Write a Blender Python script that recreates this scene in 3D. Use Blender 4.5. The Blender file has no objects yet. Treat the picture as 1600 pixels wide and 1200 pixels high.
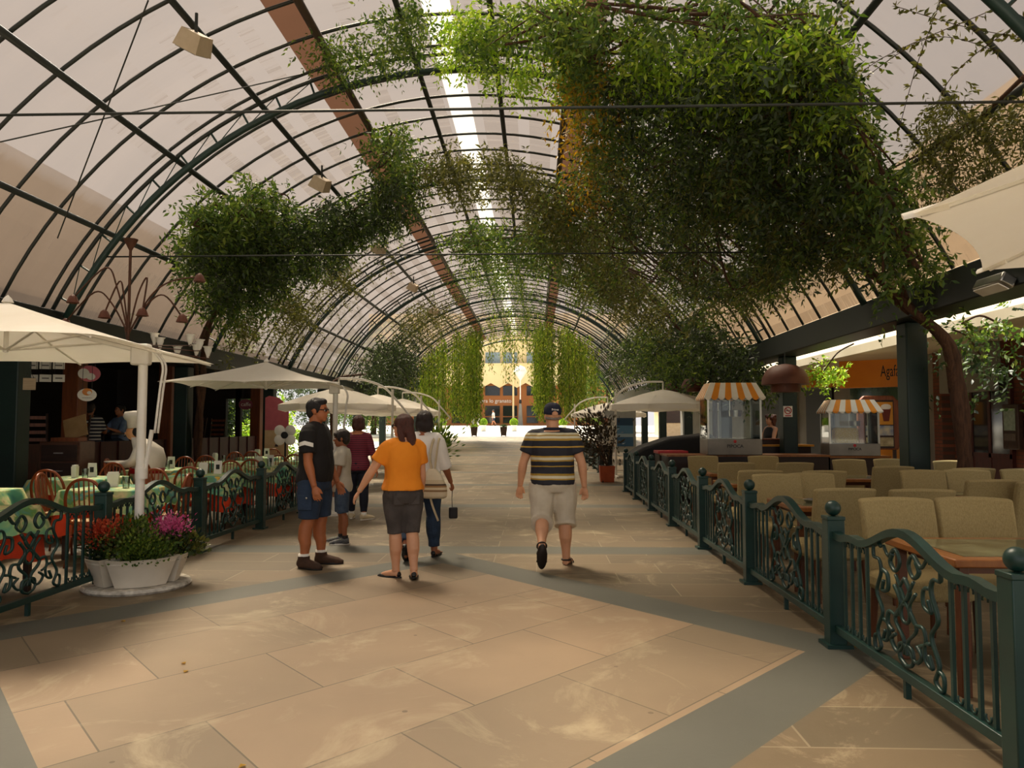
import bpy, bmesh, math, random
import numpy as np
from mathutils import Vector, Matrix, noise

random.seed(7)
RNG = np.random.default_rng(11)
SC = bpy.context.scene
COL = SC.collection
PI = math.pi
CAMZ = 1.47

# ------------------------------------------------------------------ camera, world, sun, exposure
FPX = 1200.0
PITCH = math.atan(65 / FPX)
YAW = math.atan(38 / FPX)
cam_data = bpy.data.cameras.new('camera')
cam_data.sensor_fit = 'HORIZONTAL'
cam_data.sensor_width = 36.0
cam_data.lens = 36.0 * FPX / 1600.0
cam_data.clip_end = 500
cam = bpy.data.objects.new('camera', cam_data)
cam.location = (0, 0, CAMZ)
cam.rotation_euler = (PI / 2 + PITCH, 0, YAW)
COL.objects.link(cam)
SC.camera = cam

SC.view_settings.view_transform = 'Standard'
SC.view_settings.look = 'None'
SC.view_settings.gamma = 1.0
SC.view_settings.use_curve_mapping = False
SC.view_settings.exposure = 0.55

world = bpy.data.worlds.new('sky')
SC.world = world
world.use_nodes = True
wn = world.node_tree.nodes
wl = world.node_tree.links
wn.clear()
wo = wn.new('ShaderNodeOutputWorld')
wb = wn.new('ShaderNodeBackground')
wr = wn.new('ShaderNodeValToRGB')
wt = wn.new('ShaderNodeTexCoord')
wsx = wn.new('ShaderNodeSeparateXYZ')
wl.new(wt.outputs['Generated'], wsx.inputs[0])
wl.new(wsx.outputs['Z'], wr.inputs[0])
wr.color_ramp.elements[0].color = (0.97, 0.93, 0.92, 1)
wr.color_ramp.elements[1].color = (0.84, 0.91, 1.0, 1)
wl.new(wr.outputs[0], wb.inputs['Color'])
wb.inputs['Strength'].default_value = 0.62
wl.new(wb.outputs[0], wo.inputs[0])

sun_data = bpy.data.lights.new('sun', 'SUN')
sun_data.energy = 9.0
sun_data.angle = math.radians(14)
sun_data.color = (1.0, 0.93, 0.78)
sun = bpy.data.objects.new('sun', sun_data)
COL.objects.link(sun)
SUN_DIR = Vector((-0.30, 0.55, 1.0)).normalized()      # towards the sun: high, ahead and a little to one side
sun.rotation_euler = SUN_DIR.to_track_quat('Z', 'Y').to_euler()

# ------------------------------------------------------------------ where a pixel of the photograph looks
_R = Matrix.Rotation(YAW, 3, 'Z') @ Matrix.Rotation(PI / 2 + PITCH, 3, 'X')


def ray(u, v):
    return _R @ Vector(((u - 800) / FPX, -(v - 600) / FPX, -1.0))


def P(u, v, y):
    d = ray(u, v)
    t = y / d.y
    return Vector((d.x * t, y, CAMZ + d.z * t))


def G(u, v, z=0.0):
    d = ray(u, v)
    t = (z - CAMZ) / d.z
    return Vector((d.x * t, d.y * t, z))


# vault: circle in the x,z plane
VX, VZ, VR = -1.104, 0.225, 6.577


def vault_hit(u, v, r):
    d = ray(u, v)
    ox, oz = -VX, CAMZ - VZ
    a = d.x ** 2 + d.z ** 2
    b = 2 * (d.x * ox + d.z * oz)
    c = ox * ox + oz * oz - r * r
    t = (-b + math.sqrt(max(b * b - 4 * a * c, 0))) / (2 * a)
    return Vector((d.x * t, d.y * t, CAMZ + d.z * t))


def VP(ang, r, y):
    """point on the vault: angle in degrees from the crown (left negative)"""
    a = math.radians(ang)
    return Vector((VX + r * math.sin(a), y, VZ + r * math.cos(a)))


def floor_z(y):
    if y < 30:
        return 0.0
    if y < 50:
        return (y - 30) * 0.038
    if y < 82:
        return 0.76 + (y - 50) * 0.0222
    return 1.47


# ------------------------------------------------------------------ materials
def lin(h):
    if isinstance(h, (tuple, list)):
        return tuple(h[:3]) + (1,)
    h = h.lstrip('#')
    o = []
    for i in (0, 2, 4):
        c = int(h[i:i + 2], 16) / 255
        o.append(c / 12.92 if c <= 0.04045 else ((c + 0.055) / 1.055) ** 2.4)
    return tuple(o) + (1,)


def newmat(name):
    m = bpy.data.materials.new(name)
    m.use_nodes = True
    n = m.node_tree.nodes
    n.clear()
    return m, n, m.node_tree.links


def N(n, t, **kw):
    x = n.new(t)
    for k, v in kw.items():
        setattr(x, k, v)
    return x


def mat(name, c, c2=None, rough=0.6, metal=0.0, scale=6.0, stretch=(1, 1, 1), bump=0.0, bscale=None, spec=0.5, trans=0.0, detail=4.0):
    m, n, l = newmat(name)
    out = N(n, 'ShaderNodeOutputMaterial')
    b = N(n, 'ShaderNodeBsdfPrincipled')
    b.inputs['Roughness'].default_value = rough
    b.inputs['Metallic'].default_value = metal
    b.inputs['Specular IOR Level'].default_value = spec
    c = lin(c)
    c2 = lin(c2) if c2 else tuple(x * 0.82 for x in c[:3]) + (1,)
    tc = N(n, 'ShaderNodeTexCoord')
    mp = N(n, 'ShaderNodeMapping')
    mp.inputs['Scale'].default_value = stretch
    l.new(tc.outputs['Object'], mp.inputs[0])
    nz = N(n, 'ShaderNodeTexNoise')
    nz.inputs['Scale'].default_value = scale
    nz.inputs['Detail'].default_value = detail
    l.new(mp.outputs[0], nz.inputs['Vector'])
    rp = N(n, 'ShaderNodeValToRGB')
    rp.color_ramp.elements[0].position = 0.3
    rp.color_ramp.elements[1].position = 0.7
    rp.color_ramp.elements[0].color = c2
    rp.color_ramp.elements[1].color = c
    l.new(nz.outputs['Fac'], rp.inputs[0])
    l.new(rp.outputs[0], b.inputs['Base Color'])
    if bump:
        nb = N(n, 'ShaderNodeTexNoise')
        nb.inputs['Scale'].default_value = bscale or scale * 4
        l.new(mp.outputs[0], nb.inputs['Vector'])
        bp = N(n, 'ShaderNodeBump')
        bp.inputs['Strength'].default_value = bump
        bp.inputs['Distance'].default_value = 0.02
        l.new(nb.outputs['Fac'], bp.inputs['Height'])
        l.new(bp.outputs[0], b.inputs['Normal'])
    if trans:
        tr = N(n, 'ShaderNodeBsdfTranslucent')
        l.new(rp.outputs[0], tr.inputs['Color'])
        mx = N(n, 'ShaderNodeMixShader')
        mx.inputs[0].default_value = trans
        l.new(b.outputs[0], mx.inputs[1])
        l.new(tr.outputs[0], mx.inputs[2])
        l.new(mx.outputs[0], out.inputs[0])
    else:
        l.new(b.outputs[0], out.inputs[0])
    return m


def leafmat(name, ca, cb, cc, tr=0.45):
    """leaves: colour varies leaf by leaf; light passes through"""
    m, n, l = newmat(name)
    out = N(n, 'ShaderNodeOutputMaterial')
    g = N(n, 'ShaderNodeNewGeometry')
    rp = N(n, 'ShaderNodeValToRGB')
    rp.color_ramp.elements[0].color = lin(ca)
    rp.color_ramp.elements[1].color = lin(cc)
    e = rp.color_ramp.elements.new(0.55)
    e.color = lin(cb)
    l.new(g.outputs['Random Per Island'], rp.inputs[0])
    b = N(n, 'ShaderNodeBsdfPrincipled')
    b.inputs['Roughness'].default_value = 0.45
    l.new(rp.outputs[0], b.inputs['Base Color'])
    t = N(n, 'ShaderNodeBsdfTranslucent')
    l.new(rp.outputs[0], t.inputs['Color'])
    mx = N(n, 'ShaderNodeMixShader')
    mx.inputs[0].default_value = tr
    l.new(b.outputs[0], mx.inputs[1])
    l.new(t.outputs[0], mx.inputs[2])
    l.new(mx.outputs[0], out.inputs[0])
    return m


def bandmat(name, stops, axis='Z', rough=0.75, base=0.0, span=1.0, repeat=None, wob=0.0):
    """stripes along one object axis; stops = [(position 0..1, colour)] constant steps"""
    m, n, l = newmat(name)
    out = N(n, 'ShaderNodeOutputMaterial')
    b = N(n, 'ShaderNodeBsdfPrincipled')
    b.inputs['Roughness'].default_value = rough
    tc = N(n, 'ShaderNodeTexCoord')
    sx = N(n, 'ShaderNodeSeparateXYZ')
    l.new(tc.outputs['Object'], sx.inputs[0])
    a = N(n, 'ShaderNodeMath', operation='SUBTRACT')
    l.new(sx.outputs[axis], a.inputs[0])
    a.inputs[1].default_value = base
    d = N(n, 'ShaderNodeMath', operation='DIVIDE')
    l.new(a.outputs[0], d.inputs[0])
    d.inputs[1].default_value = span
    src = d
    if wob:
        nz = N(n, 'ShaderNodeTexNoise')
        nz.inputs['Scale'].default_value = 6
        l.new(tc.outputs['Object'], nz.inputs['Vector'])
        ml = N(n, 'ShaderNodeMath', operation='MULTIPLY_ADD')
        l.new(nz.outputs['Fac'], ml.inputs[0])
        ml.inputs[1].default_value = wob
        l.new(d.outputs[0], ml.inputs[2])
        src = ml
    if repeat:
        f = N(n, 'ShaderNodeMath', operation='FRACT')
        l.new(src.outputs[0], f.inputs[0])
        src = f
    rp = N(n, 'ShaderNodeValToRGB')
    cr = rp.color_ramp
    cr.interpolation = 'CONSTANT'
    cr.elements[0].position, cr.elements[0].color = stops[0][0], lin(stops[0][1])
    cr.elements[1].position, cr.elements[1].color = stops[1][0], lin(stops[1][1])
    for p, c in stops[2:]:
        e = cr.elements.new(p)
        e.color = lin(c)
    l.new(src.outputs[0], rp.inputs[0])
    l.new(rp.outputs[0], b.inputs['Base Color'])
    l.new(b.outputs[0], out.inputs[0])
    return m


def brickmat(name, c1, c2, mortar, w=0.24, h=0.07, ms=0.008, axes='YZ', rough=0.8, bias=0.0):
    m, n, l = newmat(name)
    out = N(n, 'ShaderNodeOutputMaterial')
    b = N(n, 'ShaderNodeBsdfPrincipled')
    b.inputs['Roughness'].default_value = rough
    g = N(n, 'ShaderNodeNewGeometry')
    sx = N(n, 'ShaderNodeSeparateXYZ')
    l.new(g.outputs['Position'], sx.inputs[0])
    cb = N(n, 'ShaderNodeCombineXYZ')
    l.new(sx.outputs[axes[0]], cb.inputs[0])
    l.new(sx.outputs[axes[1]], cb.inputs[1])
    bk = N(n, 'ShaderNodeTexBrick')
    bk.inputs['Scale'].default_value = 1
    bk.inputs['Color1'].default_value = lin(c1)
    bk.inputs['Color2'].default_value = lin(c2)
    bk.inputs['Mortar'].default_value = lin(mortar)
    bk.inputs['Brick Width'].default_value = w
    bk.inputs['Row Height'].default_value = h
    bk.inputs['Mortar Size'].default_value = ms
    bk.inputs['Bias'].default_value = bias
    l.new(cb.outputs[0], bk.inputs['Vector'])
    l.new(bk.outputs[0], b.inputs['Base Color'])
    l.new(b.outputs[0], out.inputs[0])
    return m


def glassmat(name, tint=(0.9, 0.95, 0.95), mix=0.12, rough=0.03):
    m, n, l = newmat(name)
    out = N(n, 'ShaderNodeOutputMaterial')
    t = N(n, 'ShaderNodeBsdfTransparent')
    t.inputs[0].default_value = lin(tint)
    g = N(n, 'ShaderNodeBsdfGlossy')
    g.inputs['Roughness'].default_value = rough
    f = N(n, 'ShaderNodeFresnel')
    f.inputs[0].default_value = 1.45
    a = N(n, 'ShaderNodeMath', operation='ADD')
    l.new(f.outputs[0], a.inputs[0])
    a.inputs[1].default_value = mix
    mx = N(n, 'ShaderNodeMixShader')
    l.new(a.outputs[0], mx.inputs[0])
    l.new(t.outputs[0], mx.inputs[1])
    l.new(g.outputs[0], mx.inputs[2])
    l.new(mx.outputs[0], out.inputs[0])
    return m


def emitmat(name, c, s):
    m, n, l = newmat(name)
    out = N(n, 'ShaderNodeOutputMaterial')
    e = N(n, 'ShaderNodeEmission')
    e.inputs[0].default_value = lin(c)
    e.inputs[1].default_value = s
    l.new(e.outputs[0], out.inputs[0])
    return m


# ------------------------------------------------------------------ mesh building
class MB:
    def __init__(s):
        s.v, s.f, s.mi, s.cur = [], [], [], 0

    def add(s, vs, fs):
        o = len(s.v)
        s.v += [tuple(x) for x in vs]
        s.f += [tuple(i + o for i in f) for f in fs]
        s.mi += [s.cur] * len(fs)
        return s

    def box(s, c, d, rz=0.0, M=None):
        x, y, z = d[0] / 2, d[1] / 2, d[2] / 2
        vs = [Vector((a * x, b * y, e * z)) for a in (-1, 1) for b in (-1, 1) for e in (-1, 1)]
        R = M if M is not None else Matrix.Rotation(rz, 3, 'Z')
        vs = [R @ v + Vector(c) for v in vs]
        return s.add(vs, [(0, 1, 3, 2), (4, 6, 7, 5), (0, 4, 5, 1), (2, 3, 7, 6), (0, 2, 6, 4), (1, 5, 7, 3)])

    def bar(s, a, b, w, h, up=(0, 0, 1)):
        """a rectangular bar from a to b"""
        a, b = Vector(a), Vector(b)
        d = (b - a)
        L = d.length
        d.normalize()
        up = Vector(up)
        if abs(d.dot(up)) > 0.98:
            up = Vector((1, 0, 0))
        x = d.cross(up).normalized()
        z = x.cross(d).normalized()
        M = Matrix((x, d, z)).transposed()
        return s.box((a + b) / 2, (w, L, h), M=M)

    def tube(s, pts, r, n=8, closed=False, flat=None, cap=True, up=None):
        pts = [Vector(p) for p in pts]
        m = len(pts)
        rr = list(r) if isinstance(r, (list, tuple)) else [r] * m
        fl = list(flat) if isinstance(flat, (list, tuple)) else [flat if flat else 1.0] * m
        vs, fs = [], []
        px = Vector(up) if up is not None else None
        for i, p in enumerate(pts):
            if closed:
                t = pts[(i + 1) % m] - pts[i - 1]
            else:
                t = pts[min(i + 1, m - 1)] - pts[max(i - 1, 0)]
            if t.length < 1e-9:
                t = Vector((0, 0, 1))
            t.normalize()
            if px is None:
                px = t.orthogonal().normalized()
            x = px - t * px.dot(t)
            if x.length < 1e-6:
                x = t.orthogonal()
            x.normalize()
            px = x
            y = t.cross(x)
            for k in range(n):
                a = 2 * PI * k / n
                vs.append(p + x * (math.cos(a) * rr[i]) + y * (math.sin(a) * rr[i] * fl[i]))
        for i in range(m if closed else m - 1):
            j = (i + 1) % m
            for k in range(n):
                k2 = (k + 1) % n
                fs.append((i * n + k, i * n + k2, j * n + k2, j * n + k))
        if cap and not closed:
            fs.append(tuple(range(n))[::-1])
            fs.append(tuple((m - 1) * n + k for k in range(n)))
        return s.add(vs, fs)

    def lathe(s, prof, c=(0, 0, 0), n=16, sx=1.0, sy=1.0, rz=0.0, M=None):
        vs, fs = [], []
        c = Vector(c)
        for r, z in prof:
            for k in range(n):
                a = 2 * PI * k / n + rz
                v = Vector((r * math.cos(a) * sx, r * math.sin(a) * sy, z))
                if M is not None:
                    v = M @ v
                vs.append(v + c)
        m = len(prof)
        for i in range(m - 1):
            for k in range(n):
                k2 = (k + 1) % n
                fs.append((i * n + k, i * n + k2, (i + 1) * n + k2, (i + 1) * n + k))
        if prof[0][0] > 1e-6:
            fs.append(tuple(range(n))[::-1])
        if prof[-1][0] > 1e-6:
            fs.append(tuple((m - 1) * n + k for k in range(n)))
        return s.add(vs, fs)

    def ell(s, c, r, n=14, m=9, M=None):
        prof = [(max(math.sin(PI * i / m), 1e-4), -math.cos(PI * i / m)) for i in range(m + 1)]
        vs, fs = [], []
        c = Vector(c)
        for q, z in prof:
            for k in range(n):
                a = 2 * PI * k / n
                v = Vector((q * math.cos(a) * r[0], q * math.sin(a) * r[1], z * r[2]))
                if M is not None:
                    v = M @ v
                vs.append(v + c)
        for i in range(m):
            for k in range(n):
                k2 = (k + 1) % n
                fs.append((i * n + k, i * n + k2, (i + 1) * n + k2, (i + 1) * n + k))
        return s.add(vs, fs)

    def rings(s, rings, n=20):
        """stack of ellipses: (centre, rx, ry)"""
        vs, fs = [], []
        for c, rx, ry in rings:
            for k in range(n):
                a = 2 * PI * k / n
                ca, sa = math.cos(a), math.sin(a)
                e = 0.85
                vs.append(Vector(c) + Vector((rx * math.copysign(abs(ca) ** e, ca), ry * math.copysign(abs(sa) ** e, sa), 0)))
        m = len(rings)
        for i in range(m - 1):
            for k in range(n):
                k2 = (k + 1) % n
                fs.append((i * n + k, i * n + k2, (i + 1) * n + k2, (i + 1) * n + k))
        fs.append(tuple(range(n))[::-1])
        fs.append(tuple((m - 1) * n + k for k in range(n)))
        return s.add(vs, fs)

    def prism(s, poly, axis, a, b):
        """polygon (2d) pushed along an axis from a to b"""
        def q(p, h):
            return {'X': (h, p[0], p[1]), 'Y': (p[0], h, p[1]), 'Z': (p[0], p[1], h)}[axis]
        n = len(poly)
        vs = [q(p, a) for p in poly] + [q(p, b) for p in poly]
        fs = [(i, (i + 1) % n, n + (i + 1) % n, n + i) for i in range(n)] + [tuple(range(n))[::-1], tuple(range(n, 2 * n))]
        return s.add(vs, fs)

    def quad(s, *vs):
        return s.add(vs, [tuple(range(len(vs)))])

    def mesh(s, name, mats, smooth=False):
        me = bpy.data.meshes.new(name)
        me.from_pydata(s.v, [], s.f)
        for m in (mats if isinstance(mats, (list, tuple)) else [mats]):
            me.materials.append(m)
        if any(s.mi):
            me.polygons.foreach_set('material_index', s.mi)
        bm = bmesh.new()
        bm.from_mesh(me)
        bmesh.ops.recalc_face_normals(bm, faces=bm.faces)
        bm.to_mesh(me)
        bm.free()
        if smooth:
            me.polygons.foreach_set('use_smooth', [True] * len(me.polygons))
            if smooth == 'auto':
                try:
                    me.set_sharp_from_angle(angle=math.radians(40))
                except Exception:
                    pass
        me.update()
        return me

    def build(s, name, mats, parent=None, smooth='auto', bevel=0.0, loc=None):
        o = bpy.data.objects.new(name, s.mesh(name, mats, smooth))
        COL.objects.link(o)
        if parent is not None:
            o.parent = parent
        if loc is not None:
            o.location = loc
        if bevel:
            b = o.modifiers.new('bevel', 'BEVEL')
            b.width = bevel
            b.segments = 2
            b.limit_method = 'ANGLE'
        return o


def tag(o, label=None, cat=None, group=None, kind=None):
    if label:
        o['label'] = label
    if cat:
        o['category'] = cat
    if group:
        o['group'] = group
    if kind:
        o['kind'] = kind
    return o


def empty(name, loc=(0, 0, 0), rz=0.0, label=None, cat=None, group=None, kind=None):
    o = bpy.data.objects.new(name, None)
    o.location = loc
    o.rotation_euler = (0, 0, rz)
    COL.objects.link(o)
    return tag(o, label, cat, group, kind)


def dup(root, loc, rz=0.0, label=None, group=None):
    r = root.copy()
    COL.objects.link(r)
    r.location = loc
    r.rotation_euler = (0, 0, rz)
    if label:
        r['label'] = label
    if group:
        r['group'] = group
    for ch in list(root.children):
        c = ch.copy()
        COL.objects.link(c)
        c.parent = r
        for g in ch.children:
            d = g.copy()
            COL.objects.link(d)
            d.parent = c
    return r


def struct(name, mb, m, smooth='auto', bevel=0.0, parent=None, loc=None):
    o = mb.build(name, m, parent, smooth, bevel, loc)
    if parent is None:
        o['kind'] = 'structure'
    return o


def text(name, body, size, loc, rot, m, parent=None, depth=0.004, align='CENTER', sx=1.0):
    cu = bpy.data.curves.new(name, 'FONT')
    cu.body = body
    cu.size = size
    cu.extrude = depth
    cu.align_x = align
    cu.align_y = 'CENTER'
    cu.materials.append(m)
    tmp = bpy.data.objects.new('lettering_curve', cu)
    COL.objects.link(tmp)
    bpy.context.view_layer.update()
    me = bpy.data.meshes.new_from_object(tmp.evaluated_get(bpy.context.evaluated_depsgraph_get()))
    bpy.data.objects.remove(tmp)
    bpy.data.curves.remove(cu)
    me.name = name
    if not me.materials:
        me.materials.append(m)
    o = bpy.data.objects.new(name, me)
    COL.objects.link(o)
    o.location = loc
    o.rotation_euler = rot
    o.scale = (sx, 1, 1)
    if parent is not None:
        o.parent = parent
    return o


def cr_spline(pts, k=6):
    """Catmull-Rom through the points"""
    pts = [Vector(p) for p in pts]
    out = []
    for i in range(len(pts) - 1):
        p0 = pts[max(i - 1, 0)]
        p1, p2 = pts[i], pts[i + 1]
        p3 = pts[min(i + 2, len(pts) - 1)]
        for j in range(k):
            t = j / k
            out.append(0.5 * ((2 * p1) + (p2 - p0) * t + (2 * p0 - 5 * p1 + 4 * p2 - p3) * t * t + (3 * p1 - p0 - 3 * p2 + p3) * t ** 3))
    out.append(pts[-1])
    return out


ORD = ['first', 'second', 'third', 'fourth', 'fifth', 'sixth', 'seventh', 'eighth', 'ninth', 'tenth', 'eleventh', 'twelfth', 'thirteenth',
       'fourteenth', 'fifteenth', 'sixteenth', 'seventeenth', 'eighteenth', 'nineteenth', 'twentieth']
# ================================================================== SETTING
M = {}
M['green'] = mat('dark green paint', '#143a33', '#102f2a', rough=0.4, scale=3)
M['green_dark'] = mat('blackish green paint', '#0d1714', '#0a120f', rough=0.45, scale=3)
M['column'] = mat('column green', '#0f2a23', '#0b1f1a', rough=0.5, scale=3)
M['truss_green'] = mat('truss green', '#1c3a34', '#15302a', rough=0.5, scale=3)
M['steel_dark'] = mat('dark grey green steel', '#2a302b', '#1f2420', rough=0.5, scale=4)
M['brown_steel'] = mat('brown painted steel', '#4a3a2a', '#3a2c20', rough=0.5)
M['white_paint'] = mat('white enamel', '#f2eee4', '#e6e0d2', rough=0.35, scale=5)
M['wood_orange'] = mat('orange brown wood', '#8a4a22', '#6e3616', rough=0.45, scale=3, stretch=(8, 8, 1))
M['wood_dark'] = mat('dark brown wood', '#3a2214', '#2a170d', rough=0.5, scale=3, stretch=(1, 6, 6))
M['wood_red'] = mat('dark red brown wood', '#4a1c12', '#351009', rough=0.5, scale=3, stretch=(6, 6, 1))
M['black'] = mat('black', '#100e0c', '#0a0908', rough=0.6)
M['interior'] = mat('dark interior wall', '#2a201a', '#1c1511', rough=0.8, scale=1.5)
M['plaster'] = mat('cream plaster', '#cbbda2', '#b9aa8e', rough=0.85, scale=1.2, bump=0.1)
M['grey_plaster'] = mat('grey plaster', '#8b867c', '#7a756b', rough=0.85, scale=1.5)
M['soil'] = mat('potting soil', '#2b1d13', '#1a110b', rough=0.95, scale=30)
M['bark'] = mat('vine bark', '#5a3b26', '#3a2415', rough=0.9, scale=8, stretch=(6, 6, 1), bump=0.5)
M['glass'] = glassmat('clear glass', (.93, .96, .95), .0)
M['dark_glass'] = mat('dark window glass', '#22282a', '#15191b', rough=0.08, spec=0.8)
M['chrome'] = mat('steel sheet', '#b9b6ae', '#a5a29a', rough=0.28, metal=1.0, scale=3)


def floor_material():
    m, n, l = newmat('stone slabs')
    out = N(n, 'ShaderNodeOutputMaterial')
    b = N(n, 'ShaderNodeBsdfPrincipled')
    g = N(n, 'ShaderNodeNewGeometry')
    sx = N(n, 'ShaderNodeSeparateXYZ')
    l.new(g.outputs['Position'], sx.inputs[0])

    def mth(op, a, c=None, d=None):
        x = N(n, 'ShaderNodeMath', operation=op)
        for i, q in enumerate((a, c, d)):
            if q is None:
                continue
            if isinstance(q, (int, float)):
                x.inputs[i].default_value = q
            else:
                l.new(q, x.inputs[i])
        return x.outputs[0]

    def mix(f, a, c):
        x = N(n, 'ShaderNodeMix', data_type='RGBA')
        l.new(f, x.inputs[0])
        for i, q in ((6, a), (7, c)):
            if isinstance(q, tuple):
                x.inputs[i].default_value = q
            else:
                l.new(q, x.inputs[i])
        return x.outputs[2]
    X, Y = sx.outputs['X'], sx.outputs['Y']
    xx = mth('ADD', X, 1.0)
    yy = mth('DIVIDE', mth('SUBTRACT', Y, 5.15), 1.14)
    t = mth('ADD', mth('ABSOLUTE', xx), mth('ABSOLUTE', yy))
    inside = mth('LESS_THAN', t, 3.05)
    band = mth('LESS_THAN', mth('ABSOLUTE', mth('SUBTRACT', t, 3.05)), 0.30)
    k = mth('SUBTRACT', Y, 9.18 + 1000 * 5.0)
    fr = mth('ABSOLUTE', mth('SUBTRACT', mth('FRACT', mth('ADD', mth('DIVIDE', mth('SUBTRACT', Y, 9.18), 5.0), 0.5)), 0.5))
    cross = mth('MULTIPLY', mth('LESS_THAN', fr, 0.052), mth('GREATER_THAN', Y, 8.0))
    grey = mth('MAXIMUM', band, cross)
    # slabs
    cb = N(n, 'ShaderNodeCombineXYZ')
    l.new(mth('ADD', mth('ADD', xx, yy), 0.23), cb.inputs[0])
    l.new(mth('ADD', mth('SUBTRACT', xx, yy), 0.62), cb.inputs[1])
    cb2 = N(n, 'ShaderNodeCombineXYZ')
    l.new(X, cb2.inputs[0])
    l.new(Y, cb2.inputs[1])

    def brick(vec, w, h, c1, c2, mo, off):
        bk = N(n, 'ShaderNodeTexBrick')
        bk.offset = off
        bk.inputs['Scale'].default_value = 1
        bk.inputs['Brick Width'].default_value = w
        bk.inputs['Row Height'].default_value = h
        bk.inputs['Mortar Size'].default_value = 0.007
        bk.inputs['Mortar Smooth'].default_value = 0.3
        bk.inputs['Color1'].default_value = lin(c1)
        bk.inputs['Color2'].default_value = lin(c2)
        bk.inputs['Mortar'].default_value = lin(mo)
        l.new(vec.outputs[0], bk.inputs['Vector'])
        return bk.outputs[0]
    s1 = brick(cb, 1.55, 1.1, '#a2896c', '#86755c', '#655843', 0.42)
    s2 = brick(cb2, 1.25, 0.52, '#826f53', '#6c5f48', '#988a6e', 0.37)
    slab = mix(inside, s2, s1)
    # pale efflorescence and stains
    nz = N(n, 'ShaderNodeTexNoise')
    nz.inputs['Scale'].default_value = 1.1
    nz.inputs['Detail'].default_value = 10
    nz.inputs['Roughness'].default_value = 0.72
    nz.inputs['Distortion'].default_value = 1.2
    l.new(g.outputs['Position'], nz.inputs['Vector'])
    rp = N(n, 'ShaderNodeValToRGB')
    rp.color_ramp.elements[0].position = 0.53
    rp.color_ramp.elements[1].position = 0.66
    rp.color_ramp.elements[1].color = (0.62, 0.62, 0.62, 1)
    l.new(nz.outputs['Fac'], rp.inputs[0])
    slab = mix(rp.outputs[0], slab, lin('#bfae8c'))
    nz2 = N(n, 'ShaderNodeTexNoise')
    nz2.inputs['Scale'].default_value = 0.75
    nz2.inputs['Detail'].default_value = 6
    l.new(g.outputs['Position'], nz2.inputs['Vector'])
    mp = N(n, 'ShaderNodeMapRange')
    mp.inputs[1].default_value = 0.3
    mp.inputs[2].default_value = 0.7
    mp.inputs[3].default_value = 0.72
    mp.inputs[4].default_value = 0.98
    l.new(nz2.outputs['Fac'], mp.inputs[0])
    col = mix(grey, slab, lin('#606055'))
    vm = N(n, 'ShaderNodeVectorMath', operation='SCALE')
    l.new(col, vm.inputs[0])
    l.new(mp.outputs[0], vm.inputs['Scale'])
    # small dark spots
    vo = N(n, 'ShaderNodeTexVoronoi')
    vo.inputs['Scale'].default_value = 2.3
    l.new(g.outputs['Position'], vo.inputs['Vector'])
    sp = mth('LESS_THAN', vo.outputs['Distance'], 0.035)
    col = mix(sp, vm.outputs[0], lin('#6b5a45'))
    l.new(col, b.inputs['Base Color'])
    b.inputs['Roughness'].default_value = 0.55
    bp = N(n, 'ShaderNodeBump')
    bp.inputs['Strength'].default_value = 0.15
    bp.inputs['Distance'].default_value = 0.02
    l.new(nz.outputs['Fac'], bp.inputs['Height'])
    l.new(bp.outputs[0], b.inputs['Normal'])
    l.new(b.outputs[0], out.inputs[0])
    return m


M['floor'] = floor_material()
M['plaza'] = mat('pale plaza paving', '#e6dfd0', '#d8d0c0', rough=0.8, scale=0.8)

Y0, Y1 = -2.0, 47.6  # vault cut short just behind the camera to let light in
mb = MB()
ys = [-9, 0, 10, 20, 30, 35, 40, 45, 50]
for a, b in zip(ys[:-1], ys[1:]):
    mb.quad((-14, a, floor_z(a)), (11, a, floor_z(a)), (11, b, floor_z(b)), (-14, b, floor_z(b)))
struct('floor', mb, M['floor'])
mb = MB()
mb.quad((-60, -60, -0.02), (60, -60, -0.02), (60, -9, -0.02), (-60, -9, -0.02))  # unseen pale ground added behind the camera to bounce light forward
ys = [50, 60, 70, 82, 140]
for a, b in zip(ys[:-1], ys[1:]):
    mb.quad((-60, a, floor_z(a)), (60, a, floor_z(a)), (60, b, floor_z(b)), (-60, b, floor_z(b)))
struct('ground', mb, M['plaza'])


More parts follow.
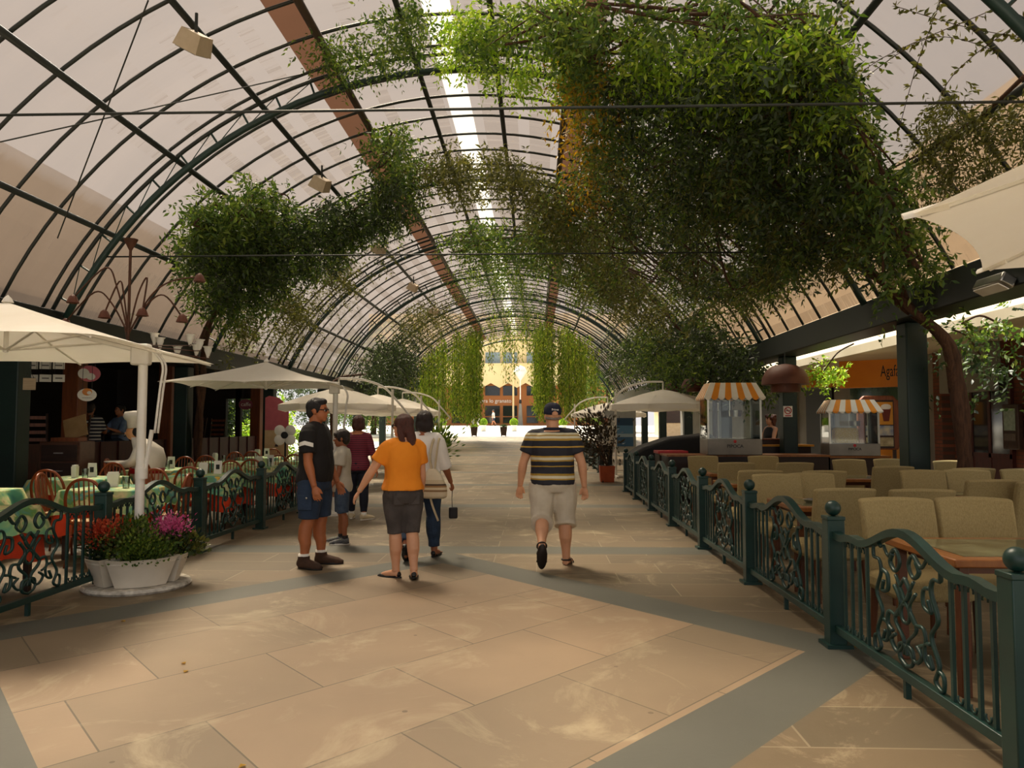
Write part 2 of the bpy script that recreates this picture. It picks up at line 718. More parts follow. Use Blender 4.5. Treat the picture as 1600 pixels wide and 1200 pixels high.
def roof_material(name, tint, clear, glare):
    m, n, l = newmat(name)
    out = N(n, 'ShaderNodeOutputMaterial')
    g = N(n, 'ShaderNodeNewGeometry')
    mp = N(n, 'ShaderNodeMapping')
    mp.inputs['Scale'].default_value = (0.35, 1.6, 0.35)
    l.new(g.outputs['Position'], mp.inputs[0])
    nz = N(n, 'ShaderNodeTexNoise')
    nz.inputs['Scale'].default_value = 1.0
    nz.inputs['Detail'].default_value = 5
    l.new(mp.outputs[0], nz.inputs['Vector'])
    rp = N(n, 'ShaderNodeValToRGB')
    rp.color_ramp.elements[0].position = 0.3
    rp.color_ramp.elements[1].position = 0.7
    c = lin(tint)
    rp.color_ramp.elements[0].color = tuple(x * 0.84 for x in c[:3]) + (1,)
    rp.color_ramp.elements[1].color = c
    l.new(nz.outputs['Fac'], rp.inputs[0])
    tl = N(n, 'ShaderNodeBsdfTranslucent')
    l.new(rp.outputs[0], tl.inputs[0])
    df = N(n, 'ShaderNodeBsdfDiffuse')
    l.new(rp.outputs[0], df.inputs[0])
    m1 = N(n, 'ShaderNodeMixShader')
    m1.inputs[0].default_value = 0.25
    l.new(tl.outputs[0], m1.inputs[1])
    l.new(df.outputs[0], m1.inputs[2])
    rf = N(n, 'ShaderNodeBsdfRefraction')
    rf.inputs['Roughness'].default_value = 0.32
    rf.inputs['IOR'].default_value = 1.12
    rf.inputs['Color'].default_value = lin('#efe8e0')
    # the sheet is ribbed along the arch
    mw = N(n, 'ShaderNodeMapping')
    mw.inputs['Scale'].default_value = (0.3, 3.0, 0.3)
    l.new(g.outputs['Position'], mw.inputs[0])
    wv = N(n, 'ShaderNodeTexNoise')
    wv.inputs['Scale'].default_value = 1.5
    l.new(mw.outputs[0], wv.inputs['Vector'])
    bp = N(n, 'ShaderNodeBump')
    bp.inputs['Strength'].default_value = 0.9
    bp.inputs['Distance'].default_value = 0.05
    l.new(wv.outputs['Fac'], bp.inputs['Height'])
    l.new(bp.outputs[0], rf.inputs['Normal'])
    m2 = N(n, 'ShaderNodeMixShader')
    m2.inputs[0].default_value = glare
    l.new(m1.outputs[0], m2.inputs[1])
    l.new(rf.outputs[0], m2.inputs[2])
    tp = N(n, 'ShaderNodeBsdfTransparent')
    tp.inputs[0].default_value = lin('#ece0d4')
    m3 = N(n, 'ShaderNodeMixShader')
    m3.inputs[0].default_value = clear
    l.new(m2.outputs[0], m3.inputs[1])
    l.new(tp.outputs[0], m3.inputs[2])
    l.new(m3.outputs[0], out.inputs[0])
    return m


M['roof'] = roof_material('translucent roof sheet', '#6e6157', 0.30, 0.18)
M['roof_glare'] = roof_material('ridge strip with painted sun glare', '#fff6e6', 0.45, 0.25)  # brighter roof material, paints the sun's glare streak along the ridge
M['roof_brown'] = roof_material('brown translucent roof strip', '#432a1a', 0.03, 0.0)
RS = VR + 0.36                     # radius of the sheet
AL, AR = -64.3, 62.9                # where the vault springs, degrees from the crown

ceiling = MB()
NA = 72
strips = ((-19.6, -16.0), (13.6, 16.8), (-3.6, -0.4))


def in_strip(a):
    return any(s0 < a < s1 for s0, s1 in strips)


angs = sorted(set([AL + (AR - AL) * i / NA for i in range(NA + 1)] + [x for s in strips for x in s]))
for a, b in zip(angs[:-1], angs[1:]):
    if in_strip((a + b) / 2):
        continue
    ceiling.quad(VP(a, RS, Y0), VP(b, RS, Y0), VP(b, RS, Y1), VP(a, RS, Y1))
ceil = struct('ceiling', ceiling, M['roof'], smooth=True)
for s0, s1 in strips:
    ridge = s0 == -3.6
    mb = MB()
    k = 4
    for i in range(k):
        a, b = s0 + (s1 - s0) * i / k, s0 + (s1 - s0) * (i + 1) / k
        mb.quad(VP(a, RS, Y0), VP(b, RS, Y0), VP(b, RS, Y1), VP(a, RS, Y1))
    mb.build('glare_strip' if ridge else 'brown_roof_strip', M['roof_glare' if ridge else 'roof_brown'], ceil, True)['label'] = 'bright ridge strip standing in for sun glare' if ridge else 'brown tinted roof strip'
for a in (-52.3, -39.5, -26.6, -15.9, -6.1, 4.2, 13.5, 26.5, 39.5, 52.0):
    MB().tube([VP(a, VR + 0.24, Y0), VP(a, VR + 0.24, Y1)], 0.045 if a not in (-15.9, 13.5) else 0.06, 6).build('roof_purlin', M['brown_steel'] if a in (-15.9, 13.5) else M['steel_dark'], ceil, True)
y = Y0 + .065
k = 0
BAR = [VP(AL + (AR - AL) * i / 40, VR + 0.31, 0) for i in range(41)]
bar_me = MB().tube(BAR, 0.024, 6, up=(0, 1, 0)).mesh('glazing_bar', M['steel_dark'], True)
while y < Y1:
    o = bpy.data.objects.new('glazing_bar', bar_me)
    COL.objects.link(o)
    o.location.y = y
    o.parent = ceil
    y += 0.867

# arched trusses
ARCH_Y = [0.8 + 5.2 * i for i in range(0, 10)]


def arch(y, label, tie=True):
    t = empty('arched_truss', (VX, y, VZ), 0, label, 'roof truss', 'arched roof trusses')
    q = lambda a, r, dy=0.0: Vector((r * math.sin(math.radians(a)), dy, r * math.cos(math.radians(a))))
    A = [AL + (AR - AL) * i / 48 for i in range(49)]
    MB().tube([q(a, VR) for a in A], 0.05, 8, up=(0, 1, 0)).build('lower_chord', M['truss_green'], t, True)
    MB().tube([q(a, VR + 0.24) for a in A], 0.03, 6, up=(0, 1, 0)).build('upper_chord', M['steel_dark'], t, True)
    mb = MB()
    n = 27
    for i in range(n):
        a = AL + 2 + (AR - AL - 4) * i / (n - 1)
        mb.tube([q(a, VR), q(a, VR + 0.24)], 0.018, 5)
        if i < n - 1:
            mb.tube([q(a, VR + 0.02), q(a + (AR - AL - 4) / (n - 1), VR + 0.22)], 0.007, 4)
    mb.build('truss_web', M['truss_green'], t, False)
    p0 = q(-55, VR)
    x1 = math.sqrt(max(VR ** 2 - p0.z ** 2, 0))
    if tie:
        MB().tube([(p0.x, 0, p0.z), (x1, 0, p0.z)], 0.012, 5).build('tie_cable', M['steel_dark'], t, True)
    return t


for i, y in enumerate(ARCH_Y):
    if i < 1:
        lab = 'dark green arched roof truss straight overhead at the street entrance'
    else:
        lab = 'dark green arched roof truss, ' + ORD[i - 1] + ' one ahead under the vault'
    arch(y, lab, i < 3)

# eave beams and columns
mb = MB()
mb.prism([(4.80, 2.87), (5.32, 2.87), (5.32, 3.22), (4.80, 3.28)], 'Y', Y0, Y1)
struct('trim_1', mb, M['green_dark'], bevel=0.015)
mb = MB()
mb.prism([(-7.08, 2.70), (-7.08, 3.17), (-7.6, 3.12), (-7.6, 2.70)], 'Y', Y0, Y1)
struct('trim_2', mb, M['green_dark'], bevel=0.015)
COLY = [0.1 + 5.2 * i for i in range(0, 10)]


def column(x, y, label, zt):
    z0 = floor_z(y)
    t = empty('column', (x, y, z0), 0, label, 'column', 'green roof columns')
    MB().box((0, 0, (zt - z0) / 2), (0.29, 0.29, zt - z0)).build('shaft', M['column'], t, bevel=0.02)
    MB().box((0, 0, 0.12), (0.38, 0.38, 0.24)).build('base', M['green_dark'], t, bevel=0.02)
    return t


for i, y in enumerate(COLY):
    if i == 0:
        continue
    w = ORD[i - 1] + ' along the '
    column(5.12, y + 0.1, 'dark green square column, ' + w + 'pharmacy side', 2.87)
    column(-7.36, y + 0.1, 'dark green square column, ' + w + 'restaurant side', 2.70)
# ================================================================== BUILDINGS ON BOTH SIDES
# pharmacy side
M['brick'] = brickmat('red brown brick', '#7a3f26', '#62301c', '#4a3324', axes='YZ')
M['orange_sign'] = mat('orange sign board', '#e38a12', '#d67c0c', rough=0.4, scale=2)
M['yellow_board'] = mat('yellow board', '#d9951c', '#c98512', rough=0.45, scale=2)
M['sign_black'] = mat('black lettering', '#15110e', '#0d0a08', rough=0.5)
M['sign_white'] = mat('white board', '#efe9dd', '#e2dccf', rough=0.5)
M['red'] = mat('red enamel', '#b81f24', '#a5181d', rough=0.4)
M['pink'] = mat('pink board', '#c9606a', '#bb525e', rough=0.5)
M['maroon'] = mat('maroon board', '#7d1f3b', '#6f1932', rough=0.45)
M['bulb'] = emitmat('lit bulb', '#ffe9c0', 6.0)

mb = MB()
mb.box((8.15, 10.4, 1.75), (0.3, 9.8, 3.5))
struct('wall_right', mb, M['brick'])
mb = MB()
mb.box((8.15, 29.15, 1.75 + 0.2), (0.3, 27.7, 4.0))
struct('wall_right_far', mb, M['grey_plaster'])
# sloping canopy roof over the shop fronts
mb = MB()
mb.prism([(6.55, 2.93), (8.1, 2.93), (8.1, 3.75), (6.55, 3.12)], 'Y', 2.0, 43.0)
struct('roof_right', mb, M['plaster'], bevel=0.01)
mb = MB()
mb.box((9.6, 22.0, 3.4), (2.7, 42.0, 0.2))
struct('roof_right_back', mb, M['interior'])
M['tan_wall'] = mat('tan upper wall', '#d2b896', '#c4a984', rough=0.9, scale=0.8)
mb = MB()
mb.box((8.6, 22.0, 5.6), (0.5, 42.0, 3.9))
struct('wall_right_upper', mb, M['tan_wall'])
mb = MB()
mb.box((-9.9, 8.0, 5.0), (0.5, 31, 3.2))
struct('wall_left_upper', mb, M['tan_wall'])
# door and shop window near the brick pier
mb = MB()
for yy in (13.15, 13.75, 14.3):
    mb.box((7.97, yy, 1.25), (0.07, 0.07, 2.5))
for zz in (0.05, 0.95, 2.45):
    mb.box((7.97, 13.72, zz), (0.07, 1.2, 0.08))
w = struct('door_1', mb, M['wood_red'])
MB().box((7.96, 13.72, 1.7), (0.02, 1.1, 1.45)).build('pane', M['dark_glass'], w)
MB().box((7.96, 13.72, 0.5), (0.03, 1.1, 0.85)).build('door_panel', M['wood_red'], w)
mb = MB()
mb.box((7.95, 11.0, 1.4), (0.1, 2.6, 2.8))
w = struct('door_2', mb, M['wood_red'], bevel=0.01)
for yy in (9.9, 10.6, 11.3, 12.0):
    MB().box((7.88, yy, 1.4), (0.05, 0.06, 2.7)).build('door_stile', M['wood_orange'], w)
mb = MB()
mb.box((7.9, 15.15, 1.45), (0.25, 0.3, 2.9))
struct('trim_3', mb, M['brick'], bevel=0.01)
mb = MB()
mb.box((7.86, 14.2, 2.5), (0.3, 1.5, 0.85))
struct('trim_4', mb, M['grey_plaster'], bevel=0.02)
for i, yy in enumerate((13.75, 14.15, 14.6)):
    t = empty('wall_lamp', (7.7, yy, 2.62), 0, 'small white lamp on the grey fascia, ' + ORD[i] + ' counted from the menu case', 'lamp', 'lamps on the grey fascia')
    MB().lathe([(0.02, -0.02), (0.07, -0.03), (0.06, 0.05), (0.02, 0.07)], n=10).build('shade', M['white_paint'], t)
    MB().bar((0, 0, 0.05), (0.05, 0, 0.06), 0.02, 0.02).build('bracket', M['steel_dark'], t)
# menu case on the wall
t = empty('menu_case', (7.86, 12.95, 1.2), 0, 'dark framed menu case hung on the brick wall beside the glazed door', 'menu board')
MB().box((0, 0, 0.25), (0.1, 0.42, 0.75)).build('case', M['wood_dark'], t, bevel=0.02)
MB().box((-0.052, 0, 0.37), (0.01, 0.3, 0.36)).build('menu_sheet', mat('greenish menu sheet', '#8f9a86', '#6e7a68', scale=14), t)
MB().box((-0.052, 0, 0.08), (0.01, 0.3, 0.12)).build('price_strip', mat('dim strip', '#5a4a3c', '#42352b', scale=20), t)

# pharmacy: signs, front, doors
def pharmacy_sign(loc, rz, w, h, size, label, off, sx_):
    t = empty('shop_sign', loc, rz, label, 'sign')
    MB().box((0, 0.08, 0), (w, 0.16, h)).build('board', M['orange_sign'], t, bevel=0.01)
    text('lettering', 'Agafarma', size, (off, -0.005, 0), (PI / 2, 0, 0), M['sign_black'], t, sx=sx_)
    return t


pharmacy_sign((7.62, 17.2, 2.66), -0.62, 1.75, 0.68, 0.36, 'large orange sign with black pharmacy name, beside the vine-wrapped column', 0.32, .48)
pharmacy_sign((7.5, 20.4, 2.72), -0.25, 0.98, 0.48, 0.24, 'smaller orange pharmacy sign further along, past the hanging brown dome lamp', .04, .62)
t = empty('shop_board', (7.36, 17.35, 3.03), -0.62, 'small white board above the large orange pharmacy sign', 'sign')
MB().box((0, 0, 0), (0.5, 0.04, 0.14)).build('board', M['sign_white'], t)
mb = MB()
mb.box((7.98, 21.9, 1.25), (0.08, 2.0, 2.5))
struct('door_3', mb, M['black'])
mb = MB()
mb.box((7.98, 26.3, 1.35), (0.08, 2.6, 2.3))
struct('door_4', mb, M['black'])
mb = MB()
mb.box((7.96, 24.3, 1.3), (0.2, 1.2, 2.6))
struct('trim_5', mb, M['grey_plaster'])
mb = MB()
mb.box((7.98, 17.9, 1.45), (0.08, 3.6, 1.9))
struct('window_1', mb, mat('green shop glass', '#3f5a4c', '#26382f', rough=0.1, scale=1.5))
t = empty('notice_board', (7.45, 16.3, 0), -0.3, 'plain orange yellow board standing behind the drinks poster case', 'board')
MB().box((0, 0, 1.0), (0.9, 0.06, 2.0)).build('board_face', M['yellow_board'], t, bevel=0.01)
t = empty('poster_case', (6.98, 15.9, 0), -0.15, 'brown rounded poster case with an iced drink picture', 'poster case')
mb = MB()
R_ = [(-.36, .98), (.36, .98), (.40, 1.1), (.40, 1.95), (.28, 2.08), (-.28, 2.08), (-.40, 1.95), (-.40, 1.1)]
mb.prism(R_, 'Y', 0, 0.14)
mb.build('frame', M['wood_orange'], t, bevel=0.02)
MB().box((0, -0.005, 1.5), (0.56, 0.02, 0.98)).build('backing', M['wood_dark'], t)
MB().box((0.06, -0.022, 1.72), (0.40, 0.012, 0.46)).build('drink_poster', M['yellow_board'], t)
cup = MB().prism([(-.05, 1.56), (.05, 1.56), (.09, 1.80), (-.09, 1.80)], 'Y', -0.04, -0.03).build('cup_picture', mat('cola brown', '#7a2c12', '#5c1d0a'), t)
cup.location.x = 0.13
fm = MB().ell((0.13, -0.035, 1.85), (0.10, 0.006, 0.06)).build('foam_picture', M['sign_white'], t)
MB().box((0.0, -0.022, 1.37), (0.52, 0.012, 0.2)).build('snack_poster', mat('pale snack poster', '#cfc7a8', '#6e7fa0', scale=9), t)
MB().box((0.0, -0.022, 1.14), (0.52, 0.012, 0.18)).build('snack_poster', mat('pale snack poster two', '#cdbf96', '#8a7a52', scale=9), t)
for s in (-1, 1):
    MB().box((s * 0.3, 0.07, 0.49), (0.06, 0.06, 0.98)).build('leg', M['wood_dark'], t)

# restaurant side
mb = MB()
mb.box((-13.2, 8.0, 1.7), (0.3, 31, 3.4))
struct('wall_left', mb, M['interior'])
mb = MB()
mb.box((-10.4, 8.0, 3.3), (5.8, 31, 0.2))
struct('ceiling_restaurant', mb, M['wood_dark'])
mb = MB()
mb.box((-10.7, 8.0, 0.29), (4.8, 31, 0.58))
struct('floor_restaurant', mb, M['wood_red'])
mb = MB()                                # end wall with two openings to the garden
for x0, x1 in ((-13.1, -9.62), (-9.32, -9.16), (-8.82, -8.2)):
    mb.box(((x0 + x1) / 2, 23.6, 1.7), (x1 - x0, 0.16, 3.4))
mb.box((-9.2, 23.6, 2.85), (0.9, 0.16, 1.1))
mb.box((-9.2, 23.6, 0.5), (0.9, 0.16, 1.0))
struct('wall_back', mb, M['interior'])
for i, (yy, lab) in enumerate(((8.6, 'hidden by the big parasol'), (13.75, 'beside the oval white sign'), (17.3, 'behind the chef statue'), (22.9, 'beside the oval maroon sign'))):
    t = empty('wooden_post', (-8.42, yy, 0), 0, 'orange brown wooden post of the restaurant front, ' + lab, 'post', 'restaurant front posts')
    MB().box((0, 0, 1.6), (0.3, 0.3, 3.2)).build('shaft', M['wood_orange'], t, bevel=0.015)
for i, (a, b) in enumerate(((8.8, 13.6), (13.9, 17.1), (17.5, 22.7))):
    mb = MB()
    mb.box((-8.42, (a + b) / 2, 0.58), (0.1, b - a, 1.16))
    n = int((b - a) / 0.6)
    for k in range(n + 1):
        mb.box((-8.36, a + (b - a) * k / n, 0.58), (0.03, 0.05, 1.16))
    o = mb.build('low_wall', M['wood_red'])
    tag(o, 'low panelled wooden wall along the restaurant front, ' + ('beside the drawer cabinet', 'below the two diners', 'behind the chef statue and fan')[i], 'low wall', 'low restaurant walls')
# furniture seen inside
def bar_chair(x, y, rz, lab):
    t = empty('slat_chair', (x, y, 0.58), rz, lab, 'chair', 'slat back chairs inside the restaurant')
    for s in (-1, 1):
        MB().tube([(s * .2, -.2, 0), (s * .2, -.22, .5), (s * .2, -.3, 1.1)], 0.022, 6).build('back_post', M['wood_dark'], t)
        MB().tube([(s * .2, .2, 0), (s * .2, .2, .46)], 0.022, 6).build('leg', M['wood_dark'], t)
    for k in range(4):
        MB().box((0, -.245 - .012 * k, .64 + .13 * k), (.4, .02, .06)).build('back_slat', M['wood_orange'], t)
    MB().box((0, 0, .47), (.44, .44, .05)).build('seat', M['wood_dark'], t, bevel=0.01)


for i, (px, yy) in enumerate(((215, 14.6), (122, 13.6), (325, 18.6), (350, 19.9), (375, 21.2))):
    X = P(px, 690, yy).x
    bar_chair(min(X, -9.0), yy, (PI, 0.4, PI * .9, 2.2, PI)[i], 'dark slat back chair on the raised restaurant floor, ' + (ORD[i] + ' along the front'))

# hanging signs
def oval_sign(loc, rx, rz_, m, lab, deco):
    t = empty('hanging_sign', loc, 0.55, lab, 'sign')
    MB().tube([(rx * math.cos(a), 0, rz_ * math.sin(a)) for a in [0]], 0.001)
    mb = MB()
    pts = [(rx * math.cos(2 * PI * k / 28), rz_ * math.sin(2 * PI * k / 28)) for k in range(28)]
    mb.prism(pts, 'Y', -0.015, 0.015)
    mb.build('board', m, t)
    for s in (-1, 1):
        MB().tube([(s * rx * .5, 0, rz_ * .8), (s * rx * .4, 0, 3.22 - loc[2])], 0.006, 4).build('cord', M['black'], t)
    deco(t)
    return t


def d1(t):
    MB().ell((0, -0.017, 0.05), (0.075, 0.006, 0.06)).build('orange_emblem', M['orange_sign'], t)
    MB().ell((0.03, -0.021, 0.035), (0.035, 0.006, 0.03)).build('emblem_notch', M['sign_white'], t)
    MB().box((0, -0.017, -0.05), (0.15, 0.004, 0.014)).build('fine_print', mat('grey fine print', '#8a8478', '#d8d2c6', scale=60), t)


oval_sign(P(136, 617, 12.8), 0.145, 0.108, M['sign_white'], 'white oval hanging sign with an orange emblem', d1)


def d2(t):
    text('lettering', 'caffe', 0.15, (0, -0.018, 0), (PI / 2, 0, 0), M['sign_white'], t)


oval_sign(P(384, 632, 21.5), 0.19, 0.15, M['maroon'], 'maroon oval hanging sign with white lettering', d2)


def d3(t):
    MB().ell((-0.09, -0.017, 0.0), (0.09, 0.004, 0.09)).build('pale_disc', M['sign_white'], t)
    MB().ell((0.02, -0.02, -0.05), (0.07, 0.004, 0.06)).build('pale_disc', M['sign_white'], t)


oval_sign(P(140, 584, 13.1), 0.17, 0.14, M['pink'], 'pink round hanging sign with two pale discs above the oval one', d3)
def d4(t):
    MB().ell((-0.02, -0.017, 0), (0.05, 0.004, 0.09)).build('white_mark', M['sign_white'], t)


oval_sign(P(31, 617, 11.9), 0.11, 0.14, M['orange_sign'], 'orange round hanging sign half hidden by the nearest green column', d4)
k = 0
for row in range(2):
    for c in range(3):
        p = P(50 + 21 * c, 571 + 20 * row, 12.4)
        t = empty('menu_card', p, 0.5, 'small white menu card hung in a grid, ' + ('upper' if row == 0 else 'lower') + ' row ' + ('beside the green column', 'in the middle', 'beside the wooden post')[c], 'card', 'white menu cards')
        MB().box((0, 0, 0), (0.17, 0.012, 0.12)).build('card', M['sign_white'], t)
        for q in (-.06, .06):
            MB().tube([(q, 0, .05), (q, 0, 3.22 - p.z)], 0.004, 4).build('cord', M['black'], t)
        MB().box((0.0, -0.008, 0.0), (0.1, 0.004, 0.022)).build('print', mat('grey print', '#7a746c') if k == 0 else bpy.data.materials['grey print'], t)
        k += 1
t = empty('wooden_plaque', P(46, 600, 10.2), 0.4, 'small carved wooden plaque hanging below the near parasol', 'plaque')
MB().box((0, 0, 0), (0.15, 0.02, 0.16)).build('board', mat('pale weathered wood', '#a58f6e', '#8a7558', scale=4, stretch=(1, 1, 10)), t)
MB().tube([(-.05, 0, .08), (0, 0, .2), (.05, 0, .08)], 0.004, 4).build('cord', M['black'], t)
MB().tube([(0, 0, .2), (0, 0, .92)], 0.004, 4).build('cord', M['black'], t)

# cabinet with open lid box
t = empty('drawer_cabinet', (-7.5, 12.1, 0), 0.1, 'brown wooden drawer cabinet beside the nearest green column', 'cabinet')
MB().box((0, 0, 0.61), (0.62, 0.5, 1.22)).build('body', mat('mid brown wood', '#5e3a26', '#4c2d1c', rough=0.4, scale=3, stretch=(1, 6, 6)), t, bevel=0.01)
for k in range(4):
    d = MB().box((0.0, -0.255, 0.2 + 0.28 * k), (0.54, 0.02, 0.25)).build('drawer', M['wood_dark'], t, bevel=0.005)
    MB().bar((-.07, -.28, 0.2 + .28 * k), (.07, -.28, .2 + .28 * k), 0.02, 0.02).build('handle', M['chrome'], d)
t = empty('wooden_box', (-7.5, 12.1, 1.22), 0.1, 'small wooden box with raised lid standing on the cabinet', 'box')
MB().box((0.02, 0, 0.03), (0.42, 0.3, 0.06)).build('tray', M['wood_orange'], t)
MB().box((0.05, 0.13, 0.22), (0.36, 0.02, 0.36), M=Matrix.Rotation(-0.3, 3, 'Y') @ Matrix.Rotation(-0.3, 3, 'X')).build('lid', mat('tan board', '#a08258', '#8c6e46'), t)

# menu board with pink top and the fan-like cluster of white discs
t = empty('menu_board', P(432, 745, 20.0) * 1.0, 0.2, 'tall board with red pink top and cream lower half beside the last green column', 'board')
t.location = (P(432, 700, 20).x, 20.0, 0)
mb = MB().prism([(-.3, 1.35), (.3, 1.35), (.3, 1.95), (.2, 2.05), (.05, 2.2), (-.2, 2.25), (-.3, 2.2)], 'Y', -.02, .02)
mb.build('upper_board', M['pink'], t)
MB().box((0, 0, 0.85), (0.6, 0.04, 1.0)).build('lower_board', mat('cream board', '#d8b98a', '#c9a877'), t)
MB().prism([(-.05, .92), (.05, .92), (.0, 1.02)], 'Y', -.03, -.022).build('emblem', M['wood_dark'], t)
for s in (-1, 1):
    MB().box((s * .25, 0.03, 0.2), (0.05, 0.05, 0.4)).build('leg', M['wood_dark'], t)
t = empty('disc_lamp', (P(446, 680, 15.2).x, 15.2, 0), 0, 'stand with four round white discs beyond the fence', 'lamp')
MB().tube([(0, 0, 0), (0, 0, 1.25)], 0.02, 8).build('stand', M['black'], t)
MB().lathe([(0.16, 0), (0.16, 0.03), (0.03, 0.05)], n=16).build('base', M['black'], t)
for k in range(4):
    a = PI / 4 + k * PI / 2
    c = Vector((0.15 * math.cos(a), -0.03, 1.28 + 0.13 * math.sin(a)))
    MB().lathe([(0.001, -0.02), (0.08, -0.015), (0.11, 0.0), (0.08, 0.02), (0.001, 0.03)], c, 18, M=Matrix.Rotation(PI / 2, 3, 'X')).build('disc', M['white_paint'], t)
MB().lathe([(0.001, -0.03), (0.07, -0.02), (0.07, 0.03), (0.001, 0.04)], (0, -0.04, 1.28), 14, M=Matrix.Rotation(PI / 2, 3, 'X')).build('hub', M['black'], t)

# ================================================================== BEYOND THE FAR END
M['cream'] = mat('sunlit cream render', '#f3dca8', '#e8cf98', rough=0.8, scale=0.4)
M['brown_front'] = mat('brown shop front', '#a8672e', '#97581f', rough=0.6, scale=0.4)
BY = 88.0
S = BY / 1200.0
bz = 1.47


def bx(px):
    return P(px, 640, BY).x


def bzv(py):
    return P(838, py, BY).z


t = empty('far_building', (0, BY, bz), 0, 'cream and brown corner building with pointed awning beyond the far end', 'building')
mb = MB()
mb.box((-4.5, 3.0, 6.5), (30, 5.0, 13.0))
mb.build('wall', M['cream'], t)
h0 = bzv(600) - bz
mb = MB()
mb.box((bx(770), 0.3, h0 / 2), (26, 0.5, h0))
mb.build('shop_front', M['brown_front'], t)
for i, (a, b) in enumerate(((706, 726), (758, 781), (786, 808), (823, 841), (850, 868), (672, 695))):
    MB().box(((bx(a) + bx(b)) / 2, 0.02, (bzv(650) + bzv(634)) / 2 - bz), (bx(b) - bx(a), 0.1, bzv(634) - bzv(650))).build('shop_window', M['dark_glass'], t)
    MB().box(((bx(a) + bx(b)) / 2, 0.02, (bzv(661) + bzv(652)) / 2 - bz), (bx(b) - bx(a), 0.1, bzv(652) - bzv(661))).build('door_glass', M['dark_glass'], t)
    MB().box(((bx(a) + bx(b)) / 2, 0.02, (bzv(618) + bzv(603)) / 2 - bz), (bx(b) - bx(a), 0.1, bzv(603) - bzv(618))).build('upper_window', M['dark_glass'], t)
    MB().box(((bx(a) + bx(b)) / 2, 0.45, (bzv(568) + bzv(550)) / 2 - bz), (bx(b) - bx(a), 0.2, bzv(550) - bzv(568))).build('upper_window', mat('pale blue glass', '#9aa8ac', '#7f9096', rough=0.2) if i == 0 else bpy.data.materials['pale blue glass'], t)
mb = MB()                                # awning with pointed teeth
zt, zm, zp = bzv(570) - bz, bzv(599) - bz, bzv(606.5) - bz
x0, per = bx(727), bx(783) - bx(756)
for k in range(-2, 8):
    xa = x0 + per * (k - 0.5)
    mb.prism([(xa, zt), (xa, zm), (xa + per / 2, zp), (xa + per, zm), (xa + per, zt)], 'Y', -0.9, -0.75)
mb.box((bx(770), -0.2, zt + 0.05), (22, 1.6, 0.12))
mb.build('pointed_awning', M['cream'], t)
text('lettering', 'tecnara lo granato', 0.62, (bx(768), -0.02, bzv(626.5) - bz), (PI / 2, 0, 0), M['sign_white'], t)
# street lamp in front of it
t = empty('street_lamp', (P(813, 664, 84).x, 84, 1.47), 0, 'slim pale street lamp with a grey tapered base on the plaza', 'street lamp')
MB().lathe([(0.30, 0), (0.26, 0.4), (0.16, 2.2), (0.09, 2.4)], n=10).build('base', M['grey_plaster'], t)
MB().lathe([(0.06, 2.3), (0.06, 5.0)], n=8).build('pole', M['white_paint'], t)
MB().lathe([(0.02, 4.9), (0.35, 5.3), (0.75, 5.9), (0.5, 6.4), (0.05, 6.6)], n=14).build('shade', M['white_paint'], t)
MB().lathe([(0.001, 2.35), (0.16, 2.5), (0.12, 2.8), (0.001, 2.9)], n=10).build('collar', M['black'], t)

t = empty('flag_pole', (P(802, 650, 86).x, 86, 1.47), 0, 'thin cream flag pole rising in front of the cream building', 'pole')
MB().lathe([(0.11, 0), (0.09, 9.8)], n=8).build('pole', M['cream'], t)
MB().ell((0, 0, 9.85), (0.15, 0.15, 0.15)).build('finial', M['cream'], t)


# ---------------------------------------------------------------- leaves
def leaf_mesh(name, pos, nrm_dir, L, W, m):
    """pos (n,3), dir (n,3) along each leaf; folded rhomb leaves"""
    n = len(pos)
    pos = np.asarray(pos, float)
    d = np.asarray(nrm_dir, float)
    d /= np.linalg.norm(d, axis=1)[:, None] + 1e-9
    r = RNG.normal(size=(n, 3))
    s = np.cross(d, r)
    s /= np.linalg.norm(s, axis=1)[:, None] + 1e-9
    u = np.cross(s, d)
    L = np.broadcast_to(L, (n,))[:, None]
    W = np.broadcast_to(W, (n,))[:, None]
    v = np.empty((n, 4, 3))
    v[:, 0] = pos
    v[:, 1] = pos + d * L * 0.45 + s * W * 0.5 + u * W * 0.18
    v[:, 2] = pos + d * L
    v[:, 3] = pos + d * L * 0.45 - s * W * 0.5 + u * W * 0.18
    idx = (np.arange(n) * 4)[:, None]
    f = np.concatenate([idx + [[0, 1, 2]], idx + [[0, 2, 3]]], axis=1).reshape(-1)
    me = bpy.data.meshes.new(name)
    me.vertices.add(n * 4)
    me.vertices.foreach_set('co', v.reshape(-1).astype(np.float32))
    me.loops.add(n * 6)
    me.loops.foreach_set('vertex_index', f.astype(np.int32))
    me.polygons.add(n * 2)
    me.polygons.foreach_set('loop_start', np.arange(0, n * 6, 3, dtype=np.int32))
    me.polygons.foreach_set('loop_total', np.full(n * 2, 3, dtype=np.int32))
    me.materials.append(m)
    me.update(calc_edges=True)
    me.validate()
    return me


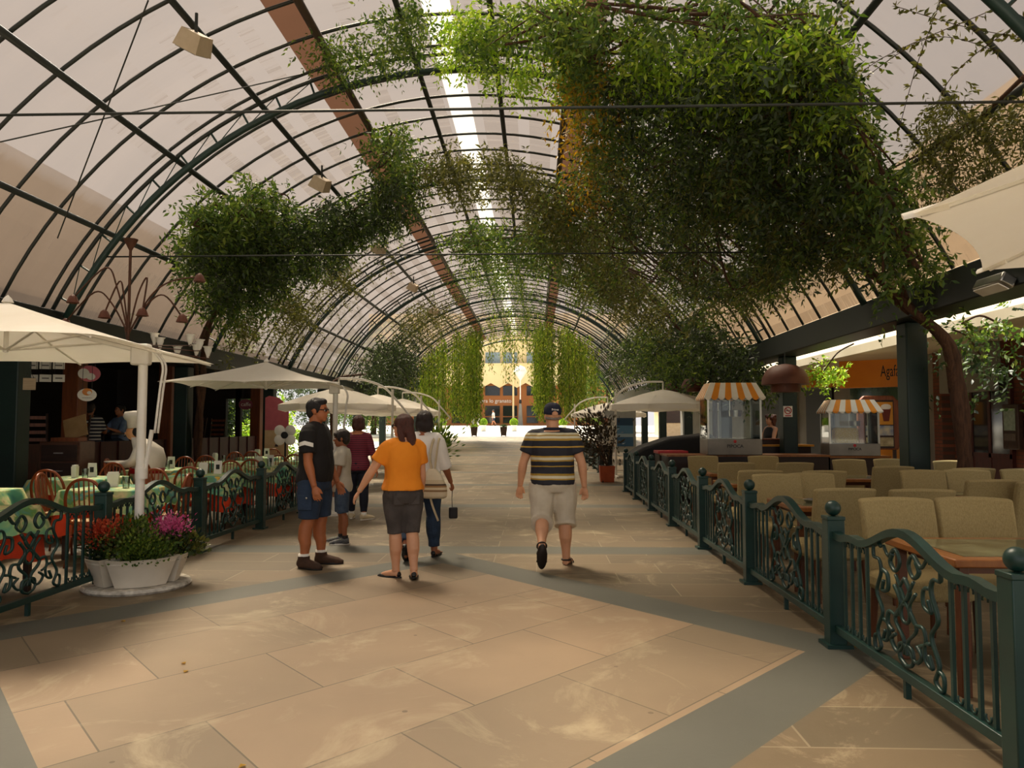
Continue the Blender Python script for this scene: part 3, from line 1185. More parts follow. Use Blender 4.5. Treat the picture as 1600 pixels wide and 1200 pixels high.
def sprigs(P0, D, length, k, leaf):
    """pinnate sprigs: k pairs of leaflets along a drooping stalk"""
    P0 = np.asarray(P0, float)
    n = len(P0)
    D = np.asarray(D, float)
    D /= np.linalg.norm(D, axis=1)[:, None] + 1e-9
    length = np.broadcast_to(length, (n,))
    side = np.cross(D, RNG.normal(size=(n, 3)))
    side /= np.linalg.norm(side, axis=1)[:, None] + 1e-9
    ps, ds = [], []
    for i in range(k):
        t = (i + 1) / k
        c = P0 + D * (length * t)[:, None] + np.array([0, 0, -1.0]) * (length * t * t * 0.5)[:, None]
        for sgn in (-1, 1):
            ps.append(c)
            ds.append(D * 0.7 + side * sgn + np.array([0, 0, -0.35]) + RNG.normal(size=(n, 3)) * 0.25)
    ps, ds = np.concatenate(ps), np.concatenate(ds)
    sc = RNG.uniform(0.7, 1.25, len(ps))
    return ps, ds, leaf[0] * sc, leaf[1] * sc


def link_mesh(name, me, parent, loc=(0, 0, 0)):
    o = bpy.data.objects.new(name, me)
    COL.objects.link(o)
    o.parent = parent
    if parent is not None:
        w = parent.location
        o.location = Vector(loc) - w if loc == 'world' else loc
    return o


M['leaf_mid'] = leafmat('mid green leaves', '#35521a', '#567226', '#8c9c3c')
M['leaf_dark'] = leafmat('dark green leaves', '#1e2e14', '#33461f', '#556a30', 0.3)
M['leaf_lime'] = leafmat('lime green leaves', '#6f9a1c', '#94b72a', '#c2d24e', 0.5)
M['leaf_yellow'] = leafmat('yellowing leaves', '#a87a12', '#c99a1e', '#9aa02c', 0.5)
M['leaf_olive'] = leafmat('olive leaves', '#44481c', '#5d6226', '#83803a', 0.4)
M['leaf_purple'] = leafmat('dark bronze leaves', '#2b2418', '#3a3020', '#55452c', 0.25)


def bush(name, label, cat, loc, blobs, n, leafsize, m, stem=True, group=None):
    """crown of leaves on branching stems; blobs [(centre, radius)] are relative to the base"""
    t = empty(name, loc, 0, label, cat, group)
    ps, ds = [], []
    vol = sum(b[1] ** 2 for b in blobs)
    for c, r in blobs:
        k = max(int(n * r * r / vol), 4)
        q = RNG.normal(size=(k, 3))
        q /= np.linalg.norm(q, axis=1)[:, None]
        rad = r * RNG.uniform(0.35, 1.0, k) ** 0.5
        ps.append(q * rad[:, None] + np.array(c))
        ds.append(q + np.array([0, 0, -0.2]) + RNG.normal(size=(k, 3)) * 0.6)
    ps, ds = np.concatenate(ps), np.concatenate(ds)
    p2, d2, L, W = sprigs(ps, ds, leafsize * 2.2, 3, (leafsize, leafsize * 0.5))
    link_mesh('foliage', leaf_mesh('foliage', p2, d2, L, W, m), t)
    if stem:
        mb = MB()
        for c, r in blobs:
            c = Vector(c)
            mb.tube(cr_spline([(0, 0, 0), (c.x * .3, c.y * .3, c.z * .5), c], 4), [0.012 + 0.03 * r * (1 - i / 9) for i in range(9)], 5)
        mb.build('stem', M['bark'], t, True)
    return t


# trees and shrubs outside
def tree(loc, h, r, lab, m, n=2500, ls=0.35):
    bl = [((random.uniform(-r, r) * .6, random.uniform(-r, r) * .6, h - r + random.uniform(-r, r) * .8), r * random.uniform(.5, .75)) for _ in range(7)]
    t = empty('tree', loc, 0, lab, 'tree', 'trees beyond the vault')
    MB().tube(cr_spline([(0, 0, 0), (.1, 0, h * .3), (0, .1, h * .7)], 4), [0.22 - 0.015 * i for i in range(9)], 8).build('trunk', M['bark'], t, True)
    ps, ds = [], []
    for c, q in bl:
        v = RNG.normal(size=(n // 7, 3))
        v /= np.linalg.norm(v, axis=1)[:, None]
        ps.append(v * (q * RNG.uniform(.5, 1, n // 7) ** .5)[:, None] + np.array(c))
        ds.append(v + RNG.normal(size=v.shape) * .5)
    p2, d2, L, W = sprigs(np.concatenate(ps), np.concatenate(ds), ls, 3, (ls * .55, ls * .3))
    link_mesh('crown', leaf_mesh('crown', p2, d2, L, W, m), t)


tree((-11.5, 54, 0.85), 7.5, 3.0, 'broad green tree beyond the far end on the restaurant side', M['leaf_mid'])
tree((-17.5, 62, 1.0), 10.0, 4.2, 'tall green tree further behind on the restaurant side', M['leaf_dark'])
tree((5.5, 60, 0.98), 7.5, 2.8, 'broad green tree beyond the far end on the pharmacy side', M['leaf_mid'])
tree((16.5, 70, 1.2), 10.0, 4.0, 'tall dark tree far behind on the pharmacy side', M['leaf_dark'])
tree((-11.4, 27.6, 0), 4.4, 1.7, 'dark leafy tree in the garden gap past the maroon sign', M['leaf_dark'], 2600, 0.25)
tree((-12.8, 33.0, 0.1), 4.6, 2.0, 'bright sunlit tree in the garden behind the dark leafy one', M['leaf_lime'], 2200, 0.28)
bush('garden_shrub', 'bright green garden shrub beside the last restaurant column', 'shrub', (-8.9, 25.2, 0), [((0, 0, .6), .6), ((.5, .3, .9), .55), ((-.5, .2, 1.0), .6)], 700, .13, M['leaf_lime'])
mb = MB()
mb.quad((-60, 23.8, -0.03), (-8.0, 23.8, -0.03), (-8.0, 50, 0.70), (-60, 50, 0.70))
mb.quad((11, -9, -0.03), (40, -9, -0.03), (40, 50, 0.75), (11, 50, 0.75))
mb.quad((-60, -9, -0.03), (-14, -9, -0.03), (-14, 23.8, -0.03), (-60, 23.8, -0.03))
struct('ground_outer', mb, M['plaza'])
t = empty('street_kiosk', (9.4, 51.5, 0.79), 0, 'pink roofed kiosk in the sunlit street past the pharmacy side', 'kiosk')
MB().box((0, 0, 1.3), (2.8, 2, 2.6)).build('body', mat('cream kiosk', '#e6c9a0', '#d8b98c'), t)
MB().prism([(-1.8, 2.5), (1.8, 2.5), (1.3, 3.6), (-1.3, 3.6)], 'Y', -1.4, 1.4).build('roof', M['pink'], t)
MB().box((0, -1.02, 1.4), (1.8, .06, 1.1)).build('counter_window', M['wood_dark'], t)

# planters at the far end
for i, (px, py, d, kind) in enumerate(((741, 680, 50.5, 0), (787, 680, 50.5, 1), (755, 674, 61, 2), (803, 673, 61, 2), (691, 676, 60, 2), (880, 674, 61, 2))):
    z = floor_z(d)
    x = P(px, 665, d).x
    if kind < 2:
        t = empty('square_planter', (x, d, z), 0, ('dark brown tapered planter with yellow flowers at the tunnel mouth', 'dark brown tapered planter with low green plants at the tunnel mouth')[kind], 'planter')
        MB().prism([(-.17, 0.04), (.17, 0.04), (.24, .62), (-.24, .62)], 'Y', -.2, .2).build('pot', M['wood_dark'], t)
        for sx_ in (-1, 1):
            for sy_ in (-1, 1):
                MB().box((sx_ * .14, sy_ * .14, .02), (.06, .06, .05)).build('foot', M['wood_dark'], t)
        q = RNG.normal(size=(120, 3)) * np.array([.1, .1, .04]) + np.array([0, 0, .66])
        link_mesh('foliage', leaf_mesh('foliage', q, RNG.normal(size=(120, 3)) + np.array([0, 0, 1]), .12, .06, M['leaf_lime'] if kind == 0 else M['leaf_dark']), t)
    else:
        w = ('beside the dark planter with yellow flowers', 'in front of the street lamp', 'past the parasols on the restaurant side', 'behind the man in the cap')[i - 2]
        t = empty('topiary', (x, d, z), 0, 'round clipped lime green topiary in a white pot, ' + w, 'topiary')
        MB().lathe([(.22, 0), (.26, .5), (.2, .5), (.2, .44), (.001, .44)], n=14).build('pot', M['white_paint'], t)
        q = RNG.normal(size=(700, 3))
        q /= np.linalg.norm(q, axis=1)[:, None]
        link_mesh('foliage', leaf_mesh('foliage', q * .27 + np.array([0, 0, .72]), q + RNG.normal(size=(700, 3)) * .5, .1, .07, M['leaf_lime']), t)
        MB().ell((0, 0, .72), (.25, .25, .25)).build('inner_foliage', mat('dense clipped leaves', '#7fa020', '#6a8a1a', scale=20) if i == 2 else bpy.data.materials['dense clipped leaves'], t, True)
# ================================================================== FENCES
FX_R, FX_L = 2.0, -3.94
PANEL = 1.86


def fence_post_proto():
    t = empty('fence_post', (0, 0, 0))
    MB().box((0, 0, .42), (.112, .112, .84)).build('shaft', M['green'], t, bevel=.006)
    MB().box((0, 0, .012), (.17, .17, .024)).build('base_plate', M['green'], t)
    MB().box((0, 0, .85), (.12, .12, .025)).build('cap', M['green'], t, bevel=.004)
    MB().ell((0, 0, .914), (.052, .052, .052), 16, 10).build('ball', M['green'], t, True)
    return t


def rail_z(u):
    e = math.cos(PI * min(abs(u - .5) / .3, 1.0))
    return .745 + .072 * (1 + e) * 0.95 - .012 * math.sin(PI * 2 * min(min(u, 1 - u) / .2, 1)) + (.02 if 0 else 0)


def fence_panel_proto():
    t = empty('iron_fence', (0, 0, 0))
    L = PANEL
    mb = MB()
    n = 28
    vs, fs = [], []
    for i in range(n + 1):
        u = i / n
        y = u * L
        z = rail_z(u)
        for dx, dz in ((-.028, -.022), (.028, -.022), (.028, .022), (-.028, .022)):
            vs.append((dx, y, z + dz))
    for i in range(n):
        for k in range(4):
            k2 = (k + 1) % 4
            fs.append((i * 4 + k, i * 4 + k2, i * 4 + 4 + k2, i * 4 + 4 + k))
    fs += [(0, 1, 2, 3), (n * 4, n * 4 + 1, n * 4 + 2, n * 4 + 3)]
    mb.add(vs, fs)
    mb.build('top_rail', M['green'], t)
    MB().box((0, L / 2, .125), (.05, L, .05)).build('bottom_rail', M['green'], t, bevel=.004)
    MB().box((0, L * .5, .05), (.03, .03, .1)).build('foot', M['green'], t)
    us = (.07, .13, .19, .25, .75, .81, .87, .93)
    for u in us:
        MB().box((0, u * L, (.15 + rail_z(u)) / 2), (.017, .021, rail_z(u) - .15)).build('baluster', M['green'], t)
    c = L / 2

    def scroll(pts, nm, r=.0125):
        MB().tube([(0, c + a, b) for a, b in [(p.x, p.y) for p in cr_spline([Vector((q[0], q[1], 0)) for q in pts], 5)]], r, 6, flat=.8).build(nm, M['green'], t, True)
    for s in (-1, 1):
        # lyre shaped side curve ending in curls
        scroll([(s * .27, .77), (s * .36, .79), (s * .37, .70), (s * .30, .69), (s * .28, .62), (s * .34, .50), (s * .27, .40), (s * .34, .28), (s * .30, .19), (s * .37, .16), (s * .38, .23), (s * .34, .25)], 'side_scroll')
        scroll([(s * .24, .78), (s * .18, .73), (s * .10, .78), (s * .05, .72), (s * .10, .66), (s * .16, .70), (s * .13, .75)], 'upper_curl')
        scroll([(s * -.10, .64), (s * .0, .52), (s * .12, .40), (s * .02, .30), (s * .10, .22), (s * .17, .27), (s * .12, .31)], 'crossing_scroll')
        scroll([(s * .12, .58), (s * .05, .50), (s * .10, .42), (s * .19, .42), (s * .21, .35), (s * .15, .32)], 'inner_curl')
        for u in (.10, .16, .22):
            uu = u if s < 0 else 1 - u
            for zc, sg in ((rail_z(uu) - .05, 1), (.18, -1)):
                pts = [(uu * L - c + .022 * math.cos(a), zc + sg * .022 * math.sin(a)) for a in np.linspace(-.4, PI + .4, 8)]
                MB().tube([(0, c + a, b) for a, b in pts], .006, 5).build('small_curl', M['green'], t, True)
    for s in (-1, 1):
        scroll([(s * .0, .17), (s * .07, .20), (s * .07, .27), (s * .01, .28), (s * .02, .23)], 'lower_heart')
        scroll([(s * .26, .64), (s * .20, .62), (s * .20, .54), (s * .27, .52), (s * .25, .58)], 'side_curl')
        scroll([(s * .26, .36), (s * .20, .34), (s * .21, .26), (s * .27, .24), (s * .24, .30)], 'side_curl')
    MB().tube([(0, c + .05 * math.cos(a), .45 + .05 * math.sin(a)) for a in np.linspace(0, 2 * PI, 15)[:-1]], .010, 6, closed=True).build('centre_ring', M['green'], t, True)
    scroll([(.0, .64), (.055, .58), (.0, .52), (-.055, .58), (.0, .64)], 'diamond_scroll')
    return t


post0 = fence_post_proto()
tag(post0, 'green fence post', 'fence post', 'green fence posts')
panel0 = fence_panel_proto()
tag(panel0, 'green wrought iron fence panel', 'fence', 'wrought iron fence panels')
R_POSTS = [3.30, 5.29, 7.33, 9.37, 11.45, 13.5, 15.5, 17.3]
L_POSTS = [4.9, 6.92, 8.93, 10.94, 12.95, 14.95, 16.95]
usedp = False


def put(proto, loc, rz, label, first):
    if first:
        proto.location = loc
        proto.rotation_euler = (0, 0, rz)
        proto['label'] = label
        return proto
    return dup(proto, loc, rz, label)


first = True
for nm, X, posts, side in (('R', FX_R, R_POSTS, 'beside the beige chairs'), ('L', FX_L, L_POSTS, 'beside the cloth covered tables')):
    for i, y in enumerate(posts):
        put(post0, (X, y, 0), 0, 'dark green fence post with ball top, ' + ORD[i] + ' ' + side, first)
        if i < len(posts) - 1:
            gap = posts[i + 1] - y - .1
            o = put(panel0, (X, y + .05, 0), 0, 'green iron fence panel with arched rail, ' + ORD[i] + ' ' + side, first)
            o.scale = (1, gap / PANEL, 1)
        first = False
# further fences
for i, y in enumerate([24.3, 26.3, 28.3, 30.3, 32.3]):
    z = floor_z(y)
    dup(post0, (1.98, y, z), 0, 'dark green fence post with ball top, ' + ORD[i] + ' past the terracotta potted plant')
    if i < 4:
        o = dup(panel0, (1.98, y + .05, z), 0, 'green wrought iron fence panel, ' + ORD[i] + ' past the terracotta potted plant')
        o.scale = (1, 1.9 / PANEL, 1)
M['pale_paint'] = mat('worn pale paint', '#b9bcae', '#8f968a', rough=.6, scale=8)

# ================================================================== UPHOLSTERED CHAIRS AND WOODEN TABLES
M['fabric'] = mat('beige chair fabric', '#b09c6c', '#978558', rough=.95, scale=170, stretch=(1, 1, .22), bump=.3, bscale=260)
M['chair_leg'] = mat('chair leg wood', '#6a3a1c', '#532b12', rough=.45, scale=6)
M['table_wood'] = mat('honey brown table wood', '#9a6230', '#834e24', rough=.3, scale=3, stretch=(8, 1, 1))
M['table_marble'] = mat('green brown stone inlay', '#8a8a68', '#54492e', rough=.15, scale=5, detail=9)


def easy_chair():
    t = empty('upholstered_chair', (0, 0, 0))
    mb = MB()
    mb.box((0, 0.02, .41), (.50, .50, .14))
    mb.build('seat', M['fabric'], t, bevel=.045)
    mb = MB()
    n, m = 10, 8
    vs, fs = [], []
    for j in range(m + 1):
        v = j / m
        z = .36 + .60 * v
        yb = -.20 - .10 * v * v
        w = .245 + .012 * v
        for i in range(n + 1):
            u = -1 + 2 * i / n
            bow = -.035 * (1 - u * u)
            vs.append((u * w, yb + bow - .035, z - (.012 * u * u if j == m else 0)))
            vs.append((u * w, yb + bow + .04, z - (.012 * u * u if j == m else 0)))
    st = 2 * (n + 1)
    for j in range(m):
        for i in range(n):
            a = j * st + i * 2
            fs.append((a, a + 2, a + st + 2, a + st))
            fs.append((a + 1, a + st + 1, a + st + 3, a + 3))
        a = j * st
        fs.append((a, a + st, a + st + 1, a + 1))
        a = j * st + 2 * n
        fs.append((a, a + 1, a + st + 1, a + st))
    for i in range(n):
        a = i * 2
        fs.append((a, a + 1, a + 3, a + 2))
        a = m * st + i * 2
        fs.append((a, a + 2, a + 3, a + 1))
    mb.add(vs, fs)
    mb.build('backrest', M['fabric'], t, bevel=.02)
    for sx in (-1, 1):
        for sy in (-1, 1):
            MB().tube([(sx * .2, sy * .2 + .01, .36), (sx * .205, sy * .225, .0)], [.026, .018], 6).build('leg', M['chair_leg'], t)
    return t


chair0 = easy_chair()
tag(chair0, 'beige chair', 'chair', 'beige upholstered chairs')
# px of the back's middle, depth of the back, facing (0 = away, PI = towards the street entrance), label
CH = [
    (1399, 5.55, PI, 'facing the entrance behind the nearest wooden table, next to the fence'),
    (1512, 5.60, PI - .12, 'facing the entrance behind the nearest wooden table, away from the fence'),
    (1660, 3.32, 0, 'back turned, at the near side of the nearest wooden table'),
    (1311, 6.50, 0.08, 'seen from behind at the second table, next to the fence'),
    (1438, 6.42, -.06, 'seen from behind at the second table, away from the fence'),
    (1213, 8.25, PI, 'facing the entrance across the second table, next to the fence'),
    (1270, 8.45, PI + .1, 'facing the entrance across the second table, away from the fence'),
    (1186, 9.05, 0, 'seen from behind at the third table, next to the fence'),
    (1283, 9.00, .05, 'seen from behind at the third table, away from the fence'),
    (1098, 13.2, PI, 'facing the entrance in front of the striped popcorn case, next to the fence'),
    (1149, 10.95, 0, 'seen from behind at the fourth table, next to the fence'),
    (1192, 13.2, PI, 'facing the entrance beneath the striped popcorn case'),
    (1240, 10.95, 0, 'seen from behind at the fourth table, away from the fence'),
    (1329, 11.9, PI + .1, 'turned to the entrance in front of the smaller striped case'),
    (1391, 12.1, PI, 'facing the entrance below the drinks poster case'),
    (1407, 10.0, 0, 'seen from behind in front of the vine-wrapped column'),
    (1440, 9.05, PI, 'facing the entrance in the outer row, inner of its pair'),
    (1508, 9.15, PI - .05, 'facing the entrance in the outer row, outer of its pair'),
    (1474, 10.0, 0, 'seen from behind just past the vine-wrapped column'),
    (1486, 11.5, PI, 'facing the entrance before the glazed door'),
    (1595, 9.3, PI - .1, 'facing the entrance before the dark red doors'),
    (1546, 7.55, 0, 'seen from behind in the outer row, nearer the walkway'),
    (1622, 7.35, .05, 'seen from behind in the outer row, against the shop side'),
]
for i, (px, d, rz, lab) in enumerate(CH):
    x = P(px, 665, d).x if i != 2 else 2.47
    if i == 18:
        d = 9.6
    off = -.26 if abs(rz) < 1 else .26
    if i in (15, 18):
        x += .12 if i == 18 else -.12
    put(chair0, (x, d - off, 0), rz, 'beige chair ' + lab, i == 0)

# wooden tables
def wood_table(c, sx, sy, lab):
    t = empty('wooden_table', (c[0], c[1], 0), 0, 'honey brown wooden table, ' + lab, 'table', 'wooden cafe tables')
    MB().box((0, 0, .725), (sx, sy, .045)).build('tabletop', M['table_wood'], t, bevel=.008)
    MB().box((0, 0, .749), (sx - .2, sy - .2, .006)).build('stone_inlay', M['table_marble'], t)
    MB().box((0, 0, .68), (sx - .2, sy - .2, .05)).build('apron', M['chair_leg'], t)
    for a in (-1, 1):
        for b in (-1, 1):
            MB().box((a * (sx / 2 - .07), b * (sy / 2 - .07), .35), (.055, .055, .7)).build('leg', M['chair_leg'], t, bevel=.005)


wood_table((2.88, 4.68), 1.25, .84, 'nearest one, beside the fence')
wood_table((2.9, 7.38), 1.2, .86, 'second along the fence')
wood_table((2.95, 9.98), 1.2, .8, 'third along the fence')
wood_table((3.25, 12.1), 1.3, .84, 'fourth along the fence')
wood_table((4.85, 8.32), 1.3, .6, 'first in the outer row by the shop side')
wood_table((4.35, 11.0), 1.0, .8, 'second in the outer row, beside the vine-wrapped column')
t = empty('glass_ashtray', (2.62, 7.3, .752), 0, 'shallow round glass dish on the second wooden table', 'dish')
MB().lathe([(.001, 0), (.1, 0), (.13, .03), (.125, .03), (.095, .01), (.001, .01)], n=18).build('bowl', M['chrome'], t)

# ================================================================== CLOTH COVERED TABLES
def watercolour():
    m, n, l = newmat('watercolour print cloth')
    out = N(n, 'ShaderNodeOutputMaterial')
    b = N(n, 'ShaderNodeBsdfPrincipled')
    b.inputs['Roughness'].default_value = .7
    g = N(n, 'ShaderNodeNewGeometry')
    nz = N(n, 'ShaderNodeTexNoise')
    nz.inputs['Scale'].default_value = 3.2
    nz.inputs['Detail'].default_value = 3
    nz.inputs['Distortion'].default_value = .6
    l.new(g.outputs['Position'], nz.inputs['Vector'])
    rp = N(n, 'ShaderNodeValToRGB')
    cr = rp.color_ramp
    cr.elements[0].position, cr.elements[0].color = .25, lin('#3f8f86')
    cr.elements[1].position, cr.elements[1].color = .8, lin('#e2691c')
    for p, c in ((.38, '#5fae8e'), (.46, '#a8cf8c'), (.52, '#e6dca8'), (.57, '#6fa04c'), (.64, '#5fa6a0'), (.70, '#e8c850')):
        e = cr.elements.new(p)
        e.color = lin(c)
    l.new(nz.outputs['Fac'], rp.inputs[0])
    l.new(rp.outputs[0], b.inputs['Base Color'])
    l.new(b.outputs[0], out.inputs[0])
    return m


M['print_cloth'] = watercolour()
M['red_cloth'] = mat('orange red cloth', '#e8481a', '#d43c12', rough=.75, scale=4)


def cloth_mesh(h, drop, flare, ph):
    """square cloth draped over a table of half size h, hanging down by drop"""
    mb = MB()
    n = 48
    loops = []
    zt = .76
    for lv, (k, z) in enumerate(((0.0, 0), (.6, 0), (1.0, 0.0), (1.012, -.012), (1.03, -.35), (1.05, -.7), (1.06, -1.0))):
        ring = []
        for i in range(n):
            a = 2 * PI * i / n
            ca, sa = math.cos(a), math.sin(a)
            q = 1 / max(abs(ca), abs(sa))
            q = min(q, 1.36)
            f = flare * max(-z, 0) * (.5 + .5 * math.sin(a * 8 + ph)) * .07
            zz = z if z > -.02 else z * (drop + .05 * math.cos(4 * a + PI) * 1.0 + .015 * math.sin(a * 5 + ph))
            ring.append((ca * q * h * k + ca * f, sa * q * h * k + sa * f, zt + (zz if z <= -.02 else z)))
        loops.append(ring)
    vs = [v for r in loops for v in r]
    fs = []
    for i in range(len(loops) - 1):
        for k in range(n):
            k2 = (k + 1) % n
            fs.append((i * n + k, i * n + k2, i * n + n + k2, i * n + n + k))
    mb.add(vs, fs)
    return mb


tables = [  # x, y
    (-4.88, 6.35), (-4.8, 8.75), (-4.75, 11.05), (-4.75, 13.3), (-4.75, 15.5),
    (-6.3, 8.2), (-6.2, 10.3), (-6.15, 12.5), (-6.2, 14.9), (-6.2, 17.2)]
under0, over0, tb0 = None, None, None
for i, (x, y) in enumerate(tables):
    row = 'in the row beside the fence' if i < 5 else 'in the row nearer the restaurant'
    w = ORD[i % 5] + ' ' + row
    t = empty('cafe_table', (x, y, 0), 0, 'cloth covered square cafe table, ' + w, 'table', 'cloth covered cafe tables')
    if i == 0:
        a = MB().box((0, 0, .735), (.86, .86, .03)).build('tabletop', M['wood_dark'], t)
        kids = [a]
        for p in (-1, 1):
            for q in (-1, 1):
                kids.append(MB().box((p * .38, q * .38, .36), (.05, .05, .72)).build('leg', M['wood_dark'], t))
        tb0 = kids
    else:
        for kk in tb0:
            c = kk.copy()
            COL.objects.link(c)
            c.parent = t
    o = cloth_mesh(.445, .44, 1.0, i).build('tablecloth', M['red_cloth'], None, True, loc=(x, y, -.008))
    tag(o, 'long orange red cloth under the printed one, table ' + w, 'tablecloth', 'orange red tablecloths')
    o = cloth_mesh(.455, .23, 1.3, i + 2).build('tablecloth', M['print_cloth'], None, True, loc=(x, y, 0))
    tag(o, 'green watercolour print cloth, table ' + w, 'tablecloth', 'printed tablecloths')

M['bentwood'] = mat('bentwood', '#9a4a1c', '#7d3812', rough=.3, scale=5)
M['cane'] = mat('pale seat cane', '#c9a878', '#b79462', rough=.7, scale=30)


def bentwood():
    t = empty('bentwood_chair', (0, 0, 0))
    MB().lathe([(.001, .44), (.19, .44), (.205, .455), (.205, .475), (.001, .48)], n=22).build('seat', M['cane'], t)
    MB().lathe([(.2, .435), (.215, .435), (.222, .46), (.212, .478), (.2, .47)], n=22).build('seat_ring', M['bentwood'], t)
    hoop = [(-.19, -.10, .44), (-.2, -.17, .6), (-.185, -.21, .76), (-.11, -.235, .88), (0, -.24, .915), (.11, -.235, .88), (.185, -.21, .76), (.2, -.17, .6), (.19, -.10, .44)]
    MB().tube(cr_spline(hoop, 5), .0165, 7).build('back_hoop', M['bentwood'], t, True)
    for k in range(5):
        x = -.1 + .05 * k
        zt = .915 - .0 - (abs(x) / .11) ** 2 * .03
        MB().tube(cr_spline([(x * .9, -.17, .46), (x, -.21, .68), (x, -.238, zt)], 4), .008, 6).build('spindle', M['bentwood'], t, True)
    for sx in (-1, 1):
        for sy in (-1, 1):
            MB().tube([(sx * .14, sy * .14, .45), (sx * .19, sy * .19, 0)], [.018, .013], 7).build('leg', M['bentwood'], t, True)
    MB().tube([(.165 * math.cos(a), .165 * math.sin(a), .2) for a in np.linspace(0, 2 * PI, 18)[:-1]], .009, 6, closed=True).build('stretcher_ring', M['bentwood'], t, True)
    return t


bw0 = bentwood()
tag(bw0, 'bentwood chair', 'chair', 'bentwood chairs')
BW = []
for i, (x, y) in enumerate(tables):
    row = 'fence row' if i < 5 else 'restaurant row'
    w = ORD[i % 5] + ' table of the ' + row
    BW.append((x + .1, y - .68, 0.1, 'on the entrance side of the ' + w))
    if i not in (0, 5):
        BW.append((x - .05, y + .68, PI, 'on the far side of the ' + w))
    if i in (0, 1, 2, 7):
        BW.append((x - .70, y + .05, -PI / 2 + .2, 'on the restaurant side of the ' + w))
    if i in (1, 3):
        BW.append((x + .58, y - .05, PI / 2 + .2, 'between the fence and the ' + w))
for i, (x, y, rz, lab) in enumerate(BW):
    put(bw0, (x, y, 0), rz, 'brown hooped bentwood chair ' + lab, i == 0)

# things on the tables
M['paper'] = mat('white paper', '#f2efe6', '#e6e2d6', rough=.8)
M['tumbler'] = glassmat('tumbler glass', (.86, .9, .88), .12)
nap = None
GT = []
for i, (x, y) in enumerate(tables):
    w = ORD[i % 5] + ' table of the ' + ('fence row' if i < 5 else 'restaurant row')
    z = .762
    t = empty('napkin_holder', (x - .12, y + .08, z), .3 * i, 'white napkin holder, ' + w, 'napkin holder', 'napkin holders')
    MB().prism([(-.05, 0), (.05, 0), (.065, .15), (-.065, .15)], 'Y', -.03, .03).build('holder', M['white_paint'], t)
    MB().box((0, 0, .155), (.11, .045, .03)).build('napkins', M['paper'], t)
    if i in (0, 1, 3, 4, 6, 7, 8):
        t = empty('glass_tumbler', (x + .13, y - .1, z), 0, 'clear glass tumbler, ' + w, 'glass', 'glass tumblers')
        MB().lathe([(.001, 0), (.034, 0), (.042, .13), (.039, .13), (.031, .008), (.001, .008)], n=14).build('glass', M['tumbler'], t)
    if i in (2, 3, 6, 7, 9):
        t = empty('card_stand', (x + .05, y + .2, z), .2, 'small white upright card on the ' + w, 'table card', 'table cards')
        MB().prism([(-.03, 0), (.03, 0), (.004, .19), (-.004, .19)], 'X', -.055, .055).build('card', M['paper'], t)
        MB().box((0, -.022, .1), (.05, .004, .07)).build('print', M['sign_black'], t)
# round badge on the fence
t = empty('round_badge', (FX_L + .05, 7.98, .46), 0, 'small round red badge with white rim fixed on the fence behind the flower tubs', 'badge')
MB().lathe([(.001, -.012), (.062, -.012), (.07, 0), (.062, .012), (.001, .012)], n=22, M=Matrix.Rotation(PI / 2, 3, 'Y')).build('rim', M['white_paint'], t)
MB().lathe([(.001, -.016), (.045, -.016), (.045, .016), (.001, .016)], n=20, M=Matrix.Rotation(PI / 2, 3, 'Y')).build('disc', M['red'], t)

# ================================================================== PARASOLS
M['canvas'] = mat('cream canvas', '#fbf6ea', '#f6efe0', rough=.85, scale=2, trans=.22)


def canopy_mesh(corners, apex, sag=.035, k=8, scallop=.05):
    """corners: hem points in order; each panel a slightly sagging triangle fan"""
    mb = MB()
    n = len(corners)
    ap = Vector(apex)
    for i in range(n):
        a, b = Vector(corners[i]), Vector(corners[(i + 1) % n])
        grid = []
        for r in range(k + 1):
            t = r / k
            row = []
            for c in range(k + 1):
                s = c / k
                hem = a.lerp(b, s)
                mid = (a + b) / 2
                hem = hem + (Vector((ap.x, ap.y, hem.z)) - mid) * scallop * 4 * s * (1 - s)
                p = ap.lerp(hem, t)
                p.z -= sag * 4 * t * (1 - t) * (0.6 + .4 * 4 * s * (1 - s)) - .02 * 4 * s * (1 - s) * t
                row.append(p)
            grid.append(row)
        vs = [p for row in grid for p in row]
        fs = []
        for r in range(k):
            for c in range(k):
                q = r * (k + 1) + c
                fs.append((q, q + 1, q + k + 2, q + k + 1))
        mb.add(vs, fs)
    return mb


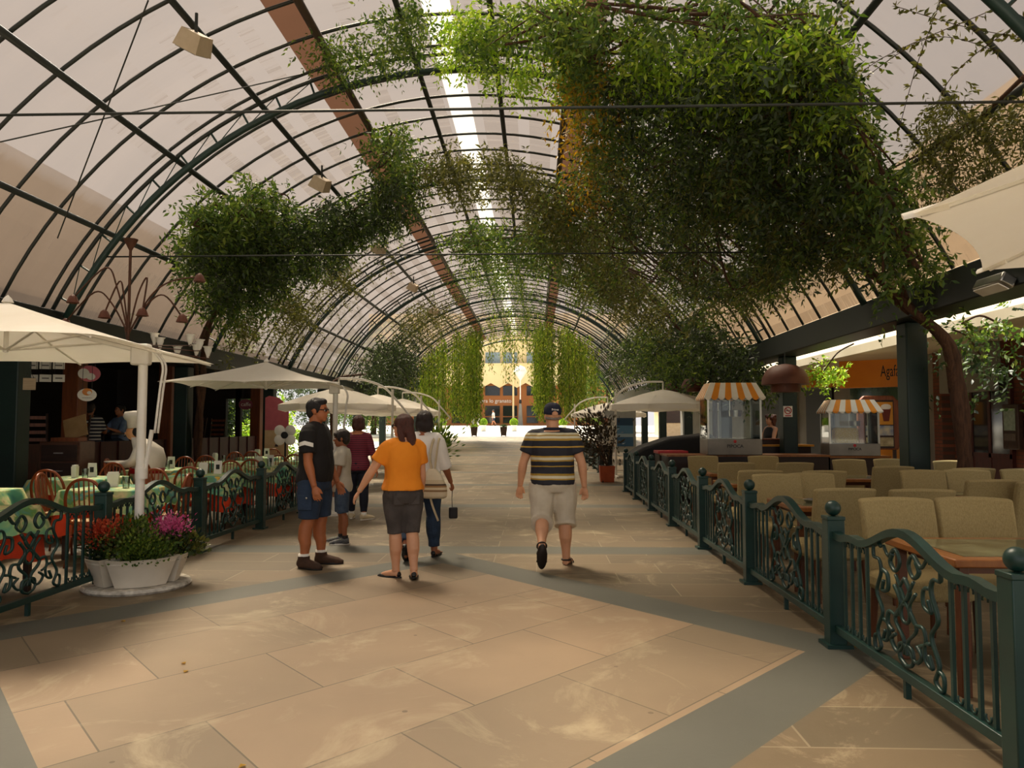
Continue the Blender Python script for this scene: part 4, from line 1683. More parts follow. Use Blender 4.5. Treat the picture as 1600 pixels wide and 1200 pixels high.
def square_parasol(center, half, rot, zh, za, mast, lab, planter=False):
    t = empty('cantilever_parasol', (mast[0], mast[1], 0), 0, lab, 'parasol')
    o = Vector((mast[0], mast[1], 0))
    c = Vector((center[0], center[1], 0)) - o
    q = [Vector((half * a, half * b, 0)) for a, b in ((-1, -1), (0, -1), (1, -1), (1, 0), (1, 1), (0, 1), (-1, 1), (-1, 0))]
    R = Matrix.Rotation(rot, 3, 'Z')
    hem = [R @ p + c + Vector((0, 0, zh)) for p in q]
    ap = c + Vector((0, 0, za))
    canopy_mesh(hem, ap, scallop=.02).build('canopy', M['canvas'], t, False)
    MB().lathe([(.001, .07), (.03, .04), (.05, 0), (.001, -.01)], ap, 10).build('finial', M['white_paint'], t)
    hub = c + Vector((0, 0, za - .46))
    MB().tube([ap - Vector((0, 0, .03)), hub], .022, 8).build('hub', M['white_paint'], t)
    for i, h in enumerate(hem):
        e = ap.lerp(h, .98) - Vector((0, 0, .025))
        s_ = ap.lerp(h, .06) - Vector((0, 0, .05))
        rb = MB().tube([s_, (s_ + e) / 2 - Vector((0, 0, .03)), e], .010, 5).build('rib', M['white_paint'], t)
        m_ = ap.lerp(h, .5) - Vector((0, 0, .06))
        MB().tube([hub + Vector((0, 0, .02)), m_], .011, 5).build('strut', M['white_paint'], rb)
    top = Vector((0, 0, zh - .06))
    MB().tube([(0, 0, .02), top], .042, 12).build('mast', M['white_paint'], t)
    MB().box(top + Vector((-.02, 0, .04)), (.17, .1, .2)).build('joint', M['white_paint'], t, bevel=.02)
    MB().bar(top + Vector((-.05, 0, .1)), ap - Vector((0, 0, .12)), .05, .085).build('arm', M['white_paint'], t, bevel=.008)
    for dy in (-.03, .03):
        MB().tube(cr_spline([(.1, dy, zh + .02), (.2, dy, zh - .12), (.18, dy, zh - .35), (.14, dy, zh - .75)], 5), .011, 6).build('lever', M['white_paint'], t, True)
    MB().tube([(.1, 0, zh - .72), (.04, 0, zh - 1.12)], .02, 8).build('slide_tube', M['white_paint'], t)
    MB().lathe([(.055, -.05), (.055, .05)], (0.01, 0, zh - 1.12), 12).build('collar', M['white_paint'], t)
    if planter:
        pass
    else:
        MB().lathe([(.3, 0), (.3, .04), (.06, .07)], n=20).build('base', M['white_paint'], t)
    return t


square_parasol((-4.85, 6.85), 1.42, 0.1, 2.15, 2.60, (-3.66, 7.02), 'large cream square parasol with white mast rising from the flower tubs', True)
square_parasol((-4.45, 12.5), 1.25, 0.08, 2.12, 2.52, (-3.36, 12.75), 'cream square parasol behind the man in the black shirt')


def banana_parasol(mast, side, R, zh, za, lab, foot=True):
    """round parasol hung from a bowed arm; side = -1: canopy towards the restaurant"""
    z0 = floor_z(mast[1])
    t = empty('banana_parasol', (mast[0], mast[1], z0), 0, lab, 'parasol')
    c = Vector((side * 1.35, 0, 0))
    hem = [c + Vector((R * math.cos(a), R * math.sin(a), zh)) for a in [2 * PI * k / 8 + PI / 8 for k in range(8)]]
    ap = c + Vector((0, 0, za))
    cn = canopy_mesh(hem, ap, sag=-.05, scallop=.07)
    for i in range(8):
        a, b = hem[i], hem[(i + 1) % 8]
        cn.quad(a, b, b - Vector((0, 0, .13)), (a + b) / 2 - Vector((0, 0, .17)), a - Vector((0, 0, .13)))
    cn.build('canopy', M['canvas'], t, False)
    for h in hem:
        MB().tube([ap - Vector((0, 0, .04)), ap.lerp(h, .55) + Vector((0, 0, .03)), h - Vector((0, 0, .02))], .01, 5).build('rib', M['white_paint'], t)
    MB().tube([(0, 0, .02), (0, 0, za - .05)], .032, 10).build('mast', M['white_paint'], t)
    arm = [(-side * .42, 0, zh - .25), (-side * .1, 0, zh + .12), (side * .25, 0, za + .02), (side * .8, 0, za + .2), (side * 1.35, 0, za + .22)]
    MB().tube(cr_spline(arm, 6), .028, 8).build('arm', M['white_paint'], t, True)
    MB().tube([(side * 1.35, 0, za + .22), (side * 1.35, 0, za)], .02, 8).build('hanger', M['white_paint'], t)
    MB().tube([(-side * .40, 0, zh - .24), (0, 0, zh - .5)], .018, 6).build('strut', M['white_paint'], t)
    if foot:
        MB().bar((-.45, 0, .03), (.45, 0, .03), .07, .05).build('foot', M['white_paint'], t)
        MB().bar((0, -.45, .03), (0, .45, .03), .07, .05).build('foot', M['white_paint'], t)
    return t


banana_parasol((P(613, 665, 19.0).x, 19.0), -1, 1.45, 1.98, 2.42, 'round white parasol on bowed arm, first of three past the square ones')
banana_parasol((P(658, 665, 23.6).x, 23.6), -1, 1.45, 1.98, 2.44, 'round white parasol on bowed arm, second of three past the square ones')
banana_parasol((P(686, 665, 28.0).x, 28.0), -1, 1.45, 1.98, 2.46, 'round white parasol on bowed arm, third of three past the square ones')
banana_parasol((P(962, 665, 22.0).x, 22.0), 1, 1.65, 2.05, 2.5, 'round white parasol with mast beside the terracotta potted plant')
banana_parasol((P(899, 665, 31.0).x, 31.5), 1, 1.6, 1.9, 2.35, 'round white parasol behind the one by the terracotta potted plant')

# near parasol whose corner reaches into view
t = empty('near_parasol', (3.3, 1.2, 0), 0, 'cream octagonal parasol close overhead above the beige chairs', 'parasol')
cc = Vector((2.87, 2.2, 0)) - Vector((3.3, 1.2, 0))
hem = []
for k in range(8):
    a = math.radians(163) - 2 * PI * k / 8
    hem.append(cc + Vector((1.64 * math.cos(a), 1.64 * math.sin(a), 2.20)))
ap = cc + Vector((0, 0, 2.72))
canopy_mesh(hem, ap, scallop=.035).build('canopy', M['canvas'], t, False)
for h in hem:
    MB().tube([ap - Vector((0, 0, .05)), h.lerp(ap, .02) - Vector((0, 0, .012))], .010, 6).build('rib', M['white_paint'], t)
    MB().tube([ap.lerp(h, .93) + Vector((0, 0, -.01)), ap.lerp(h, 1.015) + Vector((0, 0, .005))], [.028, .02], 6, flat=.4).build('corner_pocket', M['canvas'], t)
MB().tube([(0, 0, 0), (0, 0, 2.5)], .035, 10).build('mast', M['white_paint'], t)
MB().tube(cr_spline([(0, 0, 2.3), (0, .1, 2.75), (cc.x * .5, cc.y * .5, 2.95), (cc.x, cc.y, 2.72)], 6), .028, 8).build('arm', M['white_paint'], t, True)
MB().lathe([(.35, 0), (.35, .05), (.06, .08)], n=20).build('base', M['white_paint'], t)

# ================================================================== FLOWER TUBS
M['tub'] = mat('white plastic tub', '#e9e0cf', '#d8cdb8', rough=.6, scale=4)
M['petal_pink'] = leafmat('pink petals', '#c0447e', '#e0609c', '#ec8ab4', .35)
M['petal_red'] = leafmat('coral red petals', '#b43a22', '#d65434', '#e07a4e', .35)
pc = Vector((-3.66, 7.02, 0))


def tub(a0, a1, lab, plants):
    """one segment of a ring of tubs round the mast"""
    t = empty('flower_tub', pc, 0, lab, 'planter')
    mb = MB()
    n = 10

    def ring(z, ri, ro, ins):
        out = []
        A0, A1 = a0 + ins, a1 - ins
        for i in range(n + 1):
            a = A0 + (A1 - A0) * i / n
            out.append(Vector((ro * math.cos(a), ro * math.sin(a), z)))
        for i in range(n + 1):
            a = A1 - (A1 - A0) * i / n
            out.append(Vector((ri * math.cos(a), ri * math.sin(a), z)))
        return out
    L = [ring(.05, .15, .35, .12), ring(.28, .13, .435, .04), ring(.30, .12, .455, .02), ring(.30, .14, .435, .06), ring(.26, .14, .43, .06)]
    m = len(L[0])
    vs = [v for r in L for v in r]
    fs = [tuple(range(m))[::-1]]
    for i in range(len(L) - 1):
        for k in range(m):
            k2 = (k + 1) % m
            fs.append((i * m + k, i * m + k2, i * m + m + k2, i * m + m + k))
    mb.add(vs, fs)
    mb.build('tub', M['tub'], t)
    MB().add(L[4], [tuple(range(m))]).build('soil', M['soil'], t, False)
    for nm, a, r, z, rad, cnt, ls, m_ in plants:
        q = RNG.normal(size=(cnt, 3)) * rad * np.array([1, 1, .75]) * .55 + np.array([r * math.cos(a), r * math.sin(a), z])
        q[:, 2] = np.maximum(q[:, 2], .27)
        d = q - np.array([r * math.cos(a), r * math.sin(a), z - rad]) + RNG.normal(size=(cnt, 3)) * rad * .5
        link_mesh(nm, leaf_mesh(nm, q, d, ls * RNG.uniform(.7, 1.3, cnt), ls * .6, m_), t)
        if nm == 'foliage':
            mb = MB()
            for k in range(8):
                e = q[k * 3]
                mb.tube([(r * math.cos(a), r * math.sin(a), .28), tuple(e)], .005, 4)
            mb.build('stem', M['leaf_dark'], t)
    return t


D = math.radians
tub(D(188), D(256), 'white flower tub with coral red flowers, next to the fence post', [
    ('foliage', D(222), .28, .38, .14, 420, .055, M['leaf_dark']), ('blossom', D(222), .29, .51, .13, 900, .034, M['petal_red'])])
tub(D(260), D(346), 'white flower tub with bushy green herbs, facing the walkway entrance', [
    ('foliage', D(296), .30, .38, .17, 1300, .035, M['leaf_mid']), ('foliage', D(325), .30, .34, .14, 600, .035, M['leaf_mid']), ('foliage', D(268), .22, .44, .14, 500, .04, M['leaf_olive']), ('foliage', D(285), .12, .56, .10, 300, .04, M['leaf_mid'])])
tub(D(-10), D(62), 'white flower tub with pink flowers behind the herb tub', [
    ('foliage', D(25), .32, .38, .16, 420, .06, M['leaf_dark']), ('blossom', D(12), .30, .53, .12, 520, .03, M['petal_pink']), ('blossom', D(60), .25, .52, .10, 220, .03, M['petal_pink']),
    ('foliage', D(20), .42, .36, .11, 260, .055, M['leaf_olive'])])
tub(D(66), D(184), 'white flower tub on the restaurant side of the mast, mostly hidden', [
    ('foliage', D(120), .28, .40, .16, 420, .06, M['leaf_mid']), ('blossom', D(170), .25, .46, .09, 160, .03, M['petal_red'])])
t = empty('mast_base', pc, 0, 'flaking white metal base ring under the flower tubs', 'base')
MB().lathe([(.001, 0.0), (.45, 0.0), (.465, .02), (.45, .045), (.001, .048)], n=36).build('plate', mat('flaking white paint', '#e6dfd0', '#8f887a', rough=.8, scale=14), t)

# ================================================================== RIGHT: POPCORN CASES, COUNTERS, PLANT, LAMPS
M['awn_orange'] = mat('orange awning stripe', '#e8920f', '#da8208', rough=.6)
M['awn_white'] = mat('white awning stripe', '#f0e8d4', '#e4dac2', rough=.6)
M['popcorn'] = mat('popcorn', '#e8c978', '#d9a840', rough=.9, scale=40)


M['case_steel'] = mat('dull case steel', '#8d877c', '#7a746a', rough=.4, metal=.4, scale=3)


def popcorn_case(loc, w, h, dep, rz, lab):
    t = empty('popcorn_case', loc, rz, lab, 'popcorn case')
    mb = MB()
    mb.box((0, 0, h * .11), (w, dep, h * .22))
    mb.build('steel_base', M['case_steel'], t, bevel=.01)
    for a in (-1, 1):
        for b in (-1, 1):
            MB().box((a * (w / 2 - .02), b * (dep / 2 - .02), h * .5), (.03, .03, h * .58)).build('frame_post', M['chrome'], t)
    for b in (-1, 1):
        MB().box((0, b * (dep / 2 - .01), h * .5), (w - .06, .008, h * .56)).build('glass_pane', M['glass'], t)
    for a in (-1, 1):
        MB().box((a * (w / 2 - .01), 0, h * .5), (.008, dep - .06, h * .56)).build('glass_pane', M['glass'], t)
    MB().box((0, 0, h * .79), (w, dep, .04)).build('top_plate', M['chrome'], t)
    # awning
    zt, zb = h, h * .79
    e, f = w * .42, w * .56
    ed, fd = dep * .40, dep * .58
    mb = MB()
    n = 9
    sides = [((-f, -fd), (f, -fd), (-e, -ed), (e, -ed)), ((f, -fd), (f, fd), (e, -ed), (e, ed)), ((f, fd), (-f, fd), (e, ed), (-e, ed)), ((-f, fd), (-f, -fd), (-e, ed), (-e, -ed))]
    for b0, b1, t0, t1 in sides:
        b0, b1, t0, t1 = [Vector((p[0], p[1], 0)) for p in (b0, b1, t0, t1)]
        for i in range(n):
            mb.cur = i % 2
            u, v = i / n, (i + 1) / n
            A, B = b0.lerp(b1, u) + Vector((0, 0, zb)), b0.lerp(b1, v) + Vector((0, 0, zb))
            C, D_ = t0.lerp(t1, v) + Vector((0, 0, zt)), t0.lerp(t1, u) + Vector((0, 0, zt))
            mb.quad(A, B, C, D_)
            dz = Vector((0, 0, h * .035))
            mb.quad(A, A.lerp(B, .25) - dz * .8, A.lerp(B, .5) - dz, A.lerp(B, .75) - dz * .8, B)
    mb.cur = 0
    mb.quad((-e, -ed, zt), (e, -ed, zt), (e, ed, zt), (-e, ed, zt))
    mb.build('striped_awning', [M['awn_white'], M['awn_orange']], t, False)
    # kettle and popcorn inside
    MB().tube([(0, 0, h * .79), (0, 0, h * .62)], .012, 6).build('kettle_rod', M['chrome'], t)
    MB().lathe([(.001, 0), (w * .11, 0), (w * .12, h * .09), (.001, h * .1)], (w * .1, 0, h * .53), 14).build('kettle', M['chrome'], t)
    text('lettering', 'PIPOCA', h * .065, (0, -dep / 2 - .004, h * .12), (PI / 2, 0, 0), M['sign_black'], t)
    MB().lathe([(.001, 0), (.03, 0), (.001, .008)], (0, -dep / 2 - .002, h * .185), 10, M=Matrix.Rotation(PI / 2, 3, 'X')).build('emblem', M['red'], t)
    return t


pcs = popcorn_case((3.72, 14.9, .92), 1.02, 1.36, .7, 0, 'large popcorn case with orange striped awning on the dark counter')
t = popcorn_case((6.02, 15.0, .90), .92, 1.06, .62, -.1, 'smaller popcorn case with orange striped awning by the column with the sign')
MB().box((-.05, .1, .38), (.44, .3, .3)).build('popcorn_heap', M['popcorn'], t, bevel=.06)
M['counter'] = mat('dark counter wood', '#2e1a10', '#22120a', rough=.4, scale=2, stretch=(1, 1, 8))
t = empty('bar_counter', (4.1, 15.1, 0), 0, 'dark wooden bar counter under the large popcorn case', 'counter')
MB().box((-.1, 0, .44), (3.0, .8, .88)).build('body', M['counter'], t)
MB().box((-.1, 0, .90), (3.06, .86, .035)).build('worktop', M['table_wood'], t)
t = empty('bar_counter', (6.2, 15.1, 0), 0, 'dark wooden counter under the smaller popcorn case', 'counter')
MB().box((-.12, 0, .43), (1.1, .8, .86)).build('body', M['counter'], t)
MB().box((-.12, 0, .88), (1.14, .86, .035)).build('worktop', M['table_wood'], t)
t = empty('serving_shelf', (4.85, 16.3, 0), 0, 'long honey coloured shelf counter with dark front between the popcorn cases', 'counter')
MB().box((0, 0, .52), (1.6, .5, 1.04)).build('body', M['counter'], t)
MB().box((0, 0, 1.06), (1.7, .6, .04)).build('worktop', M['yellow_board'], t)
t = empty('tray_rack', (4.75, 16.35, 1.08), 0, 'low dark tray box standing on the long shelf counter', 'tray')
MB().box((0, 0, .05), (.95, .3, .1)).build('tray', M['wood_dark'], t, bevel=.01)
MB().box((0, 0, .11), (.97, .32, .02)).build('lid', M['wood_orange'], t)
t = empty('covered_cart', (2.95, 17.6, 0), 0, 'low stall covered by a black tarpaulin behind the fence', 'stall')
MB().prism([(-.85, 0), (1.0, 0), (1.05, 1.15), (.9, 1.3), (0.0, 1.2), (-.6, 1.0), (-.9, .8)], 'Y', -.5, .5).build('tarpaulin', M['black'], t, bevel=.08)
t = empty('red_bench', (2.75, 15.9, 0), 0, 'dark box bench with red top between fence and popcorn case', 'bench')
MB().box((0, 0, .45), (.55, .6, .9)).build('body', M['wood_dark'], t)
MB().box((0, 0, .93), (.6, .65, .06)).build('top', M['red'], t, bevel=.01)
t = empty('dark_cabinet', (3.45, 13.95, 0), 0, 'small reddish brown side cabinet below the popcorn case', 'cabinet')
MB().box((-.35, .2, .4), (.5, .4, .8)).build('body', M['wood_red'], t, bevel=.01)
d = MB().box((-.35, -.01, .4), (.44, .02, .7)).build('door', M['wood_red'], t)
MB().box((-.2, -.03, .5), (.02, .03, .1)).build('handle', M['chrome'], d)

# poster screen, plant
t = empty('display_board', (P(969, 665, 26.0).x, 26.0, 0), 0, 'pale framed display board with a blue picture', 'board')
MB().box((0, 0, 1.3), (1.05, .08, 1.45)).build('frame', mat('pale grey frame', '#b9b9b2', '#a9a9a2'), t, bevel=.01)
MB().box((.12, -.05, 1.25), (.62, .03, .95)).build('picture', bandmat('blue picture', [(0, '#3c6488'), (.35, '#9fb4c0'), (.45, '#5a86a8'), (.7, '#2c4a66')], base=.7, span=1.1), t)
for s in (-1, 1):
    MB().box((s * .4, 0, .3), (.06, .06, .6)).build('leg', M['steel_dark'], t)
t = empty('potted_plant', (P(950, 745, 20.0).x, 20.3, 0), 0, 'dark bronze leaved plant in a square terracotta pot by the fence end', 'plant')
MB().prism([(-.17, 0), (.17, 0), (.2, .42), (-.2, .42)], 'Y', -.18, .18).build('pot', mat('terracotta', '#b4532a', '#a04620', rough=.8), t, bevel=.01)
MB().box((0, 0, .425), (.34, .32, .01)).build('soil', M['soil'], t)
q = RNG.normal(size=(900, 3)) * np.array([.26, .26, .30]) + np.array([-.28, 0, 1.22])
link_mesh('foliage', leaf_mesh('foliage', q, q - np.array([0, 0, .9]) + RNG.normal(size=(900, 3)) * .3, .14, .05, M['leaf_purple']), t)
mb = MB()
for k in range(7):
    e = q[k * 5]
    mb.tube(cr_spline([(0, 0, .4), (e[0] * .3, e[1] * .3, .8), tuple(e)], 3), .012, 5)
mb.build('stem', M['bark'], t)
t = empty('potted_plant', (P(686, 690, 27.0).x, 26.2, 0), 0, 'bushy green plant in a brown pot by the parasols', 'plant')
MB().lathe([(.2, 0), (.28, .5), (.25, .5), (.001, .46)], n=14).build('pot', M['wood_orange'], t)
q = RNG.normal(size=(600, 3)) * np.array([.28, .28, .22]) + np.array([0, 0, .95])
link_mesh('foliage', leaf_mesh('foliage', q, q - np.array([0, 0, .4]), .22, .06, M['leaf_mid']), t)

# brown dome lamps
M['copper'] = mat('brown terracotta lamp', '#6a3a24', '#562c1a', rough=.6, scale=4)


def dome_lamp(p, r, ztop, lab):
    t = empty('dome_lamp', p, 0, lab, 'pendant lamp', 'brown dome lamps')
    MB().lathe([(r * .62, -.13 * r / .4), (r * .62, 0), (r, 0), (r * .97, r * .28), (r * .8, r * .62), (r * .5, r * .82), (r * .12, r * .9), (.001, r * .9)], n=26).build('shade', M['copper'], t)
    MB().tube([(0, 0, r * .88), (0, 0, ztop - p[2])], .012, 6).build('rod', M['steel_dark'], t)
    MB().ell((0, 0, -.05), (.06, .06, .08)).build('bulb', M['white_paint'], t)
    return t


p = P(1227, 601, 14.9)
dome_lamp((p.x, p.y, p.z), .44, 2.87, 'large brown dome lamp hung from the beam before the no smoking column')
for i, (px, py, d) in enumerate(((1056, 610, 25.0), (1084, 606, 21.5))):
    p = P(px, py, d)
    dome_lamp((p.x, d, p.z), .34, 2.87 if i else 3.1, ('smaller brown dome lamp over the round white parasol', 'small brown dome lamp next to the popcorn case awning')[i])
t = empty('no_smoking_sign', (5.08 - .03, 15.8 - .2, P(1228, 643, 15.6).z), 0, 'white no smoking sign fixed on the green column', 'sign')
MB().box((0, 0, 0), (.18, .012, .22)).build('plate', M['sign_white'], t)
MB().tube([(.065 * math.cos(a), -.012, .02 + .065 * math.sin(a)) for a in np.linspace(0, 2 * PI, 25)[:-1]], .009, 5, closed=True).build('red_ring', M['red'], t)
MB().bar((-.045, -.012, .065), (.045, -.012, -.025), .006, .012).build('red_bar', M['red'], t)
MB().box((0, -.009, .015), (.08, .005, .014)).build('cigarette', M['sign_black'], t)
MB().box((0, -.009, -.085), (.12, .004, .02)).build('red_strip', M['red'], t)

# flood lights along the purlin
def flood(y, lab, off=0.0):
    c = VP(-26.6, VR - .05, y)
    t = empty('flood_light', c, 0, lab, 'flood light', 'flood lights')
    R = Matrix.Rotation(.5, 3, 'Y') @ Matrix.Rotation(.35, 3, 'X')
    MB().add([R @ v for v in [Vector((a * s, b * s, z)) for z, s in ((-.16, .16), (.06, .13)) for a, b in ((-1, -1), (1, -1), (1, 1), (-1, 1))]], [(0, 1, 2, 3), (4, 5, 6, 7), (0, 1, 5, 4), (1, 2, 6, 5), (2, 3, 7, 6), (3, 0, 4, 7)]).build('housing', mat('beige lamp housing', '#c9b79c', '#b8a589') if 'beige lamp housing' not in bpy.data.materials else bpy.data.materials['beige lamp housing'], t)
    MB().box(R @ Vector((0, 0, -.165)), (.27, .27, .01), M=R).build('lens', M['grey_plaster'], t)
    MB().tube([(0, 0, 0), (0.0, 0, .30)], .02, 6).build('bracket', M['steel_dark'], t)


for i, y in enumerate((8.75, 14.1, 19.5, 24.9, 30.2)):
    flood(y, 'square beige flood light hung under the roof purlin, ' + ORD[i] + ' into the vault')
for i, (u, v, d) in enumerate(((1132, 487, 19.0), (1140, 462, 16.5))):
    pass
# glass globe lamp and steel spotlight at the near pharmacy beam
p = P(1402, 432, 9.6)
t = empty('globe_lamp', p, 0, 'milky bell shaped lamp hanging above the pharmacy beam among the vine', 'pendant lamp')
MB().lathe([(.001, .13), (.03, .125), (.09, .08), (.135, 0), (.145, -.07), (.12, -.09), (.001, -.095)], n=22).build('globe', mat('milky glass', '#d9cbb0', '#cdbd9f', rough=.25), t)
ztop = VZ + math.sqrt((VR + .18) ** 2 - (p.x - VX) ** 2)
MB().tube([(0, 0, .12), (0, 0, ztop - p.z)], .008, 5).build('rod', M['chrome'], t)
p = P(1487, 447, 8.0)
t = empty('strip_spotlight', (4.72, p.y, p.z + .02), 0.0, 'steel strip spotlight fixed on the pharmacy beam under the near parasol', 'spotlight')
MB().box((0, 0, 0), (.16, .5, .12), M=Matrix.Rotation(.5, 3, 'Y')).build('housing', M['chrome'], t, bevel=.02)
MB().box((-.04, 0, -.062), (.12, .44, .012), M=Matrix.Rotation(.5, 3, 'Y')).build('lens', M['white_paint'], t)
MB().bar((.0, 0, .05), (.1, 0, .06), .03, .03).build('bracket', M['steel_dark'], t)

# wrought lamp tree on the restaurant beam
p = P(224, 560, 11.0)
t = empty('lamp_tree', (-5.75, 10.6, 0), 0, 'rusty wrought iron lamp tree with bell flowers and white cups above the first parasol', 'lamp')
M['rust'] = mat('rusty brown iron', '#5a3420', '#43250f', rough=.7, scale=9)
zt = P(222, 378, 10.6).z
zb = P(222, 500, 10.6).z
MB().tube([(0, 0, zb - .45), (0, 0, zt)], .02, 8).build('pole', M['rust'], t)
MB().tube([(0, 0, zb - .4), (-1.34, 0, zb - .3)], .02, 8).build('wall_bracket', M['rust'], t)
mb = MB().lathe([(.02, -.12), (.10, .04), (.02, .03)], (0, 0, zt), 10)
mb.build('crown', M['rust'], t)
zb = P(222, 500, 10.6).z
for k, (dx, dz, ex, ez) in enumerate(((-.35, .75, -.75, .30), (.25, .6, .22, .12), (-.15, .55, -.35, .1), (.6, .55, .98, .62), (.5, .35, .72, .05), (-.5, .4, -1.0, .0))):
    b = Vector((ex, -.1 + .05 * k, zb + ez))
    a = MB().tube(cr_spline([(0, 0, zb - .2), (dx * .5, 0, zb + dz * .6), (dx, 0, zb + dz), b], 6), .012, 6).build('branch', M['rust'], t, True)
    MB().lathe([(.015, .05), (.05, .02), (.085, -.07), (.06, -.075), (.02, 0)], b, 12).build('bell_flower', M['copper'], a)
for k, (px, py) in enumerate(((241, 528), (250, 535), (277, 548), (297, 530), (307, 546), (312, 538), (325, 549), (203, 498))):
    q = P(px, py, 10.9) - Vector((-5.75, 10.6, 0))
    a = MB().lathe([(.016, -.10), (.028, -.05), (.05, .01), (.052, .045), (.075, .07), (.045, .065), (.001, .0)], q, 12).build('white_cup', M['white_paint'], t)
    MB().tube(cr_spline([q + Vector((0, 0, -.06)), q + Vector((-.05, -.05, -.1)), Vector((0, 0, zb - .35))], 4), .007, 5).build('stalk', M['rust'], a)

# bracing cables under the vault
for i, (a, b) in enumerate((((232, 0, 10.2), (90, 372, 10.9)), ((0, 222, 9.0), (500, 110, 10.9)), ((100, 900, 0), (0, 0, 0)))):
    if i == 2:
        break
    pa, pb = vault_hit(a[0], a[1], VR - .02), vault_hit(b[0], b[1], VR - .02)
    o = MB().tube([pa, pb], .009, 5).build('bracing_cable', M['steel_dark'])
    tag(o, ('thin steel bracing cable crossing steeply beside the first flood light', 'thin steel bracing cable crossing flat below the first flood light')[i], 'cable')

# chef statue
t = empty('chef_statue', (-5.55, 12.0 - .05, 0), 0.0, 'plump white chef statue with tall hat holding out a tray', 'statue')
t.location = (P(226, 690, 11.7).x, 11.7, 0)
M['statue_white'] = mat('glossy white statue paint', '#eee8dc', '#e2dacb', rough=.35)
M['statue_skin'] = mat('statue skin paint', '#d9a070', '#cf9464', rough=.4)
mb = MB()
mb.rings([((.05, 0, .55), .16, .17), ((.06, 0, .75), .22, .21), ((.08, 0, .95), .24, .23), ((.06, 0, 1.12), .21, .2), ((-.03, 0, 1.22), .15, .15), ((-.12, 0, 1.29), .08, .08)])
mb.build('jacket', M['statue_white'], t, True)
MB().rings([((.05, 0, .74), .235, .225), ((.06, 0, .82), .245, .235)]).build('red_sash', M['red'], t, True)
for s in (-1, 1):
    MB().tube([(.03, s * .1, .6), (.03, s * .1, .08)], [.1, .075], 10).build('leg', M['statue_white'], t, True)
    MB().ell((-.04, s * .1, .05), (.13, .06, .055)).build('shoe', M['black'], t, True)
    MB().tube(cr_spline([(.03, s * .2, 1.14), (-.05, s * .27, .92), (-.28, s * .16, .88)], 4), [.085, .08, .075, .07, .07, .065, .06, .055, .05], 9).build('sleeve', M['statue_white'], t, True)
    MB().ell((-.33, s * .13, .87), (.06, .045, .03)).build('hand', M['statue_skin'], t, True)
h = MB().ell((-.19, 0, 1.36), (.1, .09, .115)).build('head', M['statue_skin'], t, True)
MB().ell((-.29, 0, 1.35), (.03, .02, .02)).build('nose', M['statue_skin'], h, True)
MB().tube(cr_spline([(-.28, -.07, 1.31), (-.29, -.03, 1.32), (-.29, 0, 1.31), (-.29, .03, 1.32), (-.28, .07, 1.31)], 3), .014, 6).build('moustache', M['black'], h, True)
MB().ell((-.12, 0, 1.37), (.08, .094, .08)).build('hair', M['black'], h, True)
MB().lathe([(.095, 0), (.1, .12), (.13, .15), (.15, .2), (.12, .26), (.001, .27)], (-.17, 0, 1.43), 18, M=Matrix.Rotation(-.08, 3, 'Y')).build('chef_hat', M['statue_white'], t, True)
MB().lathe([(.001, 0), (.17, 0), (.19, .02), (.18, .025), (.001, .008)], (-.42, 0, .9), 22).build('tray', M['statue_white'], t, True)
MB().box((0.03, 0, .02), (.5, .5, .04)).build('plinth', M['wood_dark'], t)
# ================================================================== PEOPLE
def realize(mb, name, mats, parent, voxel, smooth=2, amp=0.0, freq=9.0, sy=1.0):
    """one continuous surface from overlapping closed shapes"""
    me = mb.mesh(name + '_shapes', mats if not isinstance(mats, (list, tuple)) else mats[0], True)
    o = bpy.data.objects.new(name + '_shapes', me)
    COL.objects.link(o)
    r = o.modifiers.new('remesh', 'REMESH')
    r.mode = 'VOXEL'
    r.voxel_size = voxel
    r.use_smooth_shade = True
    if smooth:
        s = o.modifiers.new('smooth', 'SMOOTH')
        s.factor = .5
        s.iterations = smooth
    bpy.context.view_layer.update()
    me2 = bpy.data.meshes.new_from_object(o.evaluated_get(bpy.context.evaluated_depsgraph_get()))
    bpy.data.objects.remove(o)
    bpy.data.meshes.remove(me)
    me2.name = name
    if amp:
        me2.update()
        co = [v.co.copy() for v in me2.vertices]
        nr = [v.normal.copy() for v in me2.vertices]
        sd = random.uniform(0, 50)
        for i, c in enumerate(co):
            h = noise.noise(Vector((c.x * freq + sd, c.y * freq, c.z * freq * sy + sd * .3)))
            h += .5 * noise.noise(Vector((c.x * freq * 2.1 + sd, c.y * freq * 2.1, c.z * freq * sy * 2.3)))
            me2.vertices[i].co = c + nr[i] * (h * amp)
    me2.polygons.foreach_set('use_smooth', [True] * len(me2.polygons))
    me2.update()
    o = bpy.data.objects.new(name, me2)
    COL.objects.link(o)
    o.parent = parent
    return o


def skin_mat(name, c):
    return mat(name, c, tuple(x * .88 for x in lin(c)[:3]), rough=.55, scale=8)


TORSO = {
    'm': [(.455, .080, .066, 0), (.50, .096, .075, -.006), (.545, .097, .073, -.002), (.60, .093, .068, .003), (.66, .098, .070, .004), (.72, .106, .072, .002), (.775, .106, .066, -.002), (.81, .088, .054, -.005), (.838, .046, .042, -.007)],
    'f': [(.455, .082, .070, -.004), (.50, .101, .080, -.010), (.545, .099, .074, -.004), (.605, .080, .062, .002), (.66, .084, .066, .005), (.715, .092, .074, .008), (.77, .094, .062, .0), (.805, .080, .050, -.005), (.832, .040, .038, -.007)],
}


